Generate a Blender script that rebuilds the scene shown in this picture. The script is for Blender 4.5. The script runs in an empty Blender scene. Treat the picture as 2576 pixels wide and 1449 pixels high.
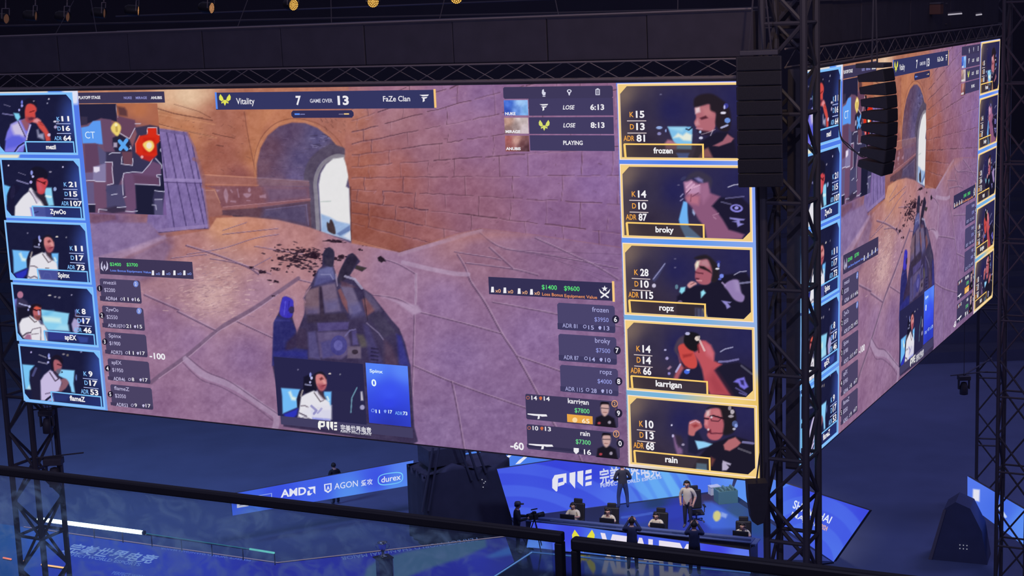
import bpy, bmesh, math, random
import numpy as np
from mathutils import Matrix, Vector

# ------------------------------------------------------------------ camera
F_PX, PITCH, ROLL = 3966.25, 0.17222, -0.03807
CAM = np.array([0.0, 0.0, 18.5])
cp, sp = math.cos(PITCH), math.sin(PITCH)
FW = np.array([0, cp, -sp]); _u = np.array([0, sp, cp]); _r = np.array([1.0, 0, 0])
RT = math.cos(ROLL) * _r + math.sin(ROLL) * _u
UP = -math.sin(ROLL) * _r + math.cos(ROLL) * _u
scene = bpy.context.scene
col = scene.collection
cd = bpy.data.cameras.new('camera')
cd.sensor_fit = 'HORIZONTAL'; cd.sensor_width = 36.0; cd.lens = 36.0 * F_PX / 2576.0
cd.clip_start = 0.1; cd.clip_end = 500
cam = bpy.data.objects.new('camera', cd); col.objects.link(cam)
cam.matrix_world = Matrix(((RT[0], UP[0], -FW[0], CAM[0]), (RT[1], UP[1], -FW[1], CAM[1]),
                           (RT[2], UP[2], -FW[2], CAM[2]), (0, 0, 0, 1)))
scene.camera = cam

# ------------------------------------------------------------------ world, exposure, large lights
w = bpy.data.worlds.new('arena_dark'); scene.world = w; w.use_nodes = True
bgn = w.node_tree.nodes['Background']
bgn.inputs[0].default_value = (0.085, 0.080, 0.150, 1); bgn.inputs[1].default_value = 1.0
scene.view_settings.view_transform = 'Standard'; scene.view_settings.look = 'None'
scene.view_settings.exposure = 0.0; scene.view_settings.gamma = 1.0
scene.view_settings.use_curve_mapping = False

def spot(name, loc, aim, color, energy, size_deg, blend=1.0, radius=0.4):
    l = bpy.data.lights.new(name, 'SPOT'); l.energy = energy; l.color = color
    l.spot_size = math.radians(size_deg); l.spot_blend = blend; l.shadow_soft_size = radius
    o = bpy.data.objects.new(name, l); col.objects.link(o)
    o.location = loc
    o.rotation_euler = (Vector(aim) - Vector(loc)).to_track_quat('-Z', 'Y').to_euler()
    return o
# the blue wash of the arena's moving heads plus added spots that brighten dark surfaces
spot('blue_wash_light', (-24, 52, 17), (-19, 68, -1), (0.28, 0.52, 1.0), 13000, 110, 1.0, 2.5)
spot('blue_wash_light', (-5, 52, 17), (-6, 74, -1), (0.30, 0.36, 0.95), 5500, 110, 1.0, 2.5)
spot('blue_wash_light', (6, 46, 17), (5, 55, 0), (0.34, 0.46, 1.0), 4200, 75, 1.0, 1.0)
spot('blue_wash_light', (26, 60, 16), (20, 62, -1), (0.30, 0.33, 0.80), 4600, 140, 1.0, 3.0)
spot('blue_wash_light', (14, 66, 14), (20, 100, 2), (0.32, 0.30, 0.66), 6000, 120, 1.0, 3.0)  # unseen spot, added to lift the dark faces of the far terraces
spot('stage_key_light', (2.5, 45.5, 17), (6, 55, 0.8), (1.0, 0.90, 0.78), 9500, 36, 0.8, 0.3)
spot('front_fill_light', (-8, -6, 32), (4, 38, 12), (0.62, 0.60, 1.0), 7500, 90)  # wide frontal fill, added to lift the dark towers and rig
spot('rig_light', (6, 20, 27), (2, 40, 18), (1.0, 0.72, 0.5), 2200, 70)

# ------------------------------------------------------------------ pixel <-> place helpers
def ray(x, y):
    x = np.asarray(x, float); y = np.asarray(y, float)
    return FW + (x[..., None] - 1288) / F_PX * RT - (y[..., None] - 724.5) / F_PX * UP
def G(x, y, z=0.0):
    d = ray(x, y); t = (z - CAM[2]) / d[..., 2]
    return CAM + d * t[..., None]
def GV(x, y, z=0.0): return Vector(G(x, y, z))
def at_depth(x, y, dep): return CAM + ray(x, y) * dep
def project(P):
    P = np.asarray(P, float) - CAM; d = P @ FW
    return 1288 + F_PX * (P @ RT) / d, 724.5 - F_PX * (P @ UP) / d

class Plane:
    """a flat surface in the place: origin, right axis, up axis (unit), normal towards the viewer"""
    def __init__(s, o, ex, ey):
        s.o = np.asarray(o, float); s.ex = np.asarray(ex, float); s.ey = np.asarray(ey, float)
        s.n = np.cross(s.ex, s.ey)
    def uv(s, x, y):
        d = ray(x, y); t = ((s.o - CAM) @ s.n) / (d @ s.n)
        P = CAM + d * t[..., None] - s.o
        return P @ s.ex, P @ s.ey
    def world(s, u, v, z=0.0):
        return s.o + np.asarray(u)[..., None] * s.ex + np.asarray(v)[..., None] * s.ey + z * s.n
    def px(s, u, v): return project(s.world(u, v))
    def matrix(s):
        m = Matrix.Identity(4)
        for i in range(3):
            m[i][0] = s.ex[i]; m[i][1] = s.ey[i]; m[i][2] = s.n[i]; m[i][3] = s.o[i]
        return m

# ------------------------------------------------------------------ materials
def lin(c):
    c = np.asarray(c, float) / 255.0
    return np.where(c <= 0.04045, c / 12.92, ((c + 0.055) / 1.055) ** 2.4)
MAT = {}
def mat(name, rgb, rough=0.6, metal=0.0, noise=0.0, scale=20.0):
    if name in MAT: return MAT[name]
    m = bpy.data.materials.new(name); m.use_nodes = True
    nt = m.node_tree; b = nt.nodes['Principled BSDF']
    c = tuple(lin(rgb)) + (1,)
    b.inputs['Base Color'].default_value = c
    b.inputs['Roughness'].default_value = rough; b.inputs['Metallic'].default_value = metal
    if noise:
        tc = nt.nodes.new('ShaderNodeTexCoord'); n = nt.nodes.new('ShaderNodeTexNoise'); n.inputs['Scale'].default_value = scale
        n.inputs['Detail'].default_value = 4
        mx = nt.nodes.new('ShaderNodeMix'); mx.data_type = 'RGBA'
        mx.inputs[6].default_value = tuple(x * (1 - noise) for x in c[:3]) + (1,)
        mx.inputs[7].default_value = tuple(min(1, x * (1 + noise)) for x in c[:3]) + (1,)
        nt.links.new(tc.outputs['Object'], n.inputs['Vector'])
        nt.links.new(n.outputs[0], mx.inputs[0]); nt.links.new(mx.outputs[2], b.inputs['Base Color'])
    MAT[name] = m
    return m
def glow(name, rgb, strength=1.0, sample=True):
    if name in MAT: return MAT[name]
    m = bpy.data.materials.new(name); m.use_nodes = True; nt = m.node_tree
    nt.nodes.remove(nt.nodes['Principled BSDF'])
    e = nt.nodes.new('ShaderNodeEmission'); e.inputs[0].default_value = tuple(lin(rgb)) + (1,); e.inputs[1].default_value = strength
    nt.links.new(e.outputs[0], nt.nodes['Material Output'].inputs[0])
    if not sample: m.cycles.emission_sampling = 'NONE'
    MAT[name] = m
    return m
def led_material():
    m = bpy.data.materials.new('led_picture'); m.use_nodes = True; nt = m.node_tree
    nt.nodes.remove(nt.nodes['Principled BSDF'])
    a = nt.nodes.new('ShaderNodeAttribute'); a.attribute_name = 'Col'
    e = nt.nodes.new('ShaderNodeEmission')
    nt.links.new(a.outputs['Color'], e.inputs[0]); nt.links.new(e.outputs[0], nt.nodes['Material Output'].inputs[0])
    m.cycles.emission_sampling = 'NONE'
    return m
LED = led_material()
M_BLACK = mat('black_metal', (84, 80, 92), 0.5, 0.0, 0.25, 6)
M_RIG = mat('dark_rig_aluminium', (150, 138, 140), 0.5, 0.0, 0.2, 4)
M_TOWER = mat('black_tower_paint', (80, 76, 88), 0.55, 0.0, 0.2, 4)
M_CLOTH = mat('black_drape', (78, 73, 88), 0.9, 0.0, 0.25, 2)

# ------------------------------------------------------------------ object helpers
def tag(o, label=None, cat=None, group=None, kind=None):
    if label: o['label'] = label
    if cat: o['category'] = cat
    if group: o['group'] = group
    if kind: o['kind'] = kind
    return o
def empty(name, loc=(0, 0, 0), label=None, cat=None, group=None, rz=0.0):
    o = bpy.data.objects.new(name, None); col.objects.link(o); o.location = loc; o.rotation_euler = (0, 0, rz)
    o.empty_display_size = 0.2
    return tag(o, label, cat, group)
def link(name, me, m=None, parent=None):
    o = bpy.data.objects.new(name, me); col.objects.link(o)
    if m is not None and len(me.materials) == 0: me.materials.append(m)
    if parent is not None: o.parent = parent
    return o
def mesh(name, verts, faces):
    me = bpy.data.meshes.new(name); me.from_pydata([tuple(map(float, v)) for v in verts], [], [list(map(int, f)) for f in faces]); me.update()
    return me
def obj(name, verts, faces, m, parent=None): return link(name, mesh(name, verts, faces), m, parent)
def bm_obj(name, bm, m, parent=None, smooth=False):
    me = bpy.data.meshes.new(name); bm.to_mesh(me); bm.free()
    if smooth:
        for p in me.polygons: p.use_smooth = True
    return link(name, me, m, parent)
def box_vf(x0, x1, y0, y1, z0, z1):
    v = [(x, y, z) for z in (z0, z1) for y in (y0, y1) for x in (x0, x1)]
    f = [(0, 2, 3, 1), (4, 5, 7, 6), (0, 1, 5, 4), (2, 6, 7, 3), (0, 4, 6, 2), (1, 3, 7, 5)]
    return v, f
def bevel_box(name, x0, x1, y0, y1, z0, z1, m, parent=None, bev=0.02):
    bm = bmesh.new(); v, f = box_vf(x0, x1, y0, y1, z0, z1)
    vs = [bm.verts.new(p) for p in v]
    for q in f: bm.faces.new([vs[i] for i in q])
    bmesh.ops.bevel(bm, geom=list(bm.edges), offset=bev, segments=2, affect='EDGES', profile=0.5)
    bmesh.ops.recalc_face_normals(bm, faces=list(bm.faces))
    return bm_obj(name, bm, m, parent)
def prism(name, pts, h0, h1, m, parent=None, axis=2):
    """extrude a 2D outline; axis 2: xy outline, height along z"""
    n = len(pts); v = []
    for h in (h0, h1):
        for a, b in pts:
            v.append((a, b, h) if axis == 2 else ((a, h, b) if axis == 1 else (h, a, b)))
    f = [tuple(range(n))[::-1], tuple(range(n, 2 * n))] + [(i, (i + 1) % n, n + (i + 1) % n, n + i) for i in range(n)]
    bm = bmesh.new(); vs = [bm.verts.new(p) for p in v]
    for q in f: bm.faces.new([vs[i] for i in q])
    bmesh.ops.recalc_face_normals(bm, faces=list(bm.faces))
    return bm_obj(name, bm, m, parent)
_UNIT = {}
def unit_bar(m, seg=8):
    k = (m.name, seg)
    if k not in _UNIT:
        v = []; f = []
        for z in (0, 1):
            for i in range(seg):
                a = 2 * math.pi * i / seg; v.append((math.cos(a), math.sin(a), z))
        f = [(i, (i + 1) % seg, seg + (i + 1) % seg, seg + i) for i in range(seg)] + [tuple(range(seg))[::-1], tuple(range(seg, 2 * seg))]
        me = mesh('bar', v, f); me.materials.append(m); _UNIT[k] = me
    return _UNIT[k]
def bar(name, p0, p1, r, m, parent=None, seg=8):
    p0 = Vector(p0); p1 = Vector(p1); d = p1 - p0
    o = bpy.data.objects.new(name, unit_bar(m, seg)); col.objects.link(o)
    o.matrix_basis = Matrix.Translation(p0) @ d.to_track_quat('Z', 'Y').to_matrix().to_4x4() @ Matrix.Diagonal((r, r, d.length, 1))
    if parent is not None: o.parent = parent
    return o
def lathe(name, prof, m, parent=None, seg=20, loc=(0, 0, 0)):
    v = []; f = []
    for r, z in prof:
        for i in range(seg):
            a = 2 * math.pi * i / seg; v.append((loc[0] + r * math.cos(a), loc[1] + r * math.sin(a), loc[2] + z))
    for k in range(len(prof) - 1):
        for i in range(seg):
            f.append((k * seg + i, k * seg + (i + 1) % seg, (k + 1) * seg + (i + 1) % seg, (k + 1) * seg + i))
    f.append(tuple(range(seg))[::-1]); f.append(tuple(range((len(prof) - 1) * seg, len(prof) * seg)))
    o = obj(name, v, f, m, parent)
    for p in o.data.polygons: p.use_smooth = len(p.vertices) == 4
    return o
def copy_tree(o, parent=None):
    c = o.copy(); col.objects.link(c)
    if parent is not None: c.parent = parent
    for ch in list(o.children): copy_tree(ch, c)
    return c
# ------------------------------------------------------------------ painting on LED faces
rng = np.random.RandomState(7)
_NT = rng.rand(257, 257)
def vnoise(x, y):
    x = np.asarray(x, float) % 256; y = np.asarray(y, float) % 256
    i = x.astype(int); j = y.astype(int); a = x - i; b = y - j
    a = a * a * (3 - 2 * a); b = b * b * (3 - 2 * b)
    return (_NT[j, i] * (1 - a) + _NT[j, i + 1] * a) * (1 - b) + (_NT[j + 1, i] * (1 - a) + _NT[j + 1, i + 1] * a) * b
def fbm(x, y, s=30.0, o=3):
    t = 0; amp = 0.5
    for k in range(o):
        t = t + amp * vnoise(x / s + 17 * k, y / s + 9 * k); amp *= 0.5; s /= 2.1
    return t - 0.44
def smooth_pts(pts, n=5, closed=True):
    p = np.asarray(pts, float); N = len(p); out = []
    rngk = range(N) if closed else range(N - 1)
    for k in rngk:
        if closed: a, b, c, d = p[(k - 1) % N], p[k], p[(k + 1) % N], p[(k + 2) % N]
        else: a, b, c, d = p[max(k - 1, 0)], p[k], p[k + 1], p[min(k + 2, N - 1)]
        for t in np.arange(n) / n:
            out.append(0.5 * ((2 * b) + (c - a) * t + (2 * a - 5 * b + 4 * c - d) * t * t + (3 * b - a - 3 * c + d) * t ** 3))
    if not closed: out.append(p[-1])
    return np.array(out)
def crop(ox, oy, s):
    return lambda *q: [(ox + q[i] / s, oy + q[i + 1] / s) for i in range(0, len(q), 2)]

class Pic:
    """a picture shown by an LED face: a fine grid whose vertices carry the colours of the diodes"""
    def __init__(s, plane, quad, step=2.0, base=(20, 20, 40), rect=False):
        q = np.array(quad, float)
        u, v = plane.uv(q[:, 0], q[:, 1])
        if rect:   # quad = [top-left, bottom-right]
            u = np.array([u[0], u[1], u[1], u[0]]); v = np.array([v[0], v[0], v[1], v[1]])
        X, Y = plane.px(u, v)
        nx = max(2, int(max(math.hypot(X[1] - X[0], Y[1] - Y[0]), math.hypot(X[2] - X[3], Y[2] - Y[3])) / step) + 1)
        ny = max(2, int(max(math.hypot(X[3] - X[0], Y[3] - Y[0]), math.hypot(X[2] - X[1], Y[2] - Y[1])) / step) + 1)
        a, b = np.meshgrid(np.linspace(0, 1, nx), np.linspace(0, 1, ny))
        a = a.ravel(); b = b.ravel()
        def bl(t): return (t[0] * (1 - a) + t[1] * a) * (1 - b) + (t[3] * (1 - a) + t[2] * a) * b
        s.u, s.v = bl(u), bl(v); s.nx, s.ny = nx, ny; s.plane = plane
        s.X, s.Y = plane.px(s.u, s.v)
        s.C = np.tile(np.asarray(base, float), (len(s.u), 1)); s.m = None
    def _sel(s, x0, x1, y0, y1):
        return np.nonzero((s.X > x0) & (s.X < x1) & (s.Y > y0) & (s.Y < y1))[0]
    def blend(s, i, cov, c):
        if s.m is not None: cov = cov * s.m[i]
        c = np.asarray(c, float)
        s.C[i] = s.C[i] * (1 - cov[:, None]) + c * cov[:, None]
    def cover(s, i, pts, soft=1.5):
        x = s.X[i]; y = s.Y[i]; ins = np.zeros(len(i), bool); d2 = np.full(len(i), 1e9)
        p = np.asarray(pts, float); n = len(p)
        for k in range(n):
            x0, y0 = p[k]; x1, y1 = p[(k + 1) % n]
            dx, dy = x1 - x0, y1 - y0; L = dx * dx + dy * dy + 1e-9
            t = np.clip(((x - x0) * dx + (y - y0) * dy) / L, 0, 1)
            d2 = np.minimum(d2, (x - x0 - t * dx) ** 2 + (y - y0 - t * dy) ** 2)
            if y0 != y1: ins ^= ((y0 > y) != (y1 > y)) & (x < dx * (y - y0) / dy + x0)
        d = np.sqrt(d2) * np.where(ins, 1, -1)
        return np.clip(d / soft * 0.5 + 0.5, 0, 1)
    def poly(s, pts, c, a=1.0, soft=1.5, sm=False):
        p = smooth_pts(pts) if sm else np.asarray(pts, float)
        i = s._sel(p[:, 0].min() - soft, p[:, 0].max() + soft, p[:, 1].min() - soft, p[:, 1].max() + soft)
        if len(i): s.blend(i, s.cover(i, p, soft) * a, c)
    def clip(s, pts, soft=1.5, sm=False):
        if pts is None: s.m = None; return
        p = smooth_pts(pts) if sm else np.asarray(pts, float)
        s.m = np.zeros(len(s.X)); i = s._sel(p[:, 0].min() - soft, p[:, 0].max() + soft, p[:, 1].min() - soft, p[:, 1].max() + soft)
        s.m[i] = s.cover(i, p, soft)
    def line(s, pts, wd, c, a=1.0, sm=False, soft=1.2):
        p = smooth_pts(pts, 5, False) if sm else np.asarray(pts, float)
        r = wd / 2 + soft
        i = s._sel(p[:, 0].min() - r, p[:, 0].max() + r, p[:, 1].min() - r, p[:, 1].max() + r)
        if not len(i): return
        x = s.X[i]; y = s.Y[i]; d2 = np.full(len(i), 1e9)
        for k in range(len(p) - 1):
            x0, y0 = p[k]; dx, dy = p[k + 1] - p[k]; L = dx * dx + dy * dy + 1e-9
            t = np.clip(((x - x0) * dx + (y - y0) * dy) / L, 0, 1)
            d2 = np.minimum(d2, (x - x0 - t * dx) ** 2 + (y - y0 - t * dy) ** 2)
        s.blend(i, np.clip((wd / 2 - np.sqrt(d2)) / soft + 0.5, 0, 1) * a, c)
    def ell(s, cx, cy, rx, ry, c, a=1.0, soft=1.5, rot=0.0):
        R = max(rx, ry) + soft; i = s._sel(cx - R, cx + R, cy - R, cy + R)
        if not len(i): return
        x = s.X[i] - cx; y = s.Y[i] - cy; cr_, sr = math.cos(rot), math.sin(rot)
        x, y = x * cr_ + y * sr, -x * sr + y * cr_
        d = (1 - np.sqrt((x / rx) ** 2 + (y / ry) ** 2)) * min(rx, ry)
        s.blend(i, np.clip(d / soft + 0.5, 0, 1) * a, c)
    def haze(s, cx, cy, rx, ry, c, a=0.5):
        i = s._sel(cx - rx, cx + rx, cy - ry, cy + ry)
        if not len(i): return
        d = np.sqrt(((s.X[i] - cx) / rx) ** 2 + ((s.Y[i] - cy) / ry) ** 2)
        t = np.clip(1 - d, 0, 1); s.blend(i, t * t * (3 - 2 * t) * a, c)
    def field(s, ctrl, a=1.0, pw=2.6):
        p = np.array([(c[0], c[1]) for c in ctrl], float); cc = np.array([c[2] for c in ctrl], float)
        idx = np.nonzero(s.m > 0)[0] if s.m is not None else np.arange(len(s.X))
        W = np.zeros(len(idx)); A = np.zeros((len(idx), 3))
        for k in range(len(p)):
            wk = 1.0 / (((s.X[idx] - p[k, 0]) ** 2 + (s.Y[idx] - p[k, 1]) ** 2) ** (pw / 2) + 200)
            W += wk; A += wk[:, None] * cc[k]
        s.blend(idx, np.full(len(idx), a), A / W[:, None])
    def grain(s, amp=10, sc=30.0, o=3, sx=1.0, tint=(1, 1, 1)):
        n = fbm(s.X * sx, s.Y, sc, o)
        if s.m is not None: n = n * s.m
        s.C += n[:, None] * amp * np.asarray(tint)
    def mesh(s, z=0.0, name='picture'):
        nx, ny = s.nx, s.ny; N = nx * ny
        co = np.empty((N, 3), np.float32); co[:, 0] = s.u; co[:, 1] = s.v; co[:, 2] = z
        k = np.arange(N).reshape(ny, nx)
        q = np.stack([k[1:, :-1], k[1:, 1:], k[:-1, 1:], k[:-1, :-1]], -1).reshape(-1, 4)
        me = bpy.data.meshes.new(name); me.vertices.add(N); me.vertices.foreach_set('co', co.ravel())
        me.loops.add(len(q) * 4); me.loops.foreach_set('vertex_index', q.ravel().astype(np.int32))
        me.polygons.add(len(q)); me.polygons.foreach_set('loop_start', np.arange(0, len(q) * 4, 4, dtype=np.int32))
        me.update(calc_edges=True)
        at = me.attributes.new('Col', 'FLOAT_COLOR', 'POINT')
        cc = np.ones((N, 4), np.float32); cc[:, :3] = lin(np.clip(s.C, 0, 255)); at.data.foreach_set('color', cc.ravel())
        me.materials.append(LED)
        return me

class Ink:
    """flat print or lettering on a plane: coloured outlines collected into one mesh (plane coordinates)"""
    def __init__(s, plane): s.p = plane; s.v = []; s.f = []; s.c = []; s.g = []
    def add(s, u, v, faces, c, z):
        b = len(s.v); s.v += [(float(a), float(d), z) for a, d in zip(u, v)]
        f0 = len(s.f); s.f += [tuple(b + i for i in q) for q in faces]; s.c += [c] * len(u); s.g.append((b, len(s.v), f0, len(s.f)))
    def poly(s, pts, c, z=0.0, sm=False, n=4):
        p = smooth_pts(pts, n) if sm else np.asarray(pts, float)
        u, v = s.p.uv(p[:, 0], p[:, 1])
        bm = bmesh.new(); vs = [bm.verts.new((a, b, 0)) for a, b in zip(u, v)]
        fc = bm.faces.new(vs); bmesh.ops.triangulate(bm, faces=[fc]); bm.verts.index_update()
        fs = [[x.index for x in t.verts] for t in bm.faces]; bm.free()
        s.add(u, v, fs, c, z)
    def rect(s, x0, y0, x1, y1, c, z=0.0, ch=0.0):
        u, v = s.p.uv(np.array([x0, x1]), np.array([y0, y1])); a, b = u; d, e = v
        if ch:
            k = ch * abs(b - a)
            U = [a + k, b - k, b, b, b - k, a + k, a, a]; V = [d, d, d - k, e + k, e, e, e + k, d - k]
            s.add(U, V, [tuple(range(8))[::-1]], c, z)
        else: s.add([a, b, b, a], [d, d, e, e], [(3, 2, 1, 0)], c, z)
    def ring(s, outer, inner, c, z=0.0):
        o = s.p.uv(*np.array(outer, float).T); i = s.p.uv(*np.array(inner, float).T); n = len(outer)
        s.add(np.concatenate([o[0], i[0]]), np.concatenate([o[1], i[1]]), [(k, (k + 1) % n, n + (k + 1) % n, n + k) for k in range(n)], c, z)
    def disc(s, x, y, rx, ry, c, z=0.0, n=20, r_in=0.0):
        a = np.linspace(0, 2 * np.pi, n, endpoint=False)
        if r_in:
            s.ring(np.stack([x + rx * np.cos(a), y + ry * np.sin(a)], 1), np.stack([x + rx * r_in * np.cos(a), y + ry * r_in * np.sin(a)], 1), c, z)
        else: s.poly(np.stack([x + rx * np.cos(a), y + ry * np.sin(a)], 1), c, z)
    def text(s, t, x0, y, h, c, x1=None, z=0.0, bold=0.012, align='l', shear=0.0, world_h=None, rot=None, mirror=False):
        """baseline starts at pixel (x0,y), cap height h pixels, fitted to end at x1 when given"""
        V, Fc, w = glyphs(t, bold, shear)
        u0, v0 = s.p.uv(np.array([x0, x0]), np.array([y, y - h]))
        k = abs(v0[1] - v0[0]) / CAPH
        kx = k
        if x1 is not None:
            ux, _ = s.p.uv(np.array(x1), np.array(y)); kx = abs(float(ux) - u0[0]) / max(w, 1e-6)
        off = {'l': 0, 'c': -0.5 * w * kx, 'r': -w * kx}[align]
        s.add(u0[0] + off + V[:, 0] * kx, v0[0] + V[:, 1] * k, Fc, c, z)
    def lettersq(s, t, quad, c, z=0.0, bold=0.012):
        """like textq, every letter on its own"""
        q = np.array(quad, float); W = glyphs(t, bold, 0)[2]
        for k in range(len(t)):
            w1 = glyphs(t[:k + 1], bold, 0)[2]; wk = glyphs(t[k], bold, 0)[2]; a0, a1 = (w1 - wk) / W, w1 / W
            L = lambda i, j, a: q[i] + (q[j] - q[i]) * a
            s.textq(t[k], [L(0, 1, a0), L(0, 1, a1), L(3, 2, a1), L(3, 2, a0)], c, z, bold)
    def textq(s, t, quad, c, z=0.0, bold=0.012):
        """lettering laid into a pixel quadrilateral: baseline-left, baseline-right, top-right, top-left"""
        V, Fc, w = glyphs(t, bold, 0); q = np.array(quad, float)
        u, v = s.p.uv(q[:, 0], q[:, 1]); a = V[:, 0] / w; b = V[:, 1] / CAPH
        def bl(k): return (k[0] * (1 - a) + k[1] * a) * (1 - b) + (k[3] * (1 - a) + k[2] * a) * b
        s.add(bl(u), bl(v), Fc, c, z)
    def objects(s, name, parent, comps=False):
        """one object for each thing that was printed"""
        out = []
        for k, (v0, v1, f0, f1) in enumerate(s.g):
            t = Ink(s.p); t.v = s.v[v0:v1]; t.c = s.c[v0:v1]; t.f = [tuple(i - v0 for i in q) for q in s.f[f0:f1]]
            out.append(link(name, t.mesh(name), None, parent))
        return out
    def mesh(s, name='print'):
        me = mesh(name, s.v, s.f)
        at = me.attributes.new('Col', 'FLOAT_COLOR', 'POINT')
        cc = np.ones((len(s.v), 4), np.float32); cc[:, :3] = lin(np.array(s.c, float)); at.data.foreach_set('color', cc.ravel())
        me.materials.append(LED)
        return me
_GL = {}
def glyphs(t, bold, shear):
    k = (t, bold, shear)
    if k in _GL: return _GL[k]
    c = bpy.data.curves.new('lettering', 'FONT'); c.body = t; c.resolution_u = 3; c.offset = bold; c.shear = shear; c.fill_mode = 'FRONT'
    o = bpy.data.objects.new('lettering', c); col.objects.link(o)
    bpy.context.view_layer.update()
    ev = o.evaluated_get(bpy.context.evaluated_depsgraph_get()); me = ev.to_mesh()
    V = np.array([v.co[:2] for v in me.vertices]) if len(me.vertices) else np.zeros((0, 2))
    Fc = [tuple(p.vertices) for p in me.polygons]
    ev.to_mesh_clear(); bpy.data.objects.remove(o); bpy.data.curves.remove(c)
    if len(V): V[:, 0] -= V[:, 0].min()
    _GL[k] = (V, Fc, V[:, 0].max() if len(V) else 1.0)
    return _GL[k]
_h = glyphs('H', 0.0, 0.0)[0]
CAPH = _h[:, 1].max()
# ------------------------------------------------------------------ the big screen: plane, size and its picture
SW, SH = 22.36988, 9.0
TH, TILT = -0.48711, 0.01376
def screen_plane(origin, th):
    e = np.array([math.cos(th), math.sin(th), 0]); nh = np.array([-math.sin(th), math.cos(th), 0])
    d = np.array([0, 0, -1.0]) * math.cos(TILT) + nh * math.sin(TILT)
    return Plane(origin, e, -d)
E1 = np.array([math.cos(TH), math.sin(TH), 0])
PF = screen_plane(np.array([5.38554, 34.30551, CAM[2] - 1.62916]) - SW * E1, TH)
PR = screen_plane(np.array([6.52232, 34.69343, CAM[2] - 1.47286]), 1.08382)

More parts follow.
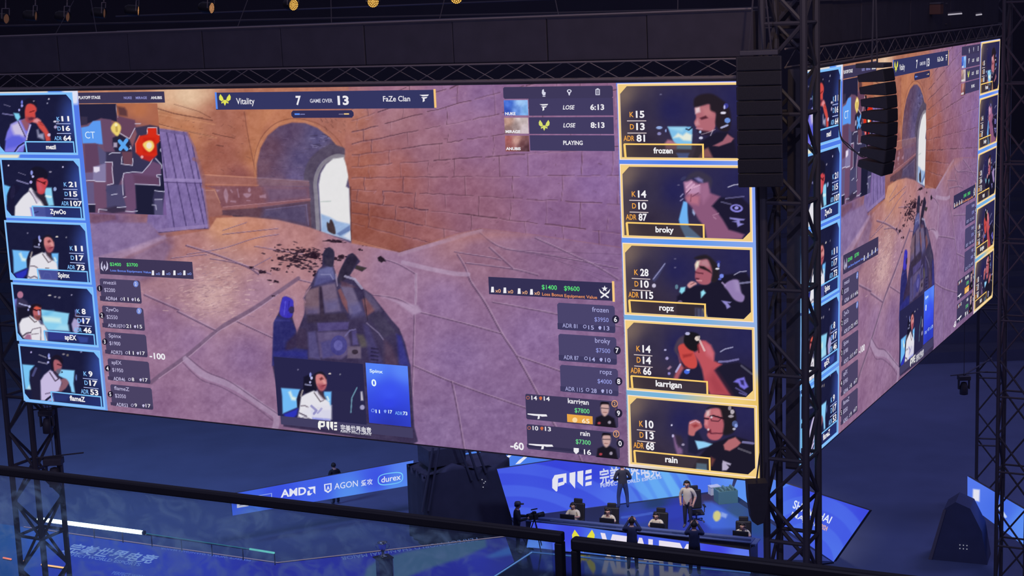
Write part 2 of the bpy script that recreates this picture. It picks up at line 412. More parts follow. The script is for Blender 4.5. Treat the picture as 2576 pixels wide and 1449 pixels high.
def paint_game():
    p = Pic(PF, [(PF.px(3.12, 0)), (PF.px(19.15, -9))], 2.2, (150, 100, 130), rect=True)
    c2 = crop(480, 270, 3.917); r = random.Random(3)
    # left stone wall
    p.field([(420, 250, (230, 175, 135)), (470, 240, (236, 196, 158)), (350, 240, (200, 130, 95)), (330, 320, (190, 115, 78)), (420, 300, (192, 118, 80)), (470, 330, (200, 124, 84)),
             (560, 300, (176, 104, 84)), (560, 380, (166, 92, 76)), (600, 440, (150, 82, 78)), (520, 450, (168, 92, 72)), (620, 300, (178, 102, 78)),
             (700, 290, (196, 118, 82)), (840, 300, (178, 108, 92)), (870, 380, (176, 104, 88)), (640, 400, (186, 110, 76)), (560, 480, (160, 92, 80)), (230, 560, (120, 92, 150)), (230, 650, (130, 95, 150))])
    p.grain(26, 26, 3, 0.7, (1, .8, .7))
    for q, wd, a in (([(330, 262), (380, 268), (440, 286), (535, 303)], 2.5, .7), ([(300, 290), (400, 312), (470, 330), (540, 346)], 2, .6),
                     ([(438, 262), (500, 280), (530, 296)], 2, .5), ([(545, 365), (562, 368)], 2.5, .8), ([(535, 335), (556, 341), (590, 347)], 2, .7), ([(420, 318), (530, 342)], 3, .35)):
        p.line(q, wd, (96, 50, 44), a)
    for q in ([(340, 300), (460, 322), (545, 342)], [(330, 268), (450, 292), (540, 308)]): p.line([(x, y + 5) for x, y in q], 4, (222, 150, 108), .45)
    for k in range(60):
        x = r.uniform(440, 640); y = r.uniform(290, 440); p.line([(x, y), (x + r.uniform(-6, 12), y + r.uniform(-2, 5))], r.uniform(1, 2.2), (110, 60, 52), r.uniform(.2, .5))
    p.line([(615, 282), (622, 330), (636, 400), (646, 440)], 2.5, (120, 62, 54), .8)
    p.poly([(618, 276), (690, 276), (660, 330), (648, 430), (636, 400), (622, 330)], (202, 124, 80), .55, 6)
    # arch stones
    arch = [(648, 470), (646, 413), (656, 372), (674, 341), (702, 318), (735, 308), (768, 309.6), (799, 322), (830, 346), (850, 370), (866, 395), (880, 470)]
    p.line([(x - 6, y - 9) for x, y in arch[:7]] + [(802, 312), (838, 338), (860, 366), (874, 396)], 2.5, (140, 78, 60), .6, True)
    p.line([(x - 3, y - 4) for x, y in arch], 7, (206, 132, 92), .5, True)
    for k in range(14):
        x = r.uniform(790, 880); y = r.uniform(288, 330); p.line([(x, y), (x + r.uniform(3, 9), y + r.uniform(3, 9))], 1.8, (110, 62, 56), .55)
    # tunnel
    tun = arch + [(884, 610), (805, 586), (700, 560), (560, 545), (556, 515), (555, 470)]
    p.clip([(648, 600)] + arch + [(884, 612)], 2)
    p.field([(660, 420, (108, 72, 92)), (680, 370, (104, 70, 92)), (730, 330, (92, 70, 104)), (800, 345, (88, 80, 128)), (760, 400, (88, 76, 122)), (740, 450, (100, 84, 132)),
             (790, 420, (78, 68, 104)), (850, 385, (92, 76, 96)), (700, 460, (112, 80, 106)), (790, 520, (84, 80, 122)), (770, 480, (104, 92, 142))])
    p.grain(22, 12, 3)
    for k in range(26):
        x = r.uniform(780, 842); y = r.uniform(335, 372); p.line([(x, y), (x + r.uniform(5, 22), y + r.uniform(-2, 4))], r.uniform(1.5, 3.5), r.choice([(62, 52, 84), (134, 124, 170)]), .6)
    for k in range(40):
        x = r.uniform(655, 800); y = r.uniform(345, 445); p.line([(x, y), (x + r.uniform(3, 14), y + r.uniform(-1, 4))], r.uniform(1, 2.4), r.choice([(70, 54, 82), (124, 100, 138)]), .4)
    p.clip(None)
    # opening at the far end
    p.line(c2(1190, 1180, 1165, 760, 1185, 600, 1260, 490, 1380, 420, 1480, 440), 26, (84, 72, 96), .95, True, 4)
    p.line(c2(1255, 1200, 1238, 900, 1228, 740, 1260, 620, 1330, 530, 1430, 480, 1505, 485), 10, (140, 134, 146), .9, True, 2)
    hole = c2(1290, 1225, 1272, 940, 1262, 760, 1282, 650, 1335, 560, 1405, 505, 1505, 492, 1535, 570, 1555, 680, 1530, 780, 1560, 800, 1572, 1130, 1575, 1310)
    p.poly(hole, (233, 232, 232), 1, 2)
    p.poly(c2(1290, 1225, 1285, 1050, 1370, 1080, 1440, 1120, 1570, 1150, 1575, 1310, 1450, 1270), (150, 182, 226), 1, 2.5)
    p.poly(c2(1440, 1245, 1570, 1160, 1575, 1215, 1470, 1265), (92, 118, 176), .9, 2); p.poly(c2(1500, 1270, 1575, 1215, 1575, 1310), (224, 226, 236), .9, 3)
    p.line(c2(1285, 930, 1380, 925), 3, (188, 200, 196), .8)
    p.poly(c2(1340, 1150, 1345, 1130, 1365, 1140, 1375, 1105, 1395, 1115, 1420, 1180, 1425, 1250, 1360, 1225, 1345, 1190), (66, 50, 54), 1, 1.5, True)
    # carved band, bench and dark panel
    p.poly(c2(105, 660, 640, 690, 1160, 725, 1170, 775, 660, 772, 130, 760), (164, 98, 88), .9, 2)
    p.poly(c2(650, 690, 1160, 725, 1170, 775, 665, 772), (118, 92, 118), .7, 4)
    p.line(c2(110, 663, 650, 693), 2.4, (212, 140, 112), .8); p.line(c2(130, 758, 670, 770), 2.5, (196, 124, 100), .7); p.line(c2(660, 695, 1165, 727), 2, (140, 116, 146), .7)
    p.poly(c2(130, 775, 665, 778, 1165, 782, 1175, 905, 700, 950, 300, 985, 240, 800), (134, 80, 90), 1, 2)
    p.poly(c2(720, 778, 1165, 782, 1175, 905, 760, 945), (110, 84, 118), .8, 10)
    p.poly(c2(300, 985, 700, 950, 1180, 900, 1180, 925, 700, 985, 310, 1010), (148, 90, 96), .9, 2); p.line(c2(320, 982, 720, 946, 1178, 902), 2, (182, 128, 140), .7)
    p.poly(c2(310, 1012, 720, 985, 1175, 925, 1190, 1185, 860, 1110, 500, 1075, 300, 1060), (96, 62, 76), 1, 2)
    p.poly(c2(720, 1000, 1150, 950, 1160, 1170, 860, 1110, 700, 1085), (82, 72, 112), .85, 8); p.line(c2(740, 1010, 1140, 960, 1160, 1160), 2.5, (112, 98, 140), .7)
    p.line(c2(420, 1068, 700, 1100), 4, (58, 40, 60), .8)
    g = (176, 134, 156)
    p.poly(c2(325, 850, 345, 800, 370, 860, 360, 935, 345, 930), g, .8, 1.5, True); p.poly(c2(245, 810, 290, 812, 262, 835), g, .7)
    p.poly(c2(520, 850, 595, 850, 580, 880, 545, 888), g, .8, 1.5, True); p.poly(c2(675, 870, 740, 855, 745, 895, 680, 892), g, .75)
    p.ell(*c2(578, 815)[0], 3.6, 6, g, .8); p.line(c2(460, 805, 475, 885), 3, g, .6); p.line(c2(400, 925, 440, 930), 5, g, .6); p.line(c2(395, 815, 410, 835), 4, g, .6); p.line(c2(555, 918, 585, 920), 3, g, .6)
    p.poly(c2(105, 830, 140, 805, 230, 815, 262, 880, 300, 1000, 305, 1060, 180, 1080, 150, 1060), (160, 98, 92), 1, 2, True); p.grain(5, 9, 2)
    p.line(c2(120, 820, 235, 815, 290, 940), 2.5, (206, 144, 120), .6)
    # leaning wooden panel and crate in violet light
    p.poly([(395, 322), (470, 332), (487, 370), (512, 470), (526, 575), (470, 578), (400, 586), (370, 560)], (130, 108, 172), 1, 2)
    p.clip([(395, 322), (470, 332), (487, 370), (512, 470), (526, 575), (470, 578), (400, 586), (370, 560)]); p.grain(34, 16, 3, 2.5, (.9, .8, 1))
    for a, b in (((418, 326), (470, 574)), ((438, 330), (492, 560)), ((462, 332), (516, 574)), ((400, 330), (440, 580)), ((480, 345), (524, 560))): p.line([a, b], 3.2, (74, 58, 112), .8)
    p.line([(395, 326), (472, 338)], 7, (112, 92, 150), .9); p.line([(405, 452), (508, 455)], 8, (148, 126, 186), .9); p.line([(405, 458), (510, 461)], 2.5, (80, 62, 116), .8)
    p.line([(395, 580), (525, 568)], 8, (150, 126, 184), .8); p.line([(395, 586), (526, 575)], 3, (60, 44, 78), .9); p.clip(None)
    p.line([(472, 335), (490, 372), (512, 460), (526, 572)], 5, (150, 104, 126), .8)
    p.line([(488, 400), (500, 405), (514, 450), (512, 470)], 9, (150, 92, 92), .6)
    # floor
    fl = [(180, 700), (300, 640), (400, 600), (525, 578), (545, 548), (620, 545), (700, 553), (780, 572), (830, 590), (884, 612), (1005, 634), (1100, 606), (1150, 588), (1210, 575), (1340, 590), (1600, 628), (1620, 1210), (180, 1160)]
    p.clip(fl, 2)
    p.field([(560, 560, (214, 146, 110)), (640, 580, (206, 134, 108)), (760, 590, (186, 124, 122)), (700, 620, (186, 126, 128)), (860, 620, (172, 122, 142)), (480, 620, (184, 122, 120)), (420, 620, (166, 112, 122)),
             (530, 740, (214, 170, 168)), (560, 690, (196, 146, 146)), (460, 700, (176, 128, 144)), (650, 740, (168, 122, 146)), (400, 820, (148, 106, 146)), (480, 860, (150, 110, 152)), (620, 900, (142, 104, 150)),
             (560, 1000, (152, 112, 152)), (400, 1030, (148, 106, 146)), (670, 1080, (140, 102, 140)), (1000, 680, (160, 120, 156)), (1120, 760, (146, 108, 154)), (1200, 640, (150, 102, 128)), (1150, 600, (170, 116, 128)),
             (1400, 640, (142, 100, 140)), (1520, 680, (136, 98, 146)), (1150, 900, (138, 104, 156)), (1350, 850, (140, 104, 156)), (1250, 1050, (132, 98, 148)), (1100, 1080, (134, 102, 152)), (1500, 1120, (126, 92, 140)), (1560, 1160, (122, 88, 130))])
    p.grain(20, 22, 3, 0.8); p.grain(16, 7, 2)
    for k in range(420):
        x = r.gauss(535, 55); y = r.gauss(725, 42); p.line([(x, y), (x + r.uniform(4, 14), y + r.uniform(-4, 2))], r.uniform(1.2, 3), r.choice([(228, 190, 184), (150, 108, 126), (166, 124, 140), (222, 178, 172)]), r.uniform(.25, .6))
    for k in range(420):
        x = r.uniform(380, 1560); y = r.uniform(760, 1150); p.line([(x, y), (x + r.uniform(5, 18), y + r.uniform(-6, 6))], r.uniform(1, 2.4), r.choice([(176, 138, 178), (118, 84, 128)]), r.uniform(.12, .35))
    dk = (98, 70, 104); lt = (184, 150, 180)
    def joint(q, wd=4, lo=.75, hi=.55, off=3):
        p.line(q, wd, dk, lo, True); p.line([(x + off, y - off * .6) for x, y in q], wd * .7, lt, hi, True)
    for q, wd in (([(1177, 690), (1185, 711), (1220, 763), (1262, 840), (1301, 899), (1346, 980), (1400, 1080)], 4.5), ([(1060, 787), (1160, 812), (1262, 840)], 3), ([(1046, 690), (1046, 760)], 3), ([(1042, 791), (1039, 913), (1036, 1000)], 2.6),
                  ([(937, 742), (1000, 752), (1039, 773)], 2.6), ([(1171, 662), (1287, 677), (1353, 693)], 3), ([(1231, 623), (1290, 676)], 3), ([(1206, 585), (1262, 623), (1374, 641), (1555, 676)], 2.4), ([(1346, 599), (1489, 665), (1555, 704)], 2.8),
                  ([(1238, 760), (1402, 791), (1560, 822)], 3), ([(1301, 896), (1409, 934), (1560, 990)], 3.2), ([(1039, 920), (1140, 963), (1287, 1015), (1400, 1052)], 3), ([(1136, 960), (1152, 1040), (1168, 1135)], 3.2), ([(1143, 634), (1230, 648), (1260, 655)], 2.2),
                  ([(1150, 640), (1168, 670), (1176, 690)], 3), ([(955, 650), (1000, 664), (1046, 690)], 2.4), ([(1430, 1080), (1470, 1180)], 3.5),
                  ([(468, 618), (545, 642), (622, 672), (650, 690)], 4), ([(528, 651), (600, 664), (681, 690)], 2.2), ([(681, 648), (629, 676)], 2.2), ([(450, 780), (363, 742)], 4.5), ([(545, 833), (447, 784)], 4.5), ([(594, 808), (685, 850)], 3),
                  ([(470, 640), (560, 625), (640, 600), (700, 590)], 2), ([(560, 590), (700, 575)], 1.8), ([(430, 650), (520, 640)], 2), ([(640, 620), (760, 640)], 2), ([(620, 560), (560, 580)], 1.6), ([(751, 704), (800, 716)], 3)):
        joint(q, wd)
    p.line([(751, 700), (646, 771), (573, 813), (545, 833), (465, 899), (416, 934), (380, 962)], 10, (112, 84, 116), .8, True, 3); p.line([(700, 740), (640, 782), (575, 820), (545, 838), (470, 902), (400, 952)], 2.5, lt, .7, True)
    p.line([(468, 903), (507, 940), (566, 963), (610, 985), (660, 1022), (695, 1048), (690, 1085)], 16, (172, 144, 178), .75, True, 3); p.line([(470, 896), (520, 935), (575, 958), (640, 1002), (700, 1042)], 2.5, dk, .7, True); p.line([(460, 912), (506, 955), (560, 975), (640, 1022), (686, 1058)], 2.5, dk, .6, True)
    p.line([(1014, 660), (1080, 676), (1143, 688), (1178, 690)], 11, (178, 148, 180), .75, True, 3); p.poly([(1020, 762), (1052, 768), (1062, 785), (1040, 792), (1000, 762), (960, 745)], (180, 150, 184), .8, 3); p.line([(1046, 690), (1046, 765)], 5, (178, 148, 180), .7)
    p.line([(1005, 640), (1100, 612), (1210, 580)], 9, (176, 140, 168), .6, False, 4)
    p.poly([(1110, 600), (1240, 578), (1340, 592), (1260, 600), (1190, 606)], (176, 112, 110), .5, 10)
    for k in range(5): p.line([(1260 + 30 * k, 628 + 4 * k), (1560, 640 + 22 * k)], 1.6, dk, .35)
    # dark spatter by the boots
    c3 = crop(620, 580, 4.2614)
    for k in range(170):
        x = r.gauss(590, 150); y = r.gauss(290, 55) if k % 3 else r.uniform(170, 460)
        X, Y = c3(x, y)[0]; p.ell(X, Y, r.uniform(1.2, 7), r.uniform(1, 2.6), (44, 26, 42), .85, 1.2, r.uniform(-.1, .35))
    for x, y, a, b in ((160, 435, 12, 4.5), (310, 410, 10, 5), (290, 540, 16, 4.5), (500, 285, 8, 4), (680, 280, 18, 9), (620, 240, 16, 6), (440, 210, 6, 3), (330, 300, 14, 4), (560, 320, 22, 4), (920, 110, 26, 3.5), (1040, 120, 18, 4), (1270, 150, 7, 3), (1230, 205, 7, 3), (1000, 300, 22, 8), (740, 460, 8, 7), (60, 400, 10, 3), (290, 700, 5, 2)):
        X, Y = c3(x, y)[0]
        for j in range(7): p.ell(X + r.uniform(-a, a) * .8, Y + r.uniform(-b, b) * .9, a * r.uniform(.2, .5), b * r.uniform(.25, .6), (40, 22, 38), .9, 1.2, r.uniform(-.3, .4))
    p.poly(c3(1405, 290, 1440, 270, 1480, 300, 1500, 335, 1470, 330, 1450, 345, 1415, 325), (40, 28, 42), 1, 1.2)
    p.clip(None)
    # low stone sill under the map
    p.poly([(190, 560), (380, 560), (400, 590), (415, 598), (330, 628), (215, 655), (190, 660)], (142, 116, 168), .9, 3); p.poly([(210, 655), (330, 622), (416, 590), (420, 600), (330, 640), (225, 685)], (186, 150, 182), .8, 3)
    p.poly([(222, 690), (330, 645), (415, 604), (430, 620), (400, 690), (230, 740)], (148, 112, 146), .8, 6); p.poly([(200, 535), (290, 540), (292, 552), (240, 562), (200, 556)], (122, 76, 96), .9, 3)
    p.clip([(190, 540), (420, 540), (440, 620), (400, 700), (190, 760)], 8); p.grain(34, 26, 3); p.grain(18, 9, 2); p.poly([(190, 520), (440, 520), (440, 760), (190, 760)], (112, 84, 132), .25, 4); p.clip(None)
    # right brick wall
    wall = [(880, 200), (1600, 190), (1600, 628), (1340, 590), (1210, 575), (1150, 588), (1005, 634), (884, 600), (882, 470), (868, 396), (870, 280)]
    p.clip(wall, 2)
    p.field([(890, 300, (182, 110, 92)), (905, 420, (172, 96, 78)), (900, 560, (154, 82, 66)), (980, 610, (152, 82, 70)), (1060, 590, (156, 90, 92)), (1000, 300, (168, 112, 124)), (980, 240, (166, 112, 138)), (1000, 440, (170, 98, 94)),
             (1080, 380, (158, 104, 124)), (1120, 250, (152, 108, 152)), (1220, 240, (146, 106, 156)), (1200, 360, (152, 104, 144)), (1150, 480, (154, 98, 122)), (1200, 560, (150, 96, 120)), (1350, 420, (146, 102, 150)), (1400, 540, (140, 96, 142)), (1500, 460, (142, 102, 160)), (1540, 600, (132, 92, 140))])
    p.grain(20, 24, 3, 0.7); p.grain(12, 8, 2)
    ys = [188, 232, 275, 318, 361, 403, 445, 488, 531, 573, 614]
    def wy(y11, x): return 452 + (y11 - 452) * (x - 440) / 660.0
    for j, y11 in enumerate(ys):
        x = 886
        while x < 1580:
            L = r.uniform(30, 110); dr = r.uniform(.25, .85)
            q = [(x + t * L, wy(y11, x + t * L) + r.uniform(-1.6, 1.6)) for t in (0, .25, .5, .75, 1)]
            p.line(q, r.uniform(1.4, 3.4), (84, 50, 66), dr); p.line([(a, b + 2.6) for a, b in q], 2, (190, 140, 160), .3)
            x += L + r.uniform(0, 22)
        x = 890 + r.uniform(0, 60)
        while x < 1580 and j + 1 < len(ys):
            q = [(x + r.uniform(-2, 2), wy(y11, x)), (x + r.uniform(-3, 3), .5 * (wy(y11, x) + wy(ys[j + 1], x))), (x + r.uniform(-2, 2), wy(ys[j + 1], x))]
            p.line(q, r.uniform(1.2, 2.6), (88, 54, 70), r.uniform(.2, .75)); p.line([(a + 2.4, b) for a, b in q], 1.6, (188, 140, 160), .25)
            x += r.uniform(60, 140)
    for k in range(110):
        x = r.uniform(885, 1555); y = r.uniform(230, 600); p.line([(x, y), (x + r.uniform(-8, 10), y + r.uniform(-4, 5))], r.uniform(1, 2.6), r.choice([(92, 56, 70), (186, 136, 156)]), r.uniform(.15, .5))
    p.poly([(884, 470), (884, 600), (960, 622), (940, 540), (900, 480)], (150, 76, 60), .35, 18)
    p.line([(884, 602), (1005, 634), (1100, 606), (1210, 576)], 3, (88, 44, 44), .7)
    p.clip(None)
    p.line([(882, 470), (884, 604)], 2.5, (90, 46, 44), .8)
    # the fallen soldier seen from above
    S = c3(820, 250, 850, 195, 890, 178, 930, 205, 945, 260, 930, 370, 955, 440, 970, 520, 1000, 440, 1060, 310, 1090, 260, 1140, 240, 1190, 290, 1222, 330, 1185, 370, 1290, 400, 1240, 438, 1160, 405, 1110, 480, 1200, 560, 1250, 620, 1340, 680, 1450, 820, 1560, 960, 1640, 1050, 1700, 1200, 1760, 1449,
           1800, 2100, 1840, 2260, 1760, 2300, 400, 2100, 280, 1449, 290, 1150, 300, 980, 330, 915, 360, 850, 385, 720, 430, 705, 495, 745, 512, 830, 495, 930, 530, 1050, 545, 1120, 570, 1030, 620, 900, 640, 780, 608, 725, 650, 640, 700, 560, 740, 470, 770, 420, 812, 380)
    p.poly(S, (56, 46, 82), 1, 1.6)
    p.poly(c3(290, 990, 330, 915, 480, 945, 500, 990, 530, 1060, 540, 1260, 660, 1280, 660, 1449, 275, 1449), (42, 42, 112), 1, 2); p.poly(c3(310, 950, 470, 955, 470, 975, 300, 970), (58, 58, 140), .7)
    p.poly(c3(410, 1300, 430, 1200, 520, 1110, 570, 1040, 640, 1060, 660, 1260, 540, 1255), (58, 44, 76), .9, 4); p.poly(c3(300, 1300, 420, 1280, 640, 1300, 650, 1360, 290, 1345), (44, 46, 140), .8, 4)
    p.poly(c3(360, 900, 385, 730, 430, 708, 495, 740, 505, 800, 480, 930), (56, 46, 196), 1, 1.5, True); p.line(c3(420, 760, 405, 900), 3, (84, 80, 226), .8); p.line(c3(460, 760, 450, 860), 3, (36, 28, 150), .8); p.ell(*c3(485, 850)[0], 7, 9, (48, 38, 74), .9)
    p.poly(c3(640, 640, 780, 600, 785, 900, 640, 900, 620, 800), (116, 88, 104), 1, 3); p.poly(c3(640, 830, 785, 830, 785, 930, 640, 920), (88, 80, 132), .7, 8)
    p.poly(c3(800, 590, 950, 555, 1010, 860, 850, 880), (112, 92, 122), 1, 3); p.poly(c3(830, 760, 985, 740, 1010, 860, 850, 880), (92, 86, 140), .7, 8)
    p.poly(c3(1010, 590, 1130, 580, 1240, 860, 1110, 900), (106, 92, 128), 1, 3); p.poly(c3(1100, 800, 1220, 770, 1260, 900, 1130, 930), (86, 82, 142), .7, 8)
    p.poly(c3(980, 640, 1010, 620, 1080, 760, 1090, 880, 1030, 780), (132, 78, 84), .9, 2); p.poly(c3(1240, 740, 1280, 720, 1400, 840, 1290, 920), (128, 78, 84), .9, 3)
    p.poly(c3(785, 600, 805, 600, 840, 930, 790, 930), (50, 36, 58), .9, 2); p.poly(c3(640, 900, 850, 890, 1060, 880, 1090, 960, 660, 990), (56, 44, 66), .85, 4)
    p.poly(c3(1260, 630, 1340, 690, 1460, 860, 1400, 900, 1270, 700), (94, 82, 118), .8, 3); p.poly(c3(1300, 920, 1420, 860, 1600, 1080, 1480, 1150), (62, 54, 84), .9, 3)
    p.poly(c3(760, 990, 1100, 980, 1090, 1060, 770, 1080), (78, 66, 126), 1, 2); p.poly(c3(755, 1090, 1090, 1080, 1130, 1300, 1020, 1380, 790, 1360), (92, 78, 124), 1, 3)
    p.poly(c3(800, 1200, 900, 1170, 940, 1340, 820, 1370), (76, 70, 134), .9, 3); p.ell(*c3(990, 1230)[0], 21, 25, (66, 62, 138), 1, 2); p.ell(*c3(985, 1230)[0], 11, 13, (96, 92, 172), 1, 2)
    p.line(c3(1060, 1130, 1110, 1070, 1170, 1060), 4, (110, 102, 158), .8); p.poly(c3(1130, 1080, 1180, 1070, 1200, 1220, 1140, 1230), (82, 72, 132), .9, 2); p.poly(c3(1090, 1240, 1230, 1240, 1230, 1370, 1080, 1370), (108, 92, 118), .95, 2); p.ell(*c3(1165, 1300)[0], 8, 6, (48, 36, 52), .9)
    p.poly(c3(1180, 1110, 1250, 1120, 1340, 1240, 1230, 1250), (92, 84, 84), .9, 4); p.poly(c3(660, 1090, 740, 1080, 790, 1380, 670, 1360), (84, 76, 132), .9, 3)
    p.line(c3(1290, 990, 1420, 1100, 1470, 1170), 3, (124, 112, 150), .8); p.line(c3(1260, 700, 1300, 960), 2.4, (40, 30, 50), .8); p.poly(c3(1250, 1000, 1310, 1020, 1480, 1449, 1330, 1449), (66, 58, 112), .8, 4)
    p.poly(c3(1480, 1170, 1560, 1240, 1640, 1449, 1480, 1449), (86, 62, 88), .8, 6); p.poly(c3(1610, 1110, 1660, 1130, 1750, 1449, 1640, 1449), (52, 52, 142), .9, 4)
    for k in range(5): p.line(c3(1340, 1260 + 40 * k, 1410, 1270 + 40 * k), 4, (40, 34, 66), .8)
    p.poly(c3(770, 420, 920, 370, 960, 520, 730, 590), (94, 94, 150), 1, 3); p.poly(c3(740, 500, 920, 490, 950, 560, 730, 590), (64, 60, 120), .7, 5); p.line(c3(800, 470, 900, 470, 930, 520), 3, (140, 138, 186), .7)
    p.poly(c3(825, 330, 830, 230, 885, 180, 935, 215, 942, 270, 925, 385, 850, 370), (40, 36, 62), 1, 2, True); p.poly(c3(840, 290, 930, 300, 920, 370, 850, 360), (58, 50, 74), .8, 4)
    p.poly(c3(1000, 440, 1070, 310, 1130, 245, 1190, 300, 1150, 400, 1080, 500, 990, 560), (44, 36, 60), 1, 2, True); p.poly(c3(1180, 372, 1290, 402, 1240, 436, 1165, 408), (62, 54, 54), 1, 1.5)
    p.line(c3(1060, 490, 1160, 520, 1240, 620), 6, (170, 162, 196), .8); p.line(c3(960, 470, 975, 590), 3.5, (146, 130, 160), .8); p.poly(c3(1010, 540, 1080, 560, 1180, 610, 1020, 600), (92, 60, 80), .8, 3)
    p.line(c3(690, 600, 640, 670, 612, 720, 635, 770), 3, (160, 118, 140), .7); p.line(c3(430, 690, 520, 720, 540, 800), 1.6, (176, 140, 176), .7)
    # bright rim at the very top of the picture
    p.poly([(400, 222), (540, 222), (530, 250), (480, 262), (420, 256)], (236, 196, 156), .5, 14)
    p.m = np.clip((205 - p.C.min(1)) / 30, 0, 1); p.grain(16, 60, 3); p.grain(22, 11, 3, .8); p.grain(13, 4.5, 2); p.m = None
    g = p.C.mean(1, keepdims=True); p.C = (p.C * .88 + g * .12) * .95 + np.array((128, 112, 150)) * .05  # desaturates, then blends a mild veil of haze into the colours
    return p.mesh(0.006, 'game_picture')

def paint_map():
    p = Pic(PF, [(199, 262), (420, 541)], 2.0, (110, 70, 90), rect=True); m = crop(190, 220, 4.261)
    p.field([(300, 270, (178, 106, 74)), (350, 275, (184, 112, 78)), (400, 300, (170, 102, 78)), (330, 330, (132, 84, 96)), (400, 420, (112, 88, 146)), (400, 520, (118, 92, 150)), (220, 400, (112, 78, 104)), (220, 520, (108, 76, 104)), (330, 480, (104, 72, 100)), (260, 330, (96, 76, 110)), (360, 440, (92, 76, 120))])
    p.grain(8, 14)
    dk = (46, 46, 78); dk2 = (30, 30, 56)
    p.poly(m(40, 165, 440, 165, 450, 370, 385, 350, 275, 330, 100, 400, 60, 405, 45, 300), (36, 34, 62), 1, 1.5); p.poly(m(55, 310, 130, 315, 130, 400, 60, 400), (58, 50, 76), .9)
    p.poly(m(450, 200, 530, 215, 555, 250, 560, 310, 470, 300), (84, 52, 60), .9, 3); p.poly(m(445, 300, 640, 350, 650, 430, 590, 550, 480, 490, 450, 400), (100, 66, 92), .95, 2)
    p.poly(m(60, 430, 140, 415, 190, 360, 270, 355, 300, 610, 235, 605, 215, 595, 80, 600), (92, 154, 240), 1, 1.5)
    p.poly(m(275, 335, 385, 345, 400, 560, 440, 690, 320, 700, 295, 600), (104, 74, 104), 1, 2); p.poly(m(400, 540, 480, 500, 580, 555, 610, 640, 600, 690, 430, 690, 400, 620), dk2, .9, 2)
    p.poly(m(300, 690, 600, 690, 660, 500, 640, 430, 800, 400, 1000, 440, 1030, 900, 960, 1110, 930, 1370, 640, 1370, 640, 1050, 520, 1180, 520, 920, 410, 1180, 320, 1100, 400, 1040, 400, 800, 320, 800), dk, .85, 2)
    p.poly(m(100, 605, 245, 605, 260, 830, 200, 900, 110, 910), (96, 66, 96), 1, 2); p.poly(m(240, 620, 330, 700, 330, 850, 260, 820), (88, 84, 124), 1, 2)
    p.poly(m(200, 850, 330, 810, 330, 1010, 230, 1010, 185, 990, 190, 910), (132, 122, 164), 1, 2); p.poly(m(195, 850, 262, 850, 262, 895, 225, 912, 200, 905), (224, 216, 236), 1, 1.5)
    p.poly(m(105, 915, 190, 910, 190, 1000, 110, 1000), (110, 96, 140), .9); p.poly(m(115, 1015, 200, 1015, 210, 1250, 140, 1250), (100, 90, 132), .9); p.poly(m(200, 1015, 330, 1060, 320, 1300, 220, 1340, 205, 1200), (110, 76, 106), .95, 2)
    p.poly(m(330, 800, 395, 800, 415, 1030, 340, 1040), (108, 74, 104), .95, 2); p.poly(m(500, 690, 610, 690, 615, 830, 520, 830), (104, 66, 84), 1, 1.5); p.poly(m(330, 1050, 520, 1040, 520, 1180, 550, 1290, 340, 1290), (72, 70, 108), .9, 2)
    p.poly(m(515, 920, 720, 910, 830, 790, 920, 830, 920, 930, 870, 940, 910, 1050, 640, 1030, 660, 1300, 550, 1300), (108, 76, 112), .95, 2); p.poly(m(620, 930, 900, 960, 900, 1050, 640, 1030), (94, 62, 92), .8, 4)
    p.poly(m(645, 1040, 900, 1055, 980, 1000, 960, 1110, 850, 1100, 830, 1200, 850, 1370, 660, 1350), dk2, 1, 2); p.poly(m(900, 560, 990, 560, 1010, 860, 1030, 1000, 970, 1110, 920, 1050, 925, 830, 870, 750), dk2, .95, 2)
    p.poly(m(850, 1200, 935, 1200, 945, 1370, 850, 1370), (88, 82, 122), .9); p.poly(m(140, 1255, 215, 1255, 215, 1340, 150, 1340), dk2, .9); p.poly(m(260, 1310, 400, 1350, 540, 1330, 540, 1290, 430, 1270), (52, 44, 70), .9, 3)
    W = (214, 212, 236)
    for q in ((480, 490, 580, 550, 640, 435), (640, 390, 700, 390), (365, 715, 395, 700, 480, 700), (320, 800, 400, 798, 395, 900, 410, 1030, 345, 1045), (500, 740, 495, 820, 615, 835, 618, 760), (515, 1150, 505, 1000, 520, 918, 620, 905, 720, 912, 800, 820, 830, 765),
              (860, 760, 925, 830, 925, 870), (920, 935, 870, 938, 880, 960, 905, 965, 910, 1050, 780, 1040, 640, 1035), (1015, 870, 1030, 1000, 955, 1118, 850, 1105), (910, 565, 970, 560, 990, 570), (110, 1000, 190, 995, 235, 1008, 320, 1010), (140, 1250, 215, 1250), (250, 1345, 250, 1305, 340, 1312),
              (450, 1285, 545, 1280), (540, 1325, 610, 1330, 665, 1325), (850, 1200, 930, 1200), (825, 1258, 862, 1260, 868, 1310), (390, 1150, 450, 1140), (520, 1180, 545, 1170), (600, 640, 580, 660), (590, 625, 600, 660)):
        p.line(m(*q), 2.0, W, .85)
    p.line(m(440, 170, 440, 230, 455, 320), 1.5, (190, 176, 196), .7)
    p.poly(m(775, 435, 870, 430, 875, 500, 905, 510, 905, 580, 870, 610, 880, 720, 800, 790, 720, 760, 650, 700, 645, 600, 690, 520, 770, 505), (212, 44, 26), 1, 2); p.line(m(770, 500, 775, 432, 872, 428, 876, 500, 908, 512), 1.6, (232, 206, 214), .9); p.line(m(690, 515, 648, 600, 650, 690), 2.5, (232, 120, 104), .8)
    p.poly(m(730, 540, 860, 540, 860, 700, 730, 700), (196, 32, 20), .9, 4); p.poly(m(690, 720, 850, 740, 800, 790, 720, 765), (176, 34, 40), .8, 3)
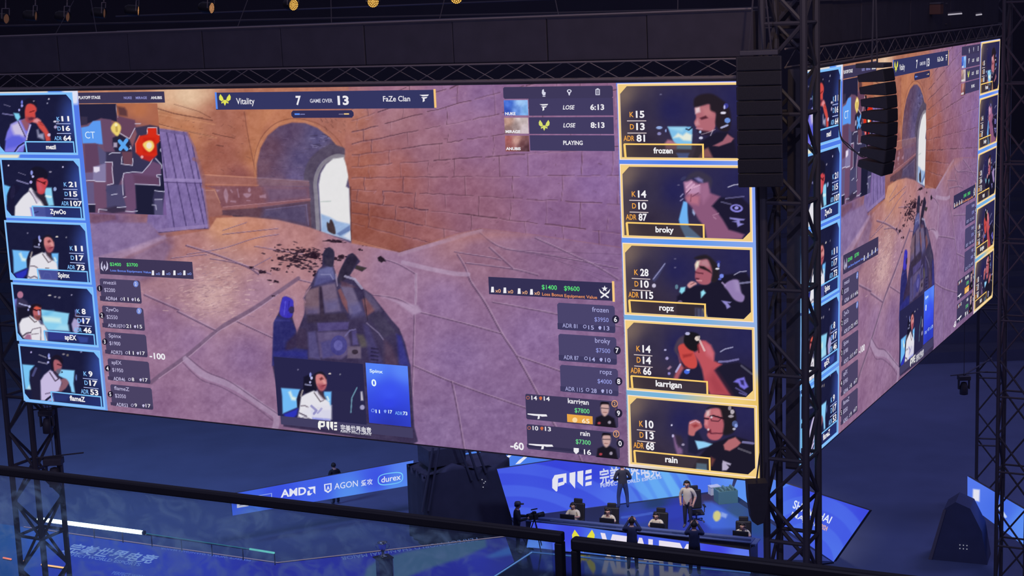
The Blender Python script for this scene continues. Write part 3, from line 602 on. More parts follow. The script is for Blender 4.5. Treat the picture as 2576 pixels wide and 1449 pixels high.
    p.poly(m(725, 605, 780, 570, 830, 580, 845, 640, 800, 690, 750, 660), (242, 206, 112), 1, 2, True); p.ell(*m(792, 622)[0], 7, 8, (236, 226, 214), .9, 2)
    p.poly(m(385, 420, 430, 370, 480, 400, 490, 450, 455, 520, 410, 490, 388, 460), (234, 206, 112), 1, 2, True); p.line(m(440, 400, 445, 470), 5, (180, 150, 80), .8); p.ell(*m(438, 400)[0], 4, 4, (250, 240, 190), .9)
    p.line(m(475, 575, 550, 660), 9, (92, 166, 240), 1); p.line(m(550, 565, 485, 660), 9, (92, 166, 240), 1); p.poly(m(410, 590, 450, 590, 450, 640, 410, 640), (200, 186, 212), .8)
    p.ell(*m(925, 670)[0], 4, 5, (190, 186, 214), .8); p.ell(*m(715, 745)[0], 3.5, 4, (236, 170, 170), .9)
    return p.mesh(0.012, 'minimap')
# ------------------------------------------------------------------ the ten player camera tiles
SKIN = (196, 120, 118); WHITE = (226, 224, 232)
def left_base(a, b):
    p = Pic(PF, [a, b], 1.9, (27, 28, 60), rect=True)
    x0, x1 = a[0], b[0]; y0, y1 = a[1], b[1]
    p.haze(x1 - 2, y0 + 55, 60, 95, (62, 92, 190), .75); p.haze(x1, y1, 90, 50, (40, 66, 150), .6); p.grain(5, 12)
    return p
def right_base(a, b):
    p = Pic(PF, [a, b], 1.9, (36, 33, 74), rect=True)
    p.field([(a[0] + 4, a[1] + 20, (116, 98, 92)), (a[0] + 8, b[1] - 20, (104, 86, 76)), (a[0] + 55, a[1] + 60, (52, 46, 72)), (a[0] + 60, b[1] - 40, (48, 40, 62)), (a[0] + 130, a[1] + 60, (38, 36, 84)), (b[0] - 20, a[1] + 40, (40, 38, 84)), (b[0] - 30, b[1] - 30, (34, 30, 62))], 1, 2.2)
    p.grain(5, 14)
    return p
def headset(p, m, q):   # glints on the headset and arm
    for x, y, rx, ry, c in q: X, Y = m(x, y)[0]; p.ell(X, Y, rx, ry, c, .95, 1.2)

def tile_l1(p):
    m = crop(0, 220, 8.05)
    p.poly(m(95, 1310, 130, 1080, 110, 1060, 150, 900, 230, 740, 380, 660, 500, 640, 640, 760, 570, 960, 520, 1100, 480, 1310), (122, 118, 226), 1, 2)
    p.poly(m(230, 760, 390, 690, 520, 960, 470, 990, 300, 960, 250, 860), (206, 196, 224), .95, 5); p.line(m(370, 680, 520, 1000), 2.6, (70, 56, 86), .9); p.line(m(620, 760, 560, 960, 545, 1060), 3, (206, 200, 226), .9)
    p.poly(m(150, 1040, 250, 980, 400, 970, 500, 1060, 480, 1120, 330, 1200, 130, 1240, 120, 1080), (86, 92, 216), .8, 4); p.line(m(300, 1310, 380, 1190, 490, 1120), 3.5, (34, 30, 60), .95); p.line(m(330, 1310, 410, 1210, 500, 1150), 3, (150, 160, 240), .9)
    p.poly(m(430, 670, 530, 620, 600, 760, 560, 880, 520, 860), (146, 88, 106), 1, 2)
    p.poly(m(490, 430, 530, 350, 620, 320, 700, 340, 740, 400, 745, 470, 720, 520, 725, 600, 690, 660, 610, 720, 540, 680, 510, 590), (204, 74, 70), 1, 2, True); p.poly(m(540, 600, 690, 610, 680, 680, 600, 720, 550, 680), (120, 62, 82), .8, 4)
    p.poly(m(460, 420, 480, 300, 570, 220, 690, 240, 750, 330, 745, 400, 690, 350, 600, 320, 540, 360, 510, 470, 500, 600, 440, 640, 420, 520), (26, 24, 46), 1, 2, True)
    p.line(m(610, 500, 700, 470), 3, (120, 30, 34), .8); p.poly(m(580, 620, 640, 600, 720, 620, 690, 650, 600, 660), (84, 34, 52), .8, 2)
    p.poly(m(640, 690, 740, 620, 800, 640, 900, 760, 960, 850, 1010, 950, 1030, 1080, 940, 1090, 900, 930, 800, 820, 740, 720), (206, 78, 72), 1, 2); p.poly(m(690, 650, 760, 620, 830, 670, 760, 720, 680, 700), (222, 150, 160), .9, 3)
    for q in ((780, 690, 850, 720), (820, 740, 880, 770)): p.line(m(*q), 1.5, (130, 40, 44), .8)
    p.poly(m(280, 515, 390, 525, 420, 600, 370, 680, 320, 620), (128, 208, 240), 1, 2); p.line(m(85, 345, 215, 385), 2, (120, 116, 150), .8); p.line(m(60, 530, 270, 560), 3.5, (140, 136, 190), .7)
    headset(p, m, ((450, 300, 2.5, 5, (120, 130, 230)), (450, 370, 3, 3.5, (160, 160, 240)), (395, 455, 2.6, 3, (170, 170, 235)), (995, 235, 2, 2, (220, 220, 240)), (965, 320, 1.6, 1.6, (170, 170, 200)), (690, 275, 2, 1.6, (160, 150, 180)), (1120, 690, 4, 2.4, (226, 222, 245)), (1180, 695, 2, 2, (226, 222, 245)), (1130, 800, 4, 4, (180, 170, 210)), (1000, 960, 4, 4, (214, 190, 220))))
    p.poly(m(750, 860, 780, 850, 800, 940, 890, 930, 900, 1060, 770, 1010), (176, 176, 206), .85, 3)
def tile_l2(p):
    m = crop(0, 385, 8.278)
    p.poly(m(30, 640, 220, 700, 160, 850, 140, 1090, 60, 1080), (110, 190, 245), 1, 2); p.poly(m(930, 760, 970, 720, 1080, 720, 1100, 900, 1130, 1090, 1010, 1100, 960, 980), (140, 208, 240), 1, 2); p.line(m(960, 900, 1060, 910), 6, (214, 240, 244), .9)
    p.ell(*m(270, 820)[0], 5.5, 16, (122, 112, 172), .9, 2, .15); p.poly(m(150, 900, 210, 740, 330, 620, 440, 720, 300, 900, 320, 1300, 180, 1200), (26, 24, 54), .9, 2)
    p.poly(m(310, 1330, 320, 1110, 430, 960, 500, 880, 600, 800, 620, 730, 720, 700, 800, 850, 940, 1080, 960, 1330), WHITE, 1, 2); p.line(m(620, 790, 700, 900, 770, 1040), 3, (110, 96, 124), .9); p.poly(m(640, 770, 700, 740, 830, 1000, 780, 1050), (206, 196, 216), .9, 2)
    p.poly(m(700, 800, 780, 800, 930, 860, 1010, 1080, 930, 1110, 860, 1000, 760, 900), (44, 38, 56), 1, 3)
    p.poly(m(740, 560, 800, 520, 900, 510, 990, 560, 1000, 640, 960, 730, 930, 830, 860, 860, 790, 820, 760, 700), (200, 70, 78), 1, 2, True); p.poly(m(780, 640, 840, 600, 900, 760, 840, 800), (206, 96, 116), .8, 5)
    p.poly(m(640, 450, 660, 330, 760, 280, 900, 310, 990, 390, 1000, 500, 940, 540, 900, 510, 790, 530, 760, 640, 770, 800, 700, 780, 640, 660), (24, 22, 42), 1, 2, True); p.line(m(760, 560, 900, 620, 960, 600), 3, (70, 20, 30), .9); p.line(m(900, 620, 940, 640), 4, (90, 24, 30), .9)
    p.poly(m(630, 1130, 1110, 1130, 1100, 1330, 670, 1330), (112, 118, 214), .85, 2); p.line(m(725, 1245, 800, 1220), 3, (46, 40, 90), .8)
    p.poly(m(90, 1090, 160, 1100, 210, 1260, 150, 1280, 100, 1160), (30, 34, 80), 1, 2)
    headset(p, m, ((665, 410, 3, 6, (150, 160, 240)), (690, 490, 3, 3, (190, 190, 246)), (650, 605, 3.4, 4, (180, 170, 236)), (185, 258, 2, 2, (220, 210, 240)), (1315, 290, 2, 2, (190, 186, 225)), (1055, 390, 3.5, 2, (150, 146, 170)), (1150, 750, 4, 5, (150, 170, 220))))
    p.line(m(390, 405, 535, 455), 1.6, (130, 126, 160), .8); p.line(m(360, 570, 590, 640), 4, (150, 146, 196), .7)
def tile_l3(p, m=None):
    m = m or crop(10, 545, 8.278)
    p.poly(m(180, 690, 540, 715, 480, 900, 490, 1060, 210, 1180, 200, 850), (112, 184, 244), 1, 2); p.poly(m(320, 770, 360, 750, 400, 850, 470, 880, 450, 930, 380, 920), (226, 240, 230), .95, 3); p.poly(m(230, 1190, 500, 1080, 480, 1200, 400, 1290, 270, 1280), (44, 52, 190), .95, 3)
    p.poly(m(1000, 760, 1140, 760, 1130, 1100, 1080, 980, 990, 860), (112, 184, 244), 1, 2); p.line(m(1060, 860, 1090, 920), 5, (214, 236, 240), .8)
    p.poly(m(480, 900, 530, 760, 580, 710, 610, 760, 560, 900, 530, 1060, 490, 1060), (34, 30, 52), 1, 2); p.line(m(560, 840, 590, 740), 4, (170, 160, 160), .8)
    p.poly(m(610, 480, 720, 430, 830, 480, 860, 700, 830, 760, 640, 800, 600, 700), (24, 22, 44), 1, 2)
    p.poly(m(490, 1300, 530, 1080, 560, 860, 640, 810, 800, 740, 880, 780, 1000, 880, 1100, 960, 1130, 1100, 1120, 1320), WHITE, 1, 2); p.line(m(810, 780, 930, 950, 980, 930), 3, (104, 92, 104), .9); p.poly(m(830, 760, 870, 740, 1000, 900, 960, 940), (212, 204, 220), .9, 2)
    p.line(m(560, 1030, 640, 1030, 700, 1060), 3.5, (120, 108, 124), .8); p.line(m(500, 1240, 560, 1270, 640, 1240, 740, 1290), 4, (110, 100, 120), .8); p.poly(m(740, 1110, 1120, 1110, 1120, 1310, 780, 1310), (112, 118, 214), .9, 2); p.line(m(800, 1290, 860, 1160, 960, 1180, 1000, 1290), 3, (150, 158, 236), .7); p.line(m(870, 1070, 940, 1072), 2.4, (90, 84, 96), .8)
    p.poly(m(870, 640, 960, 760, 1040, 900, 1000, 910, 900, 800), (66, 50, 62), 1, 3)
    p.poly(m(830, 460, 900, 410, 1000, 440, 1040, 510, 1050, 600, 1030, 680, 980, 740, 920, 730, 870, 660, 830, 560), (206, 128, 130), 1, 2, True); p.poly(m(880, 620, 1030, 620, 1020, 700, 960, 745, 900, 720), (150, 66, 84), .85, 5); p.poly(m(960, 500, 1040, 600, 1000, 610), (232, 176, 170), .8, 3)
    p.poly(m(790, 470, 850, 400, 960, 380, 1040, 470, 1040, 520, 980, 440, 900, 420, 840, 460, 840, 620, 860, 700, 810, 680), (30, 26, 42), 1, 2, True); p.poly(m(910, 510, 960, 480, 990, 520, 930, 545), (96, 38, 46), .9, 2); p.line(m(960, 650, 1020, 640), 2.4, (120, 40, 56), .9)
    headset(p, m, ((740, 440, 2.5, 6, (150, 160, 236)), (760, 500, 3, 4, (200, 200, 246)), (735, 580, 2.4, 3, (190, 190, 240)), (1108, 418, 3.4, 1.8, (236, 224, 214)), (1305, 430, 2, 2, (130, 130, 150)), (500, 340, 2, 2, (120, 116, 150))))
    p.line(m(640, 620, 750, 640), 4, (160, 160, 200), .7)
def tile_l4(p):
    m = crop(20, 700, 8.279)
    p.poly(m(690, 645, 1280, 730, 1250, 950, 1280, 1100, 840, 1080, 740, 940), (138, 206, 238), 1, 2); p.poly(m(780, 700, 950, 680, 830, 790, 720, 780), (96, 176, 226), .8, 6); p.poly(m(720, 790, 880, 800, 1100, 830, 1110, 930, 760, 900), (206, 234, 232), .9, 4); p.poly(m(1000, 1060, 1100, 970, 1260, 980, 1280, 1100), (170, 220, 240), .8, 5)
    p.poly(m(830, 1090, 1280, 1120, 1460, 1170, 1200, 1290, 860, 1300), (62, 66, 170), 1, 4); p.poly(m(1440, 1200, 1680, 1230, 1660, 1330, 1510, 1340), (84, 110, 214), .9, 2)
    p.poly(m(120, 430, 200, 425, 190, 700, 150, 720), (120, 124, 214), .9, 2); p.ell(*m(262, 345)[0], 7.5, 9, (176, 116, 146), 1, 2); p.poly(m(200, 430, 300, 410, 400, 480, 440, 560, 380, 700, 330, 1000, 220, 1100, 190, 900, 170, 580), (58, 52, 84), 1, 3); p.poly(m(200, 600, 470, 590, 480, 780, 330, 830, 250, 960, 210, 1000), (26, 24, 44), 1, 3); p.line(m(240, 520, 320, 550, 450, 580), 3, (176, 180, 226), .9)
    p.poly(m(240, 950, 300, 840, 440, 800, 470, 770, 560, 840, 680, 880, 760, 960, 830, 1080, 840, 1310, 500, 1300, 330, 1240, 260, 1120), WHITE, 1, 2); p.line(m(450, 800, 560, 910, 600, 900), 3, (100, 88, 96), .9); p.line(m(480, 1120, 520, 1060, 690, 1020, 690, 1300), 2.6, (120, 108, 124), .8); p.line(m(320, 1200, 400, 1140, 480, 1130), 4, (90, 78, 96), .9); p.line(m(500, 1165, 640, 1150), 2.4, (120, 108, 124), .8)
    p.poly(m(350, 1230, 400, 1160, 480, 1170, 500, 1280, 360, 1270), (160, 112, 146), 1, 2); p.poly(m(640, 880, 720, 900, 750, 970, 690, 960), (66, 66, 104), .9, 2)
    p.poly(m(520, 660, 540, 590, 620, 560, 690, 600, 690, 700, 690, 800, 640, 870, 570, 840, 530, 760), (184, 98, 104), 1, 2, True); p.poly(m(540, 590, 620, 565, 690, 610, 660, 650, 560, 650), (222, 88, 66), .9, 3); p.poly(m(560, 780, 690, 780, 680, 840, 620, 870), (96, 56, 56), .8, 3)
    p.poly(m(470, 640, 490, 560, 600, 530, 690, 560, 690, 610, 600, 580, 540, 620, 520, 700, 530, 780, 480, 760), (34, 22, 36), 1, 2, True); p.line(m(530, 640, 600, 670, 680, 660), 4, (60, 14, 24), .9); p.line(m(640, 680, 650, 750), 4, (186, 186, 236), .8)
    p.poly(m(1330, 950, 1380, 830, 1460, 860, 1500, 960, 1480, 1050, 1440, 1170, 1360, 1100), (170, 160, 206), 1, 2); p.poly(m(1390, 760, 1440, 740, 1500, 760, 1490, 830, 1410, 820), (70, 50, 66), 1, 2); p.line(m(1415, 660, 1415, 780), 3, (130, 140, 220), .7)
    headset(p, m, ((455, 590, 3, 3.5, (200, 200, 246)), (430, 655, 2.4, 3, (160, 160, 220)), (875, 355, 4, 1.8, (214, 206, 200)), (990, 385, 3, 2, (150, 146, 160)), (1075, 400, 3.5, 2.4, (130, 126, 146)), (1330, 345, 2, 2, (150, 146, 180)), (1560, 880, 7, 4, (90, 110, 200))))
def tile_l5(p):
    m = crop(40, 855, 7.832)
    p.poly(m(130, 480, 370, 500, 280, 610, 270, 800, 300, 970, 190, 970), (120, 196, 244), 1, 2); p.poly(m(230, 960, 270, 890, 300, 970), (216, 240, 240), .9, 3); p.poly(m(880, 580, 1160, 600, 1140, 860, 1170, 1040, 1100, 1030, 1050, 850, 960, 760, 840, 700), (140, 208, 250), 1, 2)
    p.poly(m(290, 640, 410, 510, 500, 600, 470, 800, 500, 1190, 330, 1170, 300, 900), (32, 30, 58), 1, 2); p.line(m(340, 700, 400, 560), 6, (84, 86, 140), .8)
    p.poly(m(500, 1190, 490, 800, 560, 690, 680, 590, 760, 640, 860, 740, 910, 820, 870, 1000, 740, 1040, 760, 1210), (198, 186, 224), 1, 2); p.line(m(670, 640, 780, 810, 840, 770), 3, (74, 60, 84), .9); p.line(m(590, 1060, 690, 1040), 3.5, (110, 96, 130), .8); p.line(m(600, 1190, 700, 1110), 6, (26, 24, 50), .95); p.line(m(640, 1200, 740, 1120), 4, (150, 170, 236), .9)
    p.poly(m(740, 430, 800, 370, 880, 420, 910, 500, 900, 560, 860, 640, 800, 660, 750, 580), (170, 96, 108), 1, 2, True); p.poly(m(820, 580, 900, 560, 880, 650, 830, 670, 780, 620), (86, 96, 122), .9, 3)
    p.poly(m(700, 460, 720, 340, 820, 290, 920, 360, 930, 460, 900, 460, 840, 400, 760, 390, 740, 480, 750, 590, 710, 560), (28, 22, 40), 1, 2, True); p.line(m(830, 480, 900, 500), 4, (90, 40, 52), .9); p.line(m(770, 640, 850, 740), 7, (52, 42, 66), .9)
    p.poly(m(890, 780, 980, 760, 1040, 820, 1040, 880, 980, 960, 880, 1020, 860, 960, 910, 860), (136, 92, 108), 1, 2, True); p.poly(m(1040, 870, 1080, 930, 1100, 1050, 980, 1040, 1000, 960), (30, 34, 66), 1, 2)
    p.poly(m(750, 1060, 1100, 1080, 1000, 1200, 780, 1210), (52, 70, 136), .8, 4); p.line(m(460, 290, 600, 345), 2.4, (150, 146, 166), .8); p.line(m(450, 430, 620, 470), 3.5, (150, 146, 176), .7)
    headset(p, m, ((655, 310, 2.4, 6, (150, 160, 236)), (665, 360, 3, 2.6, (200, 200, 246)), (640, 440, 2.6, 3, (180, 180, 236)), (305, 240, 2.2, 2.2, (190, 180, 236)), (1290, 238, 2.6, 1.4, (150, 150, 200)), (945, 280, 3.5, 2, (150, 140, 150)), (1025, 300, 3, 3, (120, 112, 110)), (915, 635, 1.8, 2.2, (30, 26, 40)), (1195, 740, 2, 8, (90, 110, 170))))

def tile_r1(p):
    m = crop(1545, 195, 6.586)
    p.poly(m(890, 815, 1270, 815, 1300, 850, 1285, 1190, 1040, 1185, 960, 1000), (126, 190, 232), 1, 2); p.poly(m(900, 820, 1190, 820, 1130, 900, 960, 860), (164, 216, 238), .8, 4); p.poly(m(980, 1000, 1060, 920, 1140, 960, 1200, 910, 1290, 950, 1280, 1050, 1150, 1040, 1080, 990), (234, 236, 220), .95, 3); p.line(m(1195, 850, 1240, 870, 1290, 830), 3.5, (30, 38, 60), .9)
    p.poly(m(840, 1090, 890, 1030, 960, 1040, 1050, 1110, 1030, 1190, 860, 1190), (170, 112, 130), 1, 3); p.poly(m(1030, 1250, 1250, 1250, 1220, 1330, 1070, 1330), (84, 124, 226), 1, 2)
    p.poly(m(1300, 1330, 1380, 1100, 1560, 980, 1700, 900, 1880, 900, 1980, 1010, 2050, 1330), (30, 26, 46), 1, 3); p.poly(m(1480, 1200, 1560, 1160, 1640, 1330, 1400, 1330), (140, 88, 90), .95, 3); p.poly(m(1880, 935, 1985, 1010, 1940, 1070, 1740, 1140, 1640, 1130, 1800, 1050), (158, 96, 112), 1, 2)
    p.poly(m(1340, 500, 1420, 470, 1560, 430, 1680, 520, 1690, 700, 1660, 860, 1560, 920, 1440, 890, 1370, 830, 1330, 740, 1360, 660), (176, 104, 116), 1, 2, True); p.poly(m(1345, 500, 1420, 480, 1430, 570, 1350, 600), (226, 200, 206), .95, 3); p.poly(m(1440, 480, 1600, 480, 1640, 640, 1500, 640), (196, 128, 132), .6, 6); p.poly(m(1380, 870, 1500, 880, 1620, 900, 1560, 960, 1420, 940), (40, 26, 44), .9, 3)
    p.poly(m(1320, 420, 1340, 340, 1440, 280, 1620, 270, 1780, 360, 1900, 480, 1940, 700, 1900, 880, 1760, 880, 1680, 760, 1690, 600, 1600, 540, 1580, 440, 1480, 460, 1340, 490), (38, 30, 40), 1, 3, True)
    p.poly(m(1420, 670, 1520, 630, 1560, 670, 1450, 700), (80, 36, 50), .95, 2); p.poly(m(1340, 760, 1390, 680, 1420, 780, 1360, 800), (206, 146, 156), .8, 3); p.line(m(1370, 840, 1460, 850), 4, (190, 130, 150), .8); p.line(m(1450, 940, 1560, 910, 1680, 860), 2.4, (206, 190, 206), .5); p.line(m(1600, 960, 1640, 870), 2.4, (190, 180, 200), .7)
    headset(p, m, ((1855, 470, 6, 7, (60, 62, 150)), (1830, 490, 2.6, 5, (190, 190, 240)), (1810, 585, 7, 3.4, (226, 222, 240)), (1880, 710, 7.5, 6.5, (112, 150, 226)), (1430, 900, 3, 3.6, (180, 200, 240)), (1440, 1000, 5, 3.4, (206, 206, 232)), (750, 830, 8, 3.6, (150, 176, 230)), (750, 930, 5, 4, (140, 136, 190)), (860, 880, 1.8, 4, (150, 170, 230)), (775, 280, 3, 1.6, (110, 106, 140))))
    p.line(m(1780, 830, 1880, 790), 5, (176, 180, 220), .9)
def tile_r2(p):
    m = crop(1545, 400, 6.586)
    p.poly(m(1150, 700, 1215, 710, 1220, 900, 1240, 1120, 1440, 1300, 1190, 1310, 1100, 1120, 1075, 1000, 1110, 860), (112, 178, 242), 1, 2); p.poly(m(1300, 830, 1350, 830, 1365, 880, 1330, 935, 1300, 890), (176, 200, 244), .9, 2)
    p.poly(m(1560, 760, 1760, 640, 2100, 620, 2240, 760, 2240, 1180, 2150, 1240, 1900, 1180, 1700, 880), (30, 26, 50), 1, 3)
    p.poly(m(1160, 380, 1280, 340, 1400, 400, 1560, 380, 1590, 560, 1760, 620, 1620, 780, 1700, 860, 1800, 1000, 1900, 1170, 2040, 1210, 2160, 1250, 2120, 1325, 1540, 1325, 1500, 1120, 1400, 1000, 1290, 800, 1200, 700, 1170, 560), (138, 88, 122), 1, 3)
    p.poly(m(1160, 390, 1270, 350, 1350, 420, 1440, 450, 1430, 560, 1300, 590, 1200, 570), (196, 148, 184), .85, 4); p.poly(m(1180, 640, 1280, 580, 1420, 620, 1400, 760, 1290, 740, 1210, 700), (190, 116, 136), .8, 5); p.poly(m(1440, 420, 1570, 390, 1590, 600, 1480, 740, 1430, 600), (166, 112, 148), .7, 6)
    for q in ((1200, 470, 1290, 380), (1240, 500, 1330, 420), (1200, 540, 1290, 480), (1320, 470, 1420, 430)): p.line(m(*q), 4, (216, 170, 200), .75)
    p.line(m(1200, 580, 1270, 500), 2.4, (92, 50, 78), .8); p.line(m(1300, 620, 1400, 560), 3, (110, 62, 92), .7); p.line(m(1280, 590, 1270, 700), 3, (110, 60, 84), .6)
    p.poly(m(1190, 340, 1250, 250, 1380, 200, 1520, 240, 1620, 340, 1600, 480, 1560, 380, 1460, 380, 1330, 310, 1220, 360), (58, 52, 74), 1, 4, True); p.poly(m(1340, 320, 1400, 300, 1470, 340, 1470, 390, 1400, 370), (132, 126, 186), .9, 3); p.ell(*m(1150, 320)[0], 8, 4, (58, 58, 96), .9, 2, -.6)
    p.line(m(1890, 465, 1980, 430, 2085, 415), 2.6, (206, 204, 226), .8); p.line(m(1850, 650, 1960, 640, 2150, 620), 4, (120, 116, 166), .6); p.line(m(1780, 710, 1940, 750), 4, (110, 106, 146), .6)
    p.disc_ring = None
    p.ell(*m(2030, 815)[0], 16, 10, (134, 128, 214), 1, 1.5, .1); p.ell(*m(2030, 812)[0], 11, 6, (32, 28, 58), 1, 1.5, .1); p.ell(*m(2030, 810)[0], 5, 4, (150, 144, 224), 1, 1.2)
    p.poly(m(1915, 965, 2170, 995, 2150, 1015, 2080, 1020, 2090, 1060, 2155, 1075, 2050, 1125, 2030, 1050, 1960, 1035, 2040, 1020, 1920, 990), (140, 134, 206), 1, 1.5); p.line(m(1640, 930, 1730, 900), 3, (166, 120, 150), .8); p.line(m(1650, 960, 1690, 990), 3, (176, 130, 160), .8)
    p.ell(*m(1070, 430)[0], 3, 1.4, (110, 106, 140), .9); p.line(m(1105, 620, 1140, 580), 3.5, (150, 146, 190), .8); p.line(m(1100, 690, 1140, 660), 3.5, (140, 136, 180), .8)
def tile_r3(p):
    m = crop(1550, 600, 6.586)
    p.poly(m(600, 690, 640, 600, 810, 410, 815, 440, 700, 640, 640, 720), (66, 66, 106), .9, 2); p.line(m(620, 670, 720, 540, 810, 415), 3, (150, 150, 196), .8)
    p.poly(m(1000, 1340, 1010, 960, 1180, 820, 1330, 780, 1560, 740, 1700, 660, 1800, 600, 2160, 560, 2240, 700, 2240, 1200, 2120, 1330), (28, 25, 46), 1, 3)
    p.poly(m(1310, 420, 1380, 350, 1500, 330, 1590, 420, 1600, 560, 1580, 700, 1520, 760, 1420, 760, 1350, 720, 1310, 640, 1320, 520), (166, 92, 108), 1, 2, True); p.poly(m(1310, 430, 1340, 370, 1390, 370, 1370, 460, 1320, 520), (232, 228, 206), .95, 3); p.poly(m(1400, 360, 1510, 340, 1570, 440, 1520, 480, 1400, 440), (190, 146, 156), .7, 6)
    p.poly(m(1300, 330, 1360, 290, 1500, 270, 1620, 360, 1700, 480, 1700, 640, 1640, 720, 1580, 700, 1600, 560, 1560, 420, 1510, 340, 1400, 350), (38, 32, 40), 1, 3, True); p.poly(m(1380, 450, 1460, 460, 1560, 530, 1590, 580, 1500, 530, 1390, 490), (34, 24, 30), .95, 2); p.line(m(1320, 560, 1440, 580), 4, (96, 44, 60), .8); p.poly(m(1330, 650, 1380, 660, 1370, 690, 1320, 670), (70, 26, 44), .9, 2); p.line(m(1340, 690, 1420, 700), 3, (216, 150, 156), .8)
    p.poly(m(1180, 770, 1240, 710, 1310, 720, 1340, 750, 1290, 780, 1220, 820), (206, 150, 152), 1, 2, True); p.line(m(1240, 760, 1300, 730), 2, (120, 70, 80), .8)
    p.poly(m(1070, 810, 1150, 800, 1140, 870, 1090, 915, 1050, 880), (140, 216, 236), 1, 2); p.poly(m(1405, 880, 1450, 850, 1490, 900, 1410, 985), (150, 224, 244), 1, 2)
    p.poly(m(1790, 780, 1860, 710, 1950, 680, 2030, 700, 2070, 880, 2130, 960, 2090, 1050, 1960, 1010, 1850, 860), (146, 124, 176), 1, 2, True); p.poly(m(1950, 690, 2030, 710, 2060, 880, 1990, 860), (166, 146, 192), .7, 6); p.line(m(1760, 730, 1810, 780), 4, (170, 150, 196), .8); p.line(m(1960, 600, 2050, 550, 2160, 540), 2.4, (180, 178, 206), .8); p.line(m(2060, 740, 2230, 720), 5, (150, 148, 190), .7)
    p.poly(m(1745, 1025, 1910, 1050, 1890, 1070, 1850, 1065, 1900, 1130, 1840, 1165, 1815, 1100, 1790, 1075), (142, 134, 200), 1, 1.5); p.poly(m(1310, 1150, 1480, 1160, 1510, 1300, 1310, 1300), (96, 120, 190), .9, 3); p.line(m(1440, 1170, 1500, 1290), 4, (230, 210, 150), .8); p.line(m(1340, 1170, 1340, 1290), 3, (36, 40, 90), .8); p.line(m(1400, 1170, 1400, 1290), 3, (50, 60, 140), .8)
    headset(p, m, ((1700, 390, 5, 4, (48, 50, 130)), (1700, 440, 3, 6, (130, 146, 226)), (1680, 500, 5, 2.6, (226, 226, 240)), (1750, 620, 5.5, 5.5, (120, 140, 236)), (1720, 670, 4, 3, (90, 100, 190)), (980, 335, 3, 1.4, (100, 96, 130)), (980, 480, 3, 1.4, (110, 106, 140)), (1060, 1050, 6, 4, (112, 96, 126)), (630, 780, 5, 5, (206, 200, 226)), (1005, 800, 4, 6, (96, 130, 150))))
def tile_r4(p):
    m = crop(1560, 795, 6.586)
    p.poly(m(1560, 760, 1700, 800, 1960, 760, 2200, 900, 2200, 1340, 2060, 1350, 1840, 1310, 1680, 1080, 1560, 880), (30, 27, 48), 1, 3); p.poly(m(880, 1040, 940, 900, 1040, 760, 1300, 780, 1380, 940, 1400, 1100, 960, 1100), (34, 30, 56), .95, 3)
    p.poly(m(960, 500, 1040, 440, 1160, 480, 1240, 620, 1280, 760, 1260, 850, 1180, 870, 1090, 830, 1010, 720, 980, 620), (200, 74, 70), 1, 2, True); p.poly(m(960, 620, 1010, 780, 1060, 860, 990, 980, 960, 1060, 880, 1050, 930, 920, 1000, 800), (168, 88, 100), 1, 3); p.line(m(930, 920, 1000, 800), 5, (190, 190, 240), .8)
    p.poly(m(900, 560, 930, 440, 1000, 350, 1100, 330, 1150, 460, 1060, 450, 960, 500, 960, 640), (74, 62, 82), 1, 3, True); p.poly(m(1060, 440, 1080, 300, 1180, 260, 1300, 300, 1330, 400, 1290, 560, 1220, 580, 1130, 540), (26, 24, 32), 1, 2, True)
    p.poly(m(1220, 610, 1300, 560, 1290, 480, 1340, 400, 1420, 410, 1500, 480, 1560, 600, 1560, 740, 1690, 800, 1600, 860, 1560, 900, 1680, 1080, 1830, 1310, 1500, 1300, 1400, 1080, 1360, 880, 1310, 760, 1260, 680), (188, 82, 92), 1, 3); p.poly(m(1380, 430, 1500, 490, 1560, 620, 1540, 720, 1440, 640, 1400, 540), (206, 112, 128), .8, 6); p.line(m(1320, 400, 1400, 570), 5, (226, 200, 200), .8); p.poly(m(1560, 900, 1680, 1080, 1830, 1310, 1560, 1300, 1440, 1050), (150, 56, 70), .6, 12)
    p.line(m(1290, 480, 1310, 600), 4, (120, 40, 46), .8); p.poly(m(1040, 640, 1200, 620, 1180, 660, 1050, 690), (140, 40, 44), .7, 3); p.poly(m(1060, 840, 1110, 830, 1120, 870, 1070, 880), (110, 40, 50), .8, 2)
    headset(p, m, ((1120, 290, 6, 4, (186, 184, 226)), (1280, 370, 6, 6, (232, 216, 206)), (1310, 350, 3, 4, (180, 170, 170)), (1110, 920, 7, 6, (72, 110, 230)), (1130, 890, 5, 2, (200, 206, 246)), (750, 560, 3, 2.4, (190, 186, 230)), (780, 700, 4, 4, (170, 160, 210)), (815, 950, 3.6, 3.6, (150, 140, 210))))
    p.poly(m(780, 870, 830, 820, 860, 845, 810, 890), (170, 130, 156), .9, 1.5); p.line(m(1665, 590, 1740, 545, 1870, 515), 3, (176, 176, 210), .8); p.line(m(1640, 755, 1780, 750, 1960, 715), 5, (146, 140, 200), .7)
    p.poly(m(1880, 1090, 1940, 1040, 2060, 1010, 2080, 1080, 2130, 1170, 2060, 1215, 1990, 1170, 1960, 1110), (122, 114, 220), 1, 2); p.poly(m(1990, 1060, 2050, 1060, 2060, 1150, 2010, 1130), (40, 34, 84), .9, 2); p.line(m(1920, 1190, 2100, 1290), 4, (100, 94, 160), .7); p.line(m(2010, 820, 2190, 960), 5, (110, 108, 130), .6); p.line(m(1980, 1270, 2090, 1310), 4, (110, 104, 170), .7)
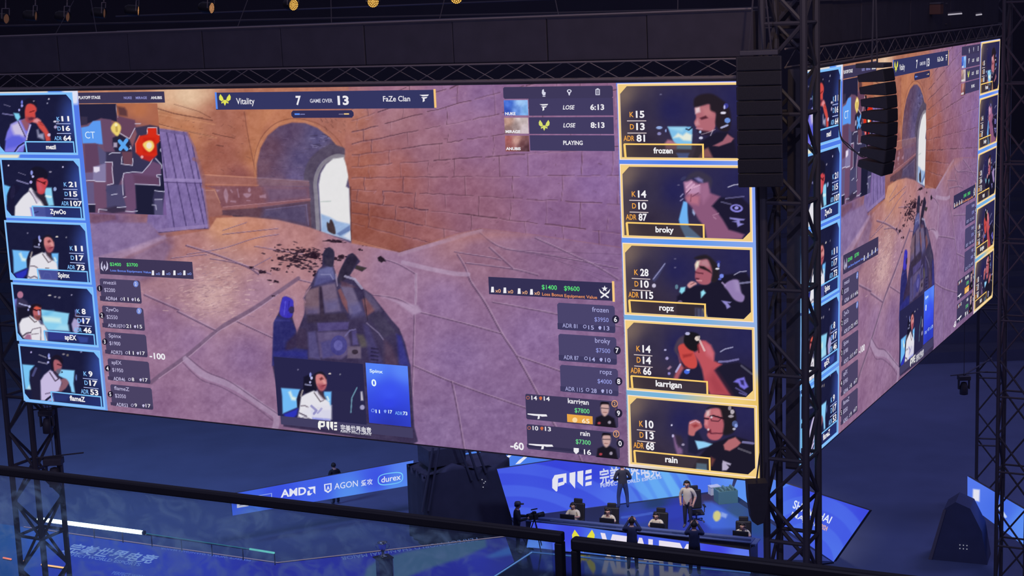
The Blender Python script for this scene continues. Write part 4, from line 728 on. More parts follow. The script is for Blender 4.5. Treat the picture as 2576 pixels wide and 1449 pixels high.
def tile_r5(p):
    m = crop(1560, 985, 6.3)
    p.poly(m(1080, 700, 1240, 620, 1380, 900, 1200, 1000, 1080, 960), (30, 30, 56), .9, 3); p.poly(m(1080, 1320, 1280, 1000, 1440, 820, 1640, 760, 1800, 700, 2000, 760, 2140, 820, 2140, 1210, 2020, 1320), (28, 25, 42), 1, 3)
    p.poly(m(1190, 775, 1330, 790, 1465, 830, 1400, 870, 1240, 915), (146, 206, 244), 1, 2); p.poly(m(1215, 1130, 1375, 1145, 1380, 1250, 1205, 1235), (110, 176, 220), 1, 2)
    p.poly(m(1340, 360, 1420, 280, 1560, 260, 1640, 330, 1660, 480, 1640, 660, 1560, 760, 1440, 760, 1380, 690, 1400, 620, 1340, 560, 1340, 460), (180, 94, 106), 1, 2, True); p.poly(m(1370, 300, 1430, 290, 1420, 380, 1360, 400), (226, 200, 200), .9, 4); p.poly(m(1440, 280, 1580, 270, 1620, 380, 1480, 390), (196, 122, 126), .7, 6); p.poly(m(1350, 440, 1400, 460, 1390, 540, 1340, 520), (216, 140, 146), .8, 3)
    p.poly(m(1390, 590, 1440, 600, 1450, 660, 1390, 650), (90, 30, 48), .9, 2); p.ell(*m(1400, 600)[0], 2.6, 3, (226, 206, 214), .9); p.line(m(1440, 660, 1640, 660), 4, (90, 36, 54), .7)
    p.poly(m(1370, 280, 1440, 230, 1600, 210, 1780, 240, 1840, 380, 1830, 560, 1780, 660, 1640, 680, 1650, 520, 1620, 400, 1580, 270, 1460, 250), (34, 28, 36), 1, 3, True); p.line(m(1430, 390, 1480, 380, 1640, 425), 4, (40, 20, 34), .95); p.line(m(1440, 400, 1450, 460, 1560, 470, 1600, 430), 2.4, (66, 28, 44), .8); p.line(m(1340, 420, 1400, 430), 4, (44, 24, 36), .9)
    p.poly(m(1090, 520, 1110, 470, 1200, 445, 1270, 480, 1300, 560, 1250, 600, 1200, 640, 1170, 700, 1090, 680, 1085, 600), (186, 106, 110), 1, 2, True); p.line(m(1110, 500, 1200, 460, 1260, 490), 3, (216, 170, 190), .8); p.poly(m(1140, 530, 1210, 510, 1250, 540, 1180, 570), (140, 44, 50), .8, 3)
    p.poly(m(1640, 840, 1720, 760, 1830, 720, 1920, 810, 1860, 870, 1740, 940, 1660, 920), (176, 104, 110), 1, 2); p.poly(m(840, 700, 880, 690, 900, 820, 990, 920, 990, 980, 910, 1000, 870, 880), (130, 96, 140), .95, 3); p.poly(m(860, 680, 960, 700, 1000, 780, 930, 880), (54, 44, 60), .9, 4)
    p.poly(m(1630, 1090, 1760, 1140, 1750, 1170, 1690, 1150, 1730, 1200, 1690, 1245, 1620, 1250, 1620, 1140), (196, 186, 216), .9, 1.5); p.poly(m(1440, 1030, 1510, 1070, 1460, 1180, 1440, 1180), (110, 60, 60), .9, 3)
    headset(p, m, ((1740, 260, 4, 6, (150, 140, 150)), (1780, 320, 5, 6, (190, 180, 190)), (1760, 390, 7, 3.4, (170, 160, 170)), (1820, 510, 7, 8, (80, 96, 150)), (1840, 540, 4, 5, (140, 160, 226)), (1810, 590, 4, 3, (190, 190, 210)), (820, 530, 2.4, 2.4, (220, 216, 245)), (840, 700, 3, 4, (190, 180, 220)), (1450, 405, 3, 2.6, (220, 200, 214)), (1000, 840, 4, 3, (160, 150, 180))))
    p.line(m(1950, 800, 2110, 820), 6, (150, 146, 206), .7); p.line(m(1880, 900, 2070, 970), 5, (120, 116, 130), .6)

TILES_L = [((-12, 240), (193, 384), 'mezii', '11', '16', '64', tile_l1), ((5, 402), (211, 548.5), 'ZywOo', '21', '15', '107', tile_l2), ((16, 559), (227.5, 710), 'Spinx', '11', '17', '73', tile_l3),
           ((33, 715), (244.5, 868), 'apEX', '8', '17', '46', tile_l4), ((51, 870), (261.5, 1023.5), 'flameZ', '9', '17', '53', tile_l5)]
TILES_R = [((1560, 217), (1889, 398), 'frozen', '15', '13', '81', tile_r1), ((1566, 419), (1888, 602), 'broky', '14', '10', '87', tile_r2), ((1572.5, 617), (1890, 803.5), 'ropz', '28', '10', '115', tile_r3),
           ((1578, 810), (1895, 1000.5), 'karrigan', '14', '14', '66', tile_r4), ((1585.5, 999.5), (1900.5, 1195), 'rain', '10', '13', '68', tile_r5)]
def chamfer_rect(x0, x1, y0, y1, c, corners):
    """plane outline of 8 points: corners cut where listed (tl, tr, br, bl); y0 is the top"""
    q = []
    for nm, (x, y), d1, d2 in (('tl', (x0, y0), (0, -1), (1, 0)), ('tr', (x1, y0), (-1, 0), (0, -1)), ('br', (x1, y1), (0, 1), (-1, 0)), ('bl', (x0, y1), (1, 0), (0, 1))):
        k = c if nm in corners else 0.001
        q += [(x + d1[0] * k, y + d1[1] * k), (x + d2[0] * k, y + d2[1] * k)]
    return q
def ring_uv(ink, o, i, c, z):
    n = len(o); P = np.array(o + i); cc = c
    b = len(ink.v); ink.v += [(float(x), float(y), z) for x, y in P]
    ink.f += [(b + k, b + (k + 1) % n, b + n + (k + 1) % n, b + n + k) for k in range(n)]
    ink.c += [cc] * len(P) if not isinstance(cc, list) else cc
# ------------------------------------------------------------------ assembling the screen
def hornet(ink, x, y, s, c, z):
    """the winged insect emblem: two wings, head and tail"""
    for k in (-1, 1):
        ink.poly([(x + k * s * .12, y + s * .05), (x + k * s * .2, y - s * .2), (x + k * s * .42, y - s * .5), (x + k * s * .55, y - s * .25), (x + k * s * .52, y + s * .02), (x + k * s * .3, y + s * .18)], c, z)
        ink.poly([(x + k * s * .16, y + s * .14), (x + k * s * .34, y + s * .26), (x + k * s * .3, y + s * .4), (x + k * s * .1, y + s * .24)], c, z)
    ink.poly([(x - s * .14, y + s * .05), (x + s * .14, y + s * .05), (x + s * .16, y + s * .26), (x, y + s * .6), (x - s * .16, y + s * .26)], c, z)
def f_mark(ink, x, y, s, c, z):
    ink.poly([(x - s, y - s * .62), (x + s, y - s * .7), (x + s * .8, y - s * .4), (x - s * .3, y - s * .32)], c, z)
    ink.poly([(x - s * .62, y - s * .12), (x + s * .72, y - s * .2), (x + s * .42, y + s * .12), (x + s * .1, y + s * .14), (x + s * .12, y + s * .66), (x - s * .3, y + s * .9), (x - s * .26, y + s * .16)], c, z)
def pwe_mark(ink, x0, y0, x1, y1, c, z, sk=0.0):
    """the blocky P W E mark inside a pixel box; sk lifts the right side"""
    W, H = x1 - x0, y1 - y0
    def q(*t): return [(x0 + W * t[i], y0 + H * t[i + 1] + sk * t[i]) for i in range(0, len(t), 2)]
    ink.poly(q(0, .25, .06, 0, .16, 0, .13, .98, .1, 1, 0, .75), c, z); ink.poly(q(.16, 0, .36, 0, .36, .22, .15, .24), c, z); ink.poly(q(.15, .5, .34, .46, .3, .66, .145, .72), c, z); ink.poly(q(.28, .05, .36, .02, .36, .6, .28, .5), c, z)
    ink.poly(q(.44, .02, .59, 0, .58, 1, .44, .55), c, z); ink.poly(q(.64, 0, .79, 0, .78, .95, .64, .6), c, z)
    for k in (0, .36, .72): ink.poly(q(.85, .02 + k, 1, k, 1, k + .22, .84, k + .24), c, z)
def skull(ink, x, y, s, c, z):
    ink.disc(x, y - s * .1, s * .8, s * .75, c, z, 10); ink.rect(x - s * .45, y + s * .3, x + s * .45, y + s, c, z)
def crossh(ink, x, y, s, c, z): ink.disc(x, y, s, s, c, z, 12, .68)

SCREEN = empty('video_screen', label='giant LED video screen facing the viewer, showing the violet-lit stone arch of a shooter game', cat='video screen')
SCREEN.matrix_world = PF.matrix()
def sub(name, me, parent=None, label=None):
    o = link(name, me, None, parent if parent is not None else SCREEN)
    if label: o['label'] = label
    if name in ('lettering', 'name_plate'): o['kind'] = 'stuff'
    return o
# cabinet behind the face
v, f = box_vf(-0.04, SW + 0.04, -SH - 0.04, 0.04, -0.32, -0.004)
sub('cabinet', mesh('cabinet', v, f), None).data.materials.append(M_BLACK)
sub('game_picture', paint_game(), None, 'game view with stone wall, arch and a soldier lying on the floor')

# ---- tile columns
def column_ink(side):
    p = Pic(PF, [PF.px(0, 0), PF.px(3.14, -9)] if side == 'l' else [PF.px(19.13, 0), PF.px(SW, -9)], 4.0, (74, 116, 236), rect=True)
    if side == 'l':
        p.field([(100, 235, (96, 150, 240)), (100, 395, (78, 122, 232)), (120, 555, (80, 126, 234)), (130, 715, (88, 138, 236)), (150, 865, (94, 152, 240)), (160, 1025, (120, 182, 244)), (205, 300, (84, 122, 232)), (250, 950, (112, 150, 226))])
        p.poly([(-30, 225), (120, 222), (120, 238), (-30, 242)], (240, 224, 206), .9, 2); p.poly([(-30, 388), (50, 388), (46, 400), (-30, 402)], (238, 232, 200), .95, 2); p.poly([(150, 222), (200, 220), (196, 262), (184, 262)], (236, 236, 246), .9, 3)
    else:
        p.field([(1600, 205, (104, 142, 240)), (1850, 205, (120, 140, 240)), (1700, 405, (84, 128, 236)), (1558, 400, (96, 140, 236)), (1560, 600, (100, 150, 240)), (1900, 520, (130, 160, 245)), (1700, 608, (96, 152, 238)), (1720, 808, (112, 176, 226)), (1570, 800, (120, 176, 226)), (1900, 760, (140, 176, 245)),
                 (1650, 995, (118, 178, 216)), (1575, 1000, (120, 176, 214)), (1905, 900, (150, 176, 220)), (1905, 1000, (236, 196, 106)), (1850, 1010, (240, 206, 120)), (1910, 1100, (240, 202, 116)), (1750, 1195, (240, 206, 124)), (1582, 1130, (226, 214, 220)), (1900, 1200, (240, 204, 118))])
        p.poly([(1575, 1130), (1592, 1130), (1592, 1178), (1650, 1184), (1650, 1194), (1578, 1178)], (240, 224, 222), .9, 3)
    return p.mesh(0.006, 'column_ground')
for side, tiles in (('l', TILES_L), ('r', TILES_R)):
    cg = sub('tile_column', column_ink(side), None, 'lit border behind the player camera tiles')
    for k, (a, b, nm, K, D, A, draw) in enumerate(tiles):
        p = left_base(a, b) if side == 'l' else right_base(a, b)
        draw(p)
        (u0, u1), (v0, v1) = PF.uv(np.array([a[0], b[0]]), np.array([a[1], b[1]])); hh = v0 - v1
        X0, Y0 = PF.px(u0, v0); X1, Y1 = PF.px(u1, v1)
        def at(fu, fv): return PF.px(u0 + (u1 - u0) * fu, v0 + (v1 - v0) * fv)
        # tinted name plate painted under the lettering
        n0, n1 = ((.345, .985), (.02, .648))[side == 'r']
        pl = [at(n0, .815), at(n1, .815), at(n1, .995), at(n0 + (.03 if side == 'l' else 0), .995)]
        p.poly(pl, (40, 50, 112) if side == 'l' else (66, 54, 56), .62, 1.5)
        o = sub('player_tile', p.mesh(0.012, 'player_tile'), None, ('blue' if side == 'l' else 'yellow') + '-framed camera tile of a seated player with a headset')
        # frame ring
        fr = Ink(PF); t = 0.062; c = 0.17
        inn = chamfer_rect(u0, u1, v0, v1, c, ('tr', 'bl') if side == 'l' else ('tl', 'br')); outn = chamfer_rect(u0 - t, u1 + t, v0 + t, v1 - t, 0.001, ())
        base = (126, 190, 250) if side == 'l' else (242, 206, 132)
        ring_uv(fr, outn, inn, base, 0.018)
        wt = (226, 236, 250) if side == 'l' else (250, 226, 206)
        lk = t * .35    # lighter outer line
        ring_uv(fr, outn, chamfer_rect(u0 - t + lk, u1 + t - lk, v0 + t - lk, v1 - t + lk, 0.001, ()), (150, 200, 250) if side == 'l' else wt, 0.019)
        sub('tile_frame', fr.mesh('tile_frame'), o)
        # name plate outline
        ng = Ink(PF); lc = (126, 196, 250) if side == 'l' else (250, 206, 112); g = 0.018
        U0, U1 = u0 + (u1 - u0) * n0, u0 + (u1 - u0) * n1; VT, VB = v0 - hh * .815, v1
        for q in (((U0, VT + g), (U1, VT + g), (U1, VT - g), (U0, VT - g)), ((U0 - g, VT), (U0 + 2 * g, VT), (U0 + 3 * g, VB), (U0, VB)), ((U1 - 2.4 * g, VT), (U1, VT), (U1, VB), (U1 - 2.4 * g, VB))):
            ng.add([x for x, y in q], [y for x, y in q], [(0, 1, 2, 3)], lc, 0.020)
        sub('name_plate', ng.mesh('name_plate'), o)
        # lettering
        L = Ink(PF); hs = abs(Y1 - Y0); kc = (130, 190, 250) if side == 'l' else (244, 168, 70); wc = (240, 238, 242)
        if side == 'l': kx, vx, e0, e1 = .80, .955, .72, .965
        else: kx, vx, e0, e1 = .105, .175, .045, .185
        nw = .022 if side == 'r' else .03
        for r_, (a_, b_) in enumerate((('K', K), ('D', D), ('ADR', A))):
            fy = (.455, .622, .79)[r_] if side == 'l' else (.44, .612, .776)[r_]
            if side == 'l':
                x, y = at((.79, .79, .735)[r_], fy - .005); L.text(a_, x, y, hs * .068, kc, at(.832, fy)[0], 0.022, .015, 'l')
                x, y = at(.852, fy); L.text(b_, x, y, hs * .083, wc, at(.852 + .05 * len(b_), fy)[0], 0.022, .03, 'l')
            else:
                xa, y = at((.062, .062, .018)[r_], fy - .008); xb, _ = at(.104, fy); L.text(a_, xa if r_ == 2 else at(.072, fy)[0], y, hs * .07, kc, xb, 0.022, .012, 'l')
                x, y = at(.122, fy); L.text(b_, x, y, hs * .09, wc, at(.122 + .034 * len(b_), fy)[0], 0.022, .03, 'l')
            if r_ < 2:
                fx0, fx1 = ((.775, .96), (.05, .203))[side == 'r']
                q = [PF.uv(*map(np.array, at(fx0, fy + .04))), PF.uv(*map(np.array, at(fx1, fy + .04))), PF.uv(*map(np.array, at(fx1, fy + .052))), PF.uv(*map(np.array, at(fx0, fy + .052)))]
                L.add([float(x[0]) for x in q], [float(x[1]) for x in q], [(0, 1, 2, 3)], (176, 190, 240) if side == 'l' else (222, 206, 206), 0.022)
        x, y = at((.68, .33)[side == 'r'], .94); L.text(nm, x, y, hs * .076, wc, None, 0.022, .03, 'c')
        sub('lettering', L.mesh('lettering'), o)

# ---- score bar
DK = (58, 54, 92); DK2 = (46, 44, 80); WH = (236, 234, 240)
def panel(name, rects, label=None, z=0.014):
    ink = Ink(PF)
    for r_ in rects: ink.rect(*r_[:5], z + (r_[5] if len(r_) > 5 else 0), r_[6] if len(r_) > 6 else 0.0)
    return sub(name, ink.mesh(name), None, label)
o = panel('score_bar', [(541, 233, 1098, 272, (52, 54, 98)), (541, 232, 549, 274, (90, 140, 240), .001), (1091, 224, 1099, 271, (244, 196, 124), .001), (733, 278, 891, 296, (50, 48, 88), 0, .03),
                        (742, 285, 755, 289, (90, 140, 240), .002), (756, 286, 768, 288.5, (120, 120, 170), .002), (866, 285, 879, 288, (244, 206, 140), .002), (853, 286, 865, 288, (130, 120, 150), .002)], 'dark score bar with both team names and the score')
L = Ink(PF); z = 0.020
L.text('Vitality', 596, 262, 15, WH, 642, z, .01); L.text('7', 746, 263, 21, WH, 759, z, .035); L.text('GAME OVER', 781, 258, 9, (206, 206, 222), 838, z, .02); L.text('13', 851, 263, 21, WH, 879, z, .035)
L.text('FaZe Clan', 965, 255, 13, WH, 1033, z, .012); hornet(L, 567, 250, 27, (226, 226, 90), z); f_mark(L, 1068, 246, 12, WH, z)
sub('lettering', L.mesh('lettering'), o)
# ---- map header + minimap
o = panel('stage_bar', [(197, 233, 416, 258, (60, 54, 86))], 'dark header bar above the minimap')
L = Ink(PF); L.text('PLAYOFF STAGE', 199, 249, 7, WH, 254, z, .03); L.text('NUKE', 313, 249, 6, (140, 140, 200), 333, z, .03); L.text('MIRAGE', 343, 249, 6, (140, 140, 200), 371, z, .03); L.text('ANUBIS', 381, 249, 6.5, WH, 409, z, .03)
sub('lettering', L.mesh('lettering'), o)
o = sub('minimap', paint_map(), None, 'overhead game map with a red danger zone')
L = Ink(PF); L.text('CT', 216, 348, 17, (214, 232, 250), 241, z, .0); sub('lettering', L.mesh('lettering'), o)
# ---- series panel
o = panel('series_panel', [(1266, 219, 1543, 246, (62, 56, 90), 0, .012), (1330, 248, 1544, 290, (66, 60, 98)), (1331, 295, 1545, 337, (66, 60, 98)), (1333, 340, 1547, 380, (66, 60, 98))], 'dark panel listing the three maps of the series')
TH_ = [((1268, 252), (1330, 290), [(1280, 262, (70, 110, 210)), (1310, 256, (150, 190, 236)), (1300, 276, (110, 150, 226)), (1275, 280, (50, 80, 180)), (1325, 280, (120, 170, 226))]),
       ((1269, 296), (1331, 336), [(1280, 305, (190, 150, 136)), (1310, 300, (206, 190, 190)), (1300, 318, (150, 130, 130)), (1320, 325, (216, 200, 206)), (1280, 330, (130, 100, 100))]),
       ((1271, 341), (1333, 381), [(1280, 348, (170, 100, 100)), (1300, 352, (196, 150, 140)), (1315, 362, (110, 70, 76)), (1285, 370, (150, 90, 90)), (1325, 372, (90, 60, 70))])]
L = Ink(PF)
for (a, b, ct) in TH_:
    p = Pic(PF, [a, b], 2.0, (100, 100, 120), rect=True); p.field(ct, 1, 3); p.grain(60, 9, 3)
    sub('map_thumbnail', p.mesh(0.018, 'map_thumbnail'), o)
L.text('NUKE', 1272, 289, 6.5, WH, 1298, .022, .04); L.text('MIRAGE', 1273, 334, 6.5, WH, 1310, .022, .04); L.text('ANUBIS', 1274, 377, 6.5, WH, 1311, .022, .04)
f_mark(L, 1369, 269, 11, WH, .022); hornet(L, 1370, 314, 25, (214, 220, 110), .022)
L.text('LOSE', 1417, 275, 10, WH, 1447, .022, .02, 'l', .2); L.text('LOSE', 1418, 320, 10, WH, 1449, .022, .02, 'l', .2); L.text('6:13', 1486, 276, 13, WH, 1521, .022, .03); L.text('8:13', 1487, 321, 13, WH, 1522, .022, .03); L.text('PLAYING', 1418, 364, 10, WH, 1467, .022, .025)
L.poly([(1365, 226), (1369, 224), (1370, 231), (1374, 232), (1373, 239), (1367, 240), (1364, 234)], (214, 214, 232), .022); L.rect(1366, 241, 1373, 243, (214, 214, 232), .022)
L.disc(1433, 229, 6, 4.5, (214, 214, 232), .022, 12, .55); L.poly([(1430, 233), (1436, 233), (1434, 240), (1432, 240)], (214, 214, 232), .022)
L.ring([(1499, 224), (1510, 224), (1510, 239), (1499, 239)], [(1501, 226), (1508, 226), (1508, 237), (1501, 237)], (214, 214, 232), .022); L.rect(1502, 222, 1507, 225, (214, 214, 232), .022)
for yy in (228, 231, 234): L.rect(1502, yy, 1507, yy + 1.2, (214, 214, 232), .022)
sub('lettering', L.mesh('lettering'), o)
# ---- economy bars
GR = (92, 226, 120)
o = panel('economy_bar', [(249, 647, 488, 702, (62, 54, 86))], 'dark money bar of the blue team')
L = Ink(PF); L.text('$2400', 278, 668, 8, GR, 306, z, .015); L.text('$3700', 320, 669, 8, GR, 348, z, .015); L.text('Loss Bonus', 279, 682, 5, (110, 140, 240), 318, z, .02); L.text('Equipment Value', 321, 684, 5, (110, 140, 240), 381, z, .02)
for x in (386, 412, 440, 465):
    L.poly([(x - 2.5, 680), (x + 2.5, 680), (x + 3, 692), (x - 3, 692)], WH, z); L.text('x0', x + 7, 691, 6, (130, 150, 230), x + 18, z, .01)
for k in (-1, 1): L.poly([(264 + k * 2, 682), (264 + k * 9, 676), (264 + k * 9, 664), (264 + k * 5, 656), (264 + k * 6, 668)], (200, 196, 226), z)
L.poly([(261, 672), (264, 664), (267, 672), (264, 678)], (200, 196, 226), z); sub('lettering', L.mesh('lettering'), o)
o = panel('economy_bar', [(1229, 696, 1547, 757, (52, 48, 84)), (1540, 707, 1547.5, 759, (246, 200, 130), .001)], 'dark money bar of the yellow team')
L = Ink(PF); L.text('$1400', 1364, 727, 11, GR, 1402, z, .012); L.text('$9600', 1420, 730, 11, GR, 1459, z, .012); L.text('Loss Bonus', 1365, 743, 7.5, (238, 150, 96), 1417, z, .012); L.text('Equipment Value', 1421, 747, 7.5, (238, 150, 96), 1503, z, .012)
for x, y in ((1240, 729), (1271, 731), (1307, 733), (1338, 735)):
    L.poly([(x - 3, y - 8), (x + 3, y - 8), (x + 4, y + 6), (x - 4, y + 6)], WH, z); L.text('x0', x + 7, y + 6, 8.5, (238, 176, 130), x + 21, z, .01)
for k in (-1, 1): L.poly([(1522 + k * 14, 726), (1522 + k * 11, 736), (1522 - k * 9, 750), (1522 - k * 11, 747), (1522 + k * 8, 733)], WH, z)
st = [(1522 + (8 if i % 2 == 0 else 3.4) * math.sin(i * math.pi / 5), 726 - (8 if i % 2 == 0 else 3.4) * math.cos(i * math.pi / 5)) for i in range(10)]
L.poly(st, WH, z); sub('lettering', L.mesh('lettering'), o)
# ---- small player cards
CL = [((251, 700, 358, 764), '1', 'mezii', '$2200', '64', '11', '16'), ((257, 768, 366, 832), '2', 'ZywOo', '$2550', '107', '21', '15'), ((264, 834, 373, 899), '3', 'Spinx', '$1900', '73', '11', '17'), ((271, 901, 380, 966), '4', 'apEX', '$1950', '46', '8', '17'), ((278, 966, 387, 1031), '5', 'flameZ', '$2050', '53', '9', '17')]
for k, ((x0, y0, x1, y1), n, nm, mo, ad, kk, dd) in enumerate(CL):
    o = panel('player_card', [(x0, y0, x1, y1, (74, 66, 100), 0, .03), (x0 + 1, y1 - 20, x1 - 1, y1 - 1, (66, 58, 90), .002)], 'grey statistics card of a blue team player')
    L = Ink(PF); tc = (196, 190, 226); dx = (x1 - x0) / 107
    L.text(nm, x0 + 11, y0 + 14, 9, tc, x0 + 11 + 6.2 * len(nm), z, .004); L.text(mo, x0 + 13, y0 + 33, 9, tc, x0 + 40, z, .004)
    L.text('ADR' + ad, x0 + 16, y1 - 10, 8.5, tc, x0 + 31 + 7 * len(ad), z, .01); crossh(L, x0 + 56, y1 - 12, 3.6, tc, z); L.text(kk, x0 + 62, y1 - 8, 8.5, WH, x0 + 62 + 6 * len(kk), z, .01); skull(L, x0 + 84, y1 - 11, 4, tc, z); L.text(dd, x0 + 90, y1 - 7, 8.5, WH, x0 + 102, z, .01)
    L.disc(x0 + 1, y0 + 25, 7, 8, (34, 28, 52), z, 16); L.text(n, x0 + 1, y0 + 30, 9.5, WH, None, z + .002, .02, 'c')
    if k < 2: L.disc(x1 - 15, y0 + 14, 6.5, 8, (120, 140, 214), z, 14); L.text('31'[k] if False else ('2', '3')[k], x1 - 15, y0 + 18, 8, (230, 230, 250), None, z + .002, .01, 'c')
    sub('lettering', L.mesh('lettering'), o)
CR = [((1402, 761, 1549, 838), '6', 'frozen', '$3950', '81', '15', '13'), ((1405, 839, 1553, 918), '7', 'broky', '$7500', '87', '14', '10'), ((1409, 917, 1557, 997), '8', 'ropz', '$4000', '115', '28', '10')]
for k, ((x0, y0, x1, y1), n, nm, mo, ad, kk, dd) in enumerate(CR):
    o = panel('player_card', [(x0, y0, x1, y1, (74, 68, 108), 0, .03), (x0 + 1, y1 - 26, x1 - 1, y1 - 1, (62, 58, 96), .002)], 'grey statistics card of a yellow team player')
    L = Ink(PF); tc = (176, 176, 226)
    L.text(nm, x1 - 17, y0 + 25, 12, tc, None, z, .004, 'r'); L.text(mo, x1 - 17, y0 + 49, 10.5, (150, 156, 226), None, z, .004, 'r')
    L.text('ADR ' + ad, x0 + 14, y1 - 15, 10, tc, x0 + 38 + 6.8 * len(ad), z, .004); crossh(L, x0 + 70, y1 - 17, 4.5, tc, z); L.text(kk, x0 + 79, y1 - 10, 10, tc, x0 + 93, z, .01); skull(L, x0 + 108, y1 - 14, 5, tc, z); L.text(dd, x0 + 118, y1 - 8, 10, tc, x0 + 132, z, .01)
    L.disc(x1 + .5, y0 + 42, 9, 10.5, (38, 34, 60), z, 18); L.text(n, x1 + .5, y0 + 48, 12, WH, None, z + .002, .02, 'c')
    sub('lettering', L.mesh('lettering'), o)
# ---- long cards of the two surviving players
def rifle(L, x, y, w_, c, z):
    L.poly([(x, y - 1.5), (x + w_ * .45, y), (x + w_ * .95, y + 1), (x + w_, y + 6), (x + w_ * .72, y + 6.5), (x + w_ * .62, y + 4.5), (x + w_ * .6, y + 12), (x + w_ * .5, y + 13), (x + w_ * .53, y + 5), (x + w_ * .3, y + 4), (x, y + 1)], c, z)
for (x0, y0, x1, y1), n, nm, mo, kk, dd, hp, sc, up in (((1322, 990, 1556, 1064), '9', 'karrigan', '$7800', '14', '14', '65', (1493, 1008, 1553, 1076), 1), ((1325, 1066, 1560, 1141), '0', 'rain', '$7300', '10', '13', '16', (1497, 1086, 1557, 1155), 0)):
    rects = [(x0, y0, x1, y1 + 12, (62, 56, 90), 0, .012)]
    rects.append((1427, 1041, 1492, 1067, (232, 166, 72), .002) if up else (x0 + 1, y1 - 24, x1 - 70, y1, (50, 46, 78), .002))
    o = panel('player_card', rects, 'long card with rifle and portrait of a surviving player')
    L = Ink(PF); crossh(L, x0 + 7, y0 + 10, 4.5, (190, 110, 90), z); L.text(kk, x0 + 16, y0 + 15, 10, WH, x0 + 30, z, .02); skull(L, x0 + 39, y0 + 11, 5, (206, 110, 70), z); L.text(dd, x0 + 47, y0 + 17, 10, WH, x0 + 62, z, .02)
    xr = 1482 if up else 1485; yb = y0 + (28 if up else 31)
    L.text(nm, xr, yb, 12, WH, None, z, .02, 'r'); L.text(mo, xr + 2, yb + 22, 11, (110, 222, 140), None, z, .008, 'r'); rifle(L, x0 + 6, y0 + 51, 50 if up else 62, WH, z)
    if up: L.text(hp, 1465, 1063, 10.5, (250, 232, 206), 1484, z, .02); L.disc(1447, 1056, 6.5, 6.5, (250, 216, 160), z, 12)
    else: L.text(hp, 1470, 1142, 12, WH, 1488, z, .02); L.poly([(1444, 1126), (1457, 1127), (1457, 1136), (1450, 1142), (1444, 1135)], WH, z)
    L.disc(x1 + 1, y0 + 49, 9.5, 11, (38, 34, 58), z, 18); L.text(n, x1 + 1, y0 + 55, 12, WH, None, z + .002, .02, 'c'); L.disc(x1 - 9, y0 + 25, 8, 9, (226, 160, 110), z, 16, .75); L.text('2' if up else '3', x1 - 9, y0 + 29, 8, (236, 180, 130), None, z, .01, 'c')
    sub('lettering', L.mesh('lettering'), o)
    p = Pic(PF, [sc[:2], sc[2:]], 2.0, (62, 56, 90), rect=True); cx = (sc[0] + sc[2]) / 2 - 1; yt = sc[1]
    p.poly([(cx - 26, sc[3] + 4), (cx - 22, yt + 42), (cx - 8, yt + 36), (cx + 10, yt + 36), (cx + 24, yt + 44), (cx + 30, sc[3] + 4)], (28, 24, 36), 1, 2); p.poly([(cx - 10, yt + 14), (cx - 9, yt + 6), (cx, yt + 2), (cx + 9, yt + 6), (cx + 11, yt + 15), (cx + 9, yt + 30), (cx, yt + 39), (cx - 8, yt + 30)], (202, 164, 160), 1, 2, True)
    p.poly([(cx - 11, yt + 14), (cx - 10, yt + 4), (cx, yt - 1), (cx + 10, yt + 4), (cx + 12, yt + 14), (cx + 8, yt + 9), (cx - 7, yt + 9)], (24, 20, 30), 1, 1.5, True); p.line([(cx - 9, yt + 18), (cx + 10, yt + 19)], 2, (50, 36, 50), .9); p.line([(cx - 4, yt + 29), (cx + 5, yt + 29)], 1.6, (130, 80, 80), .8); p.ell(cx - 14, yt + 56, 4, 3, (190, 70, 80), .9); p.ell(cx + 12, yt + 54, 4, 4, (190, 180, 200), .8)
    p.poly([(sc[2] - 3, yt + 20), (sc[2] + 4, yt + 20), (sc[2] + 4, sc[3])], (206, 110, 80), .7, 3)
    sub('player_portrait', p.mesh(0.0185, 'player_portrait'), o)
# ---- spectated player inset
p = Pic(PF, [(689, 897), (923, 1068)], 2.0, (40, 38, 76), rect=True); tile_l3(p, lambda *q: [(670 + (q[i] * .83 + 90) / 6.3, 880 + (q[i + 1] * .83 + 30) / 6.3) for i in range(0, len(q), 2)])
i3 = crop(670, 880, 6.3); p.poly(i3(1065, 640, 1560, 680, 1600, 1170, 1040, 1100), (42, 40, 76), 1, 3); p.line(i3(1345, 990, 1360, 760, 1440, 600), 3, (120, 170, 190), .8); p.poly(i3(1500, 660, 1525, 660, 1540, 800, 1505, 800), (230, 226, 240), .9, 2); p.ell(*i3(1525, 910)[0], 6, 6, (170, 166, 206), .9)
p.poly(i3(540, 1000, 720, 870, 1040, 880, 1040, 1100, 560, 1060), (222, 220, 232), .9, 3); p.line(i3(720, 890, 800, 960, 760, 1010), 6, (120, 116, 180), .7); p.line(i3(820, 1000, 880, 930), 5, (150, 146, 200), .7); p.line(i3(530, 1000, 640, 1050), 4, (90, 80, 100), .8)
o = sub('player_inset', p.mesh(0.014, 'player_inset'), None, 'inset of a player in a white shirt below the game view')
q = Ink(PF); q.rect(706, 1043, 1040, 1102, (66, 62, 98), .0125); sub('inset_bar', q.mesh('inset_bar'), o)
p = Pic(PF, [(920, 912), (1035, 1074)], 4, (66, 96, 240), rect=True); p.field([(940, 920, (84, 130, 248)), (1020, 925, (90, 134, 248)), (980, 990, (60, 84, 240)), (980, 1015, (52, 70, 230)), (980, 1040, (44, 60, 190)), (980, 1070, (44, 56, 180))], 1, 3)
sub('score_plate', p.mesh(0.0145, 'score_plate'), o)
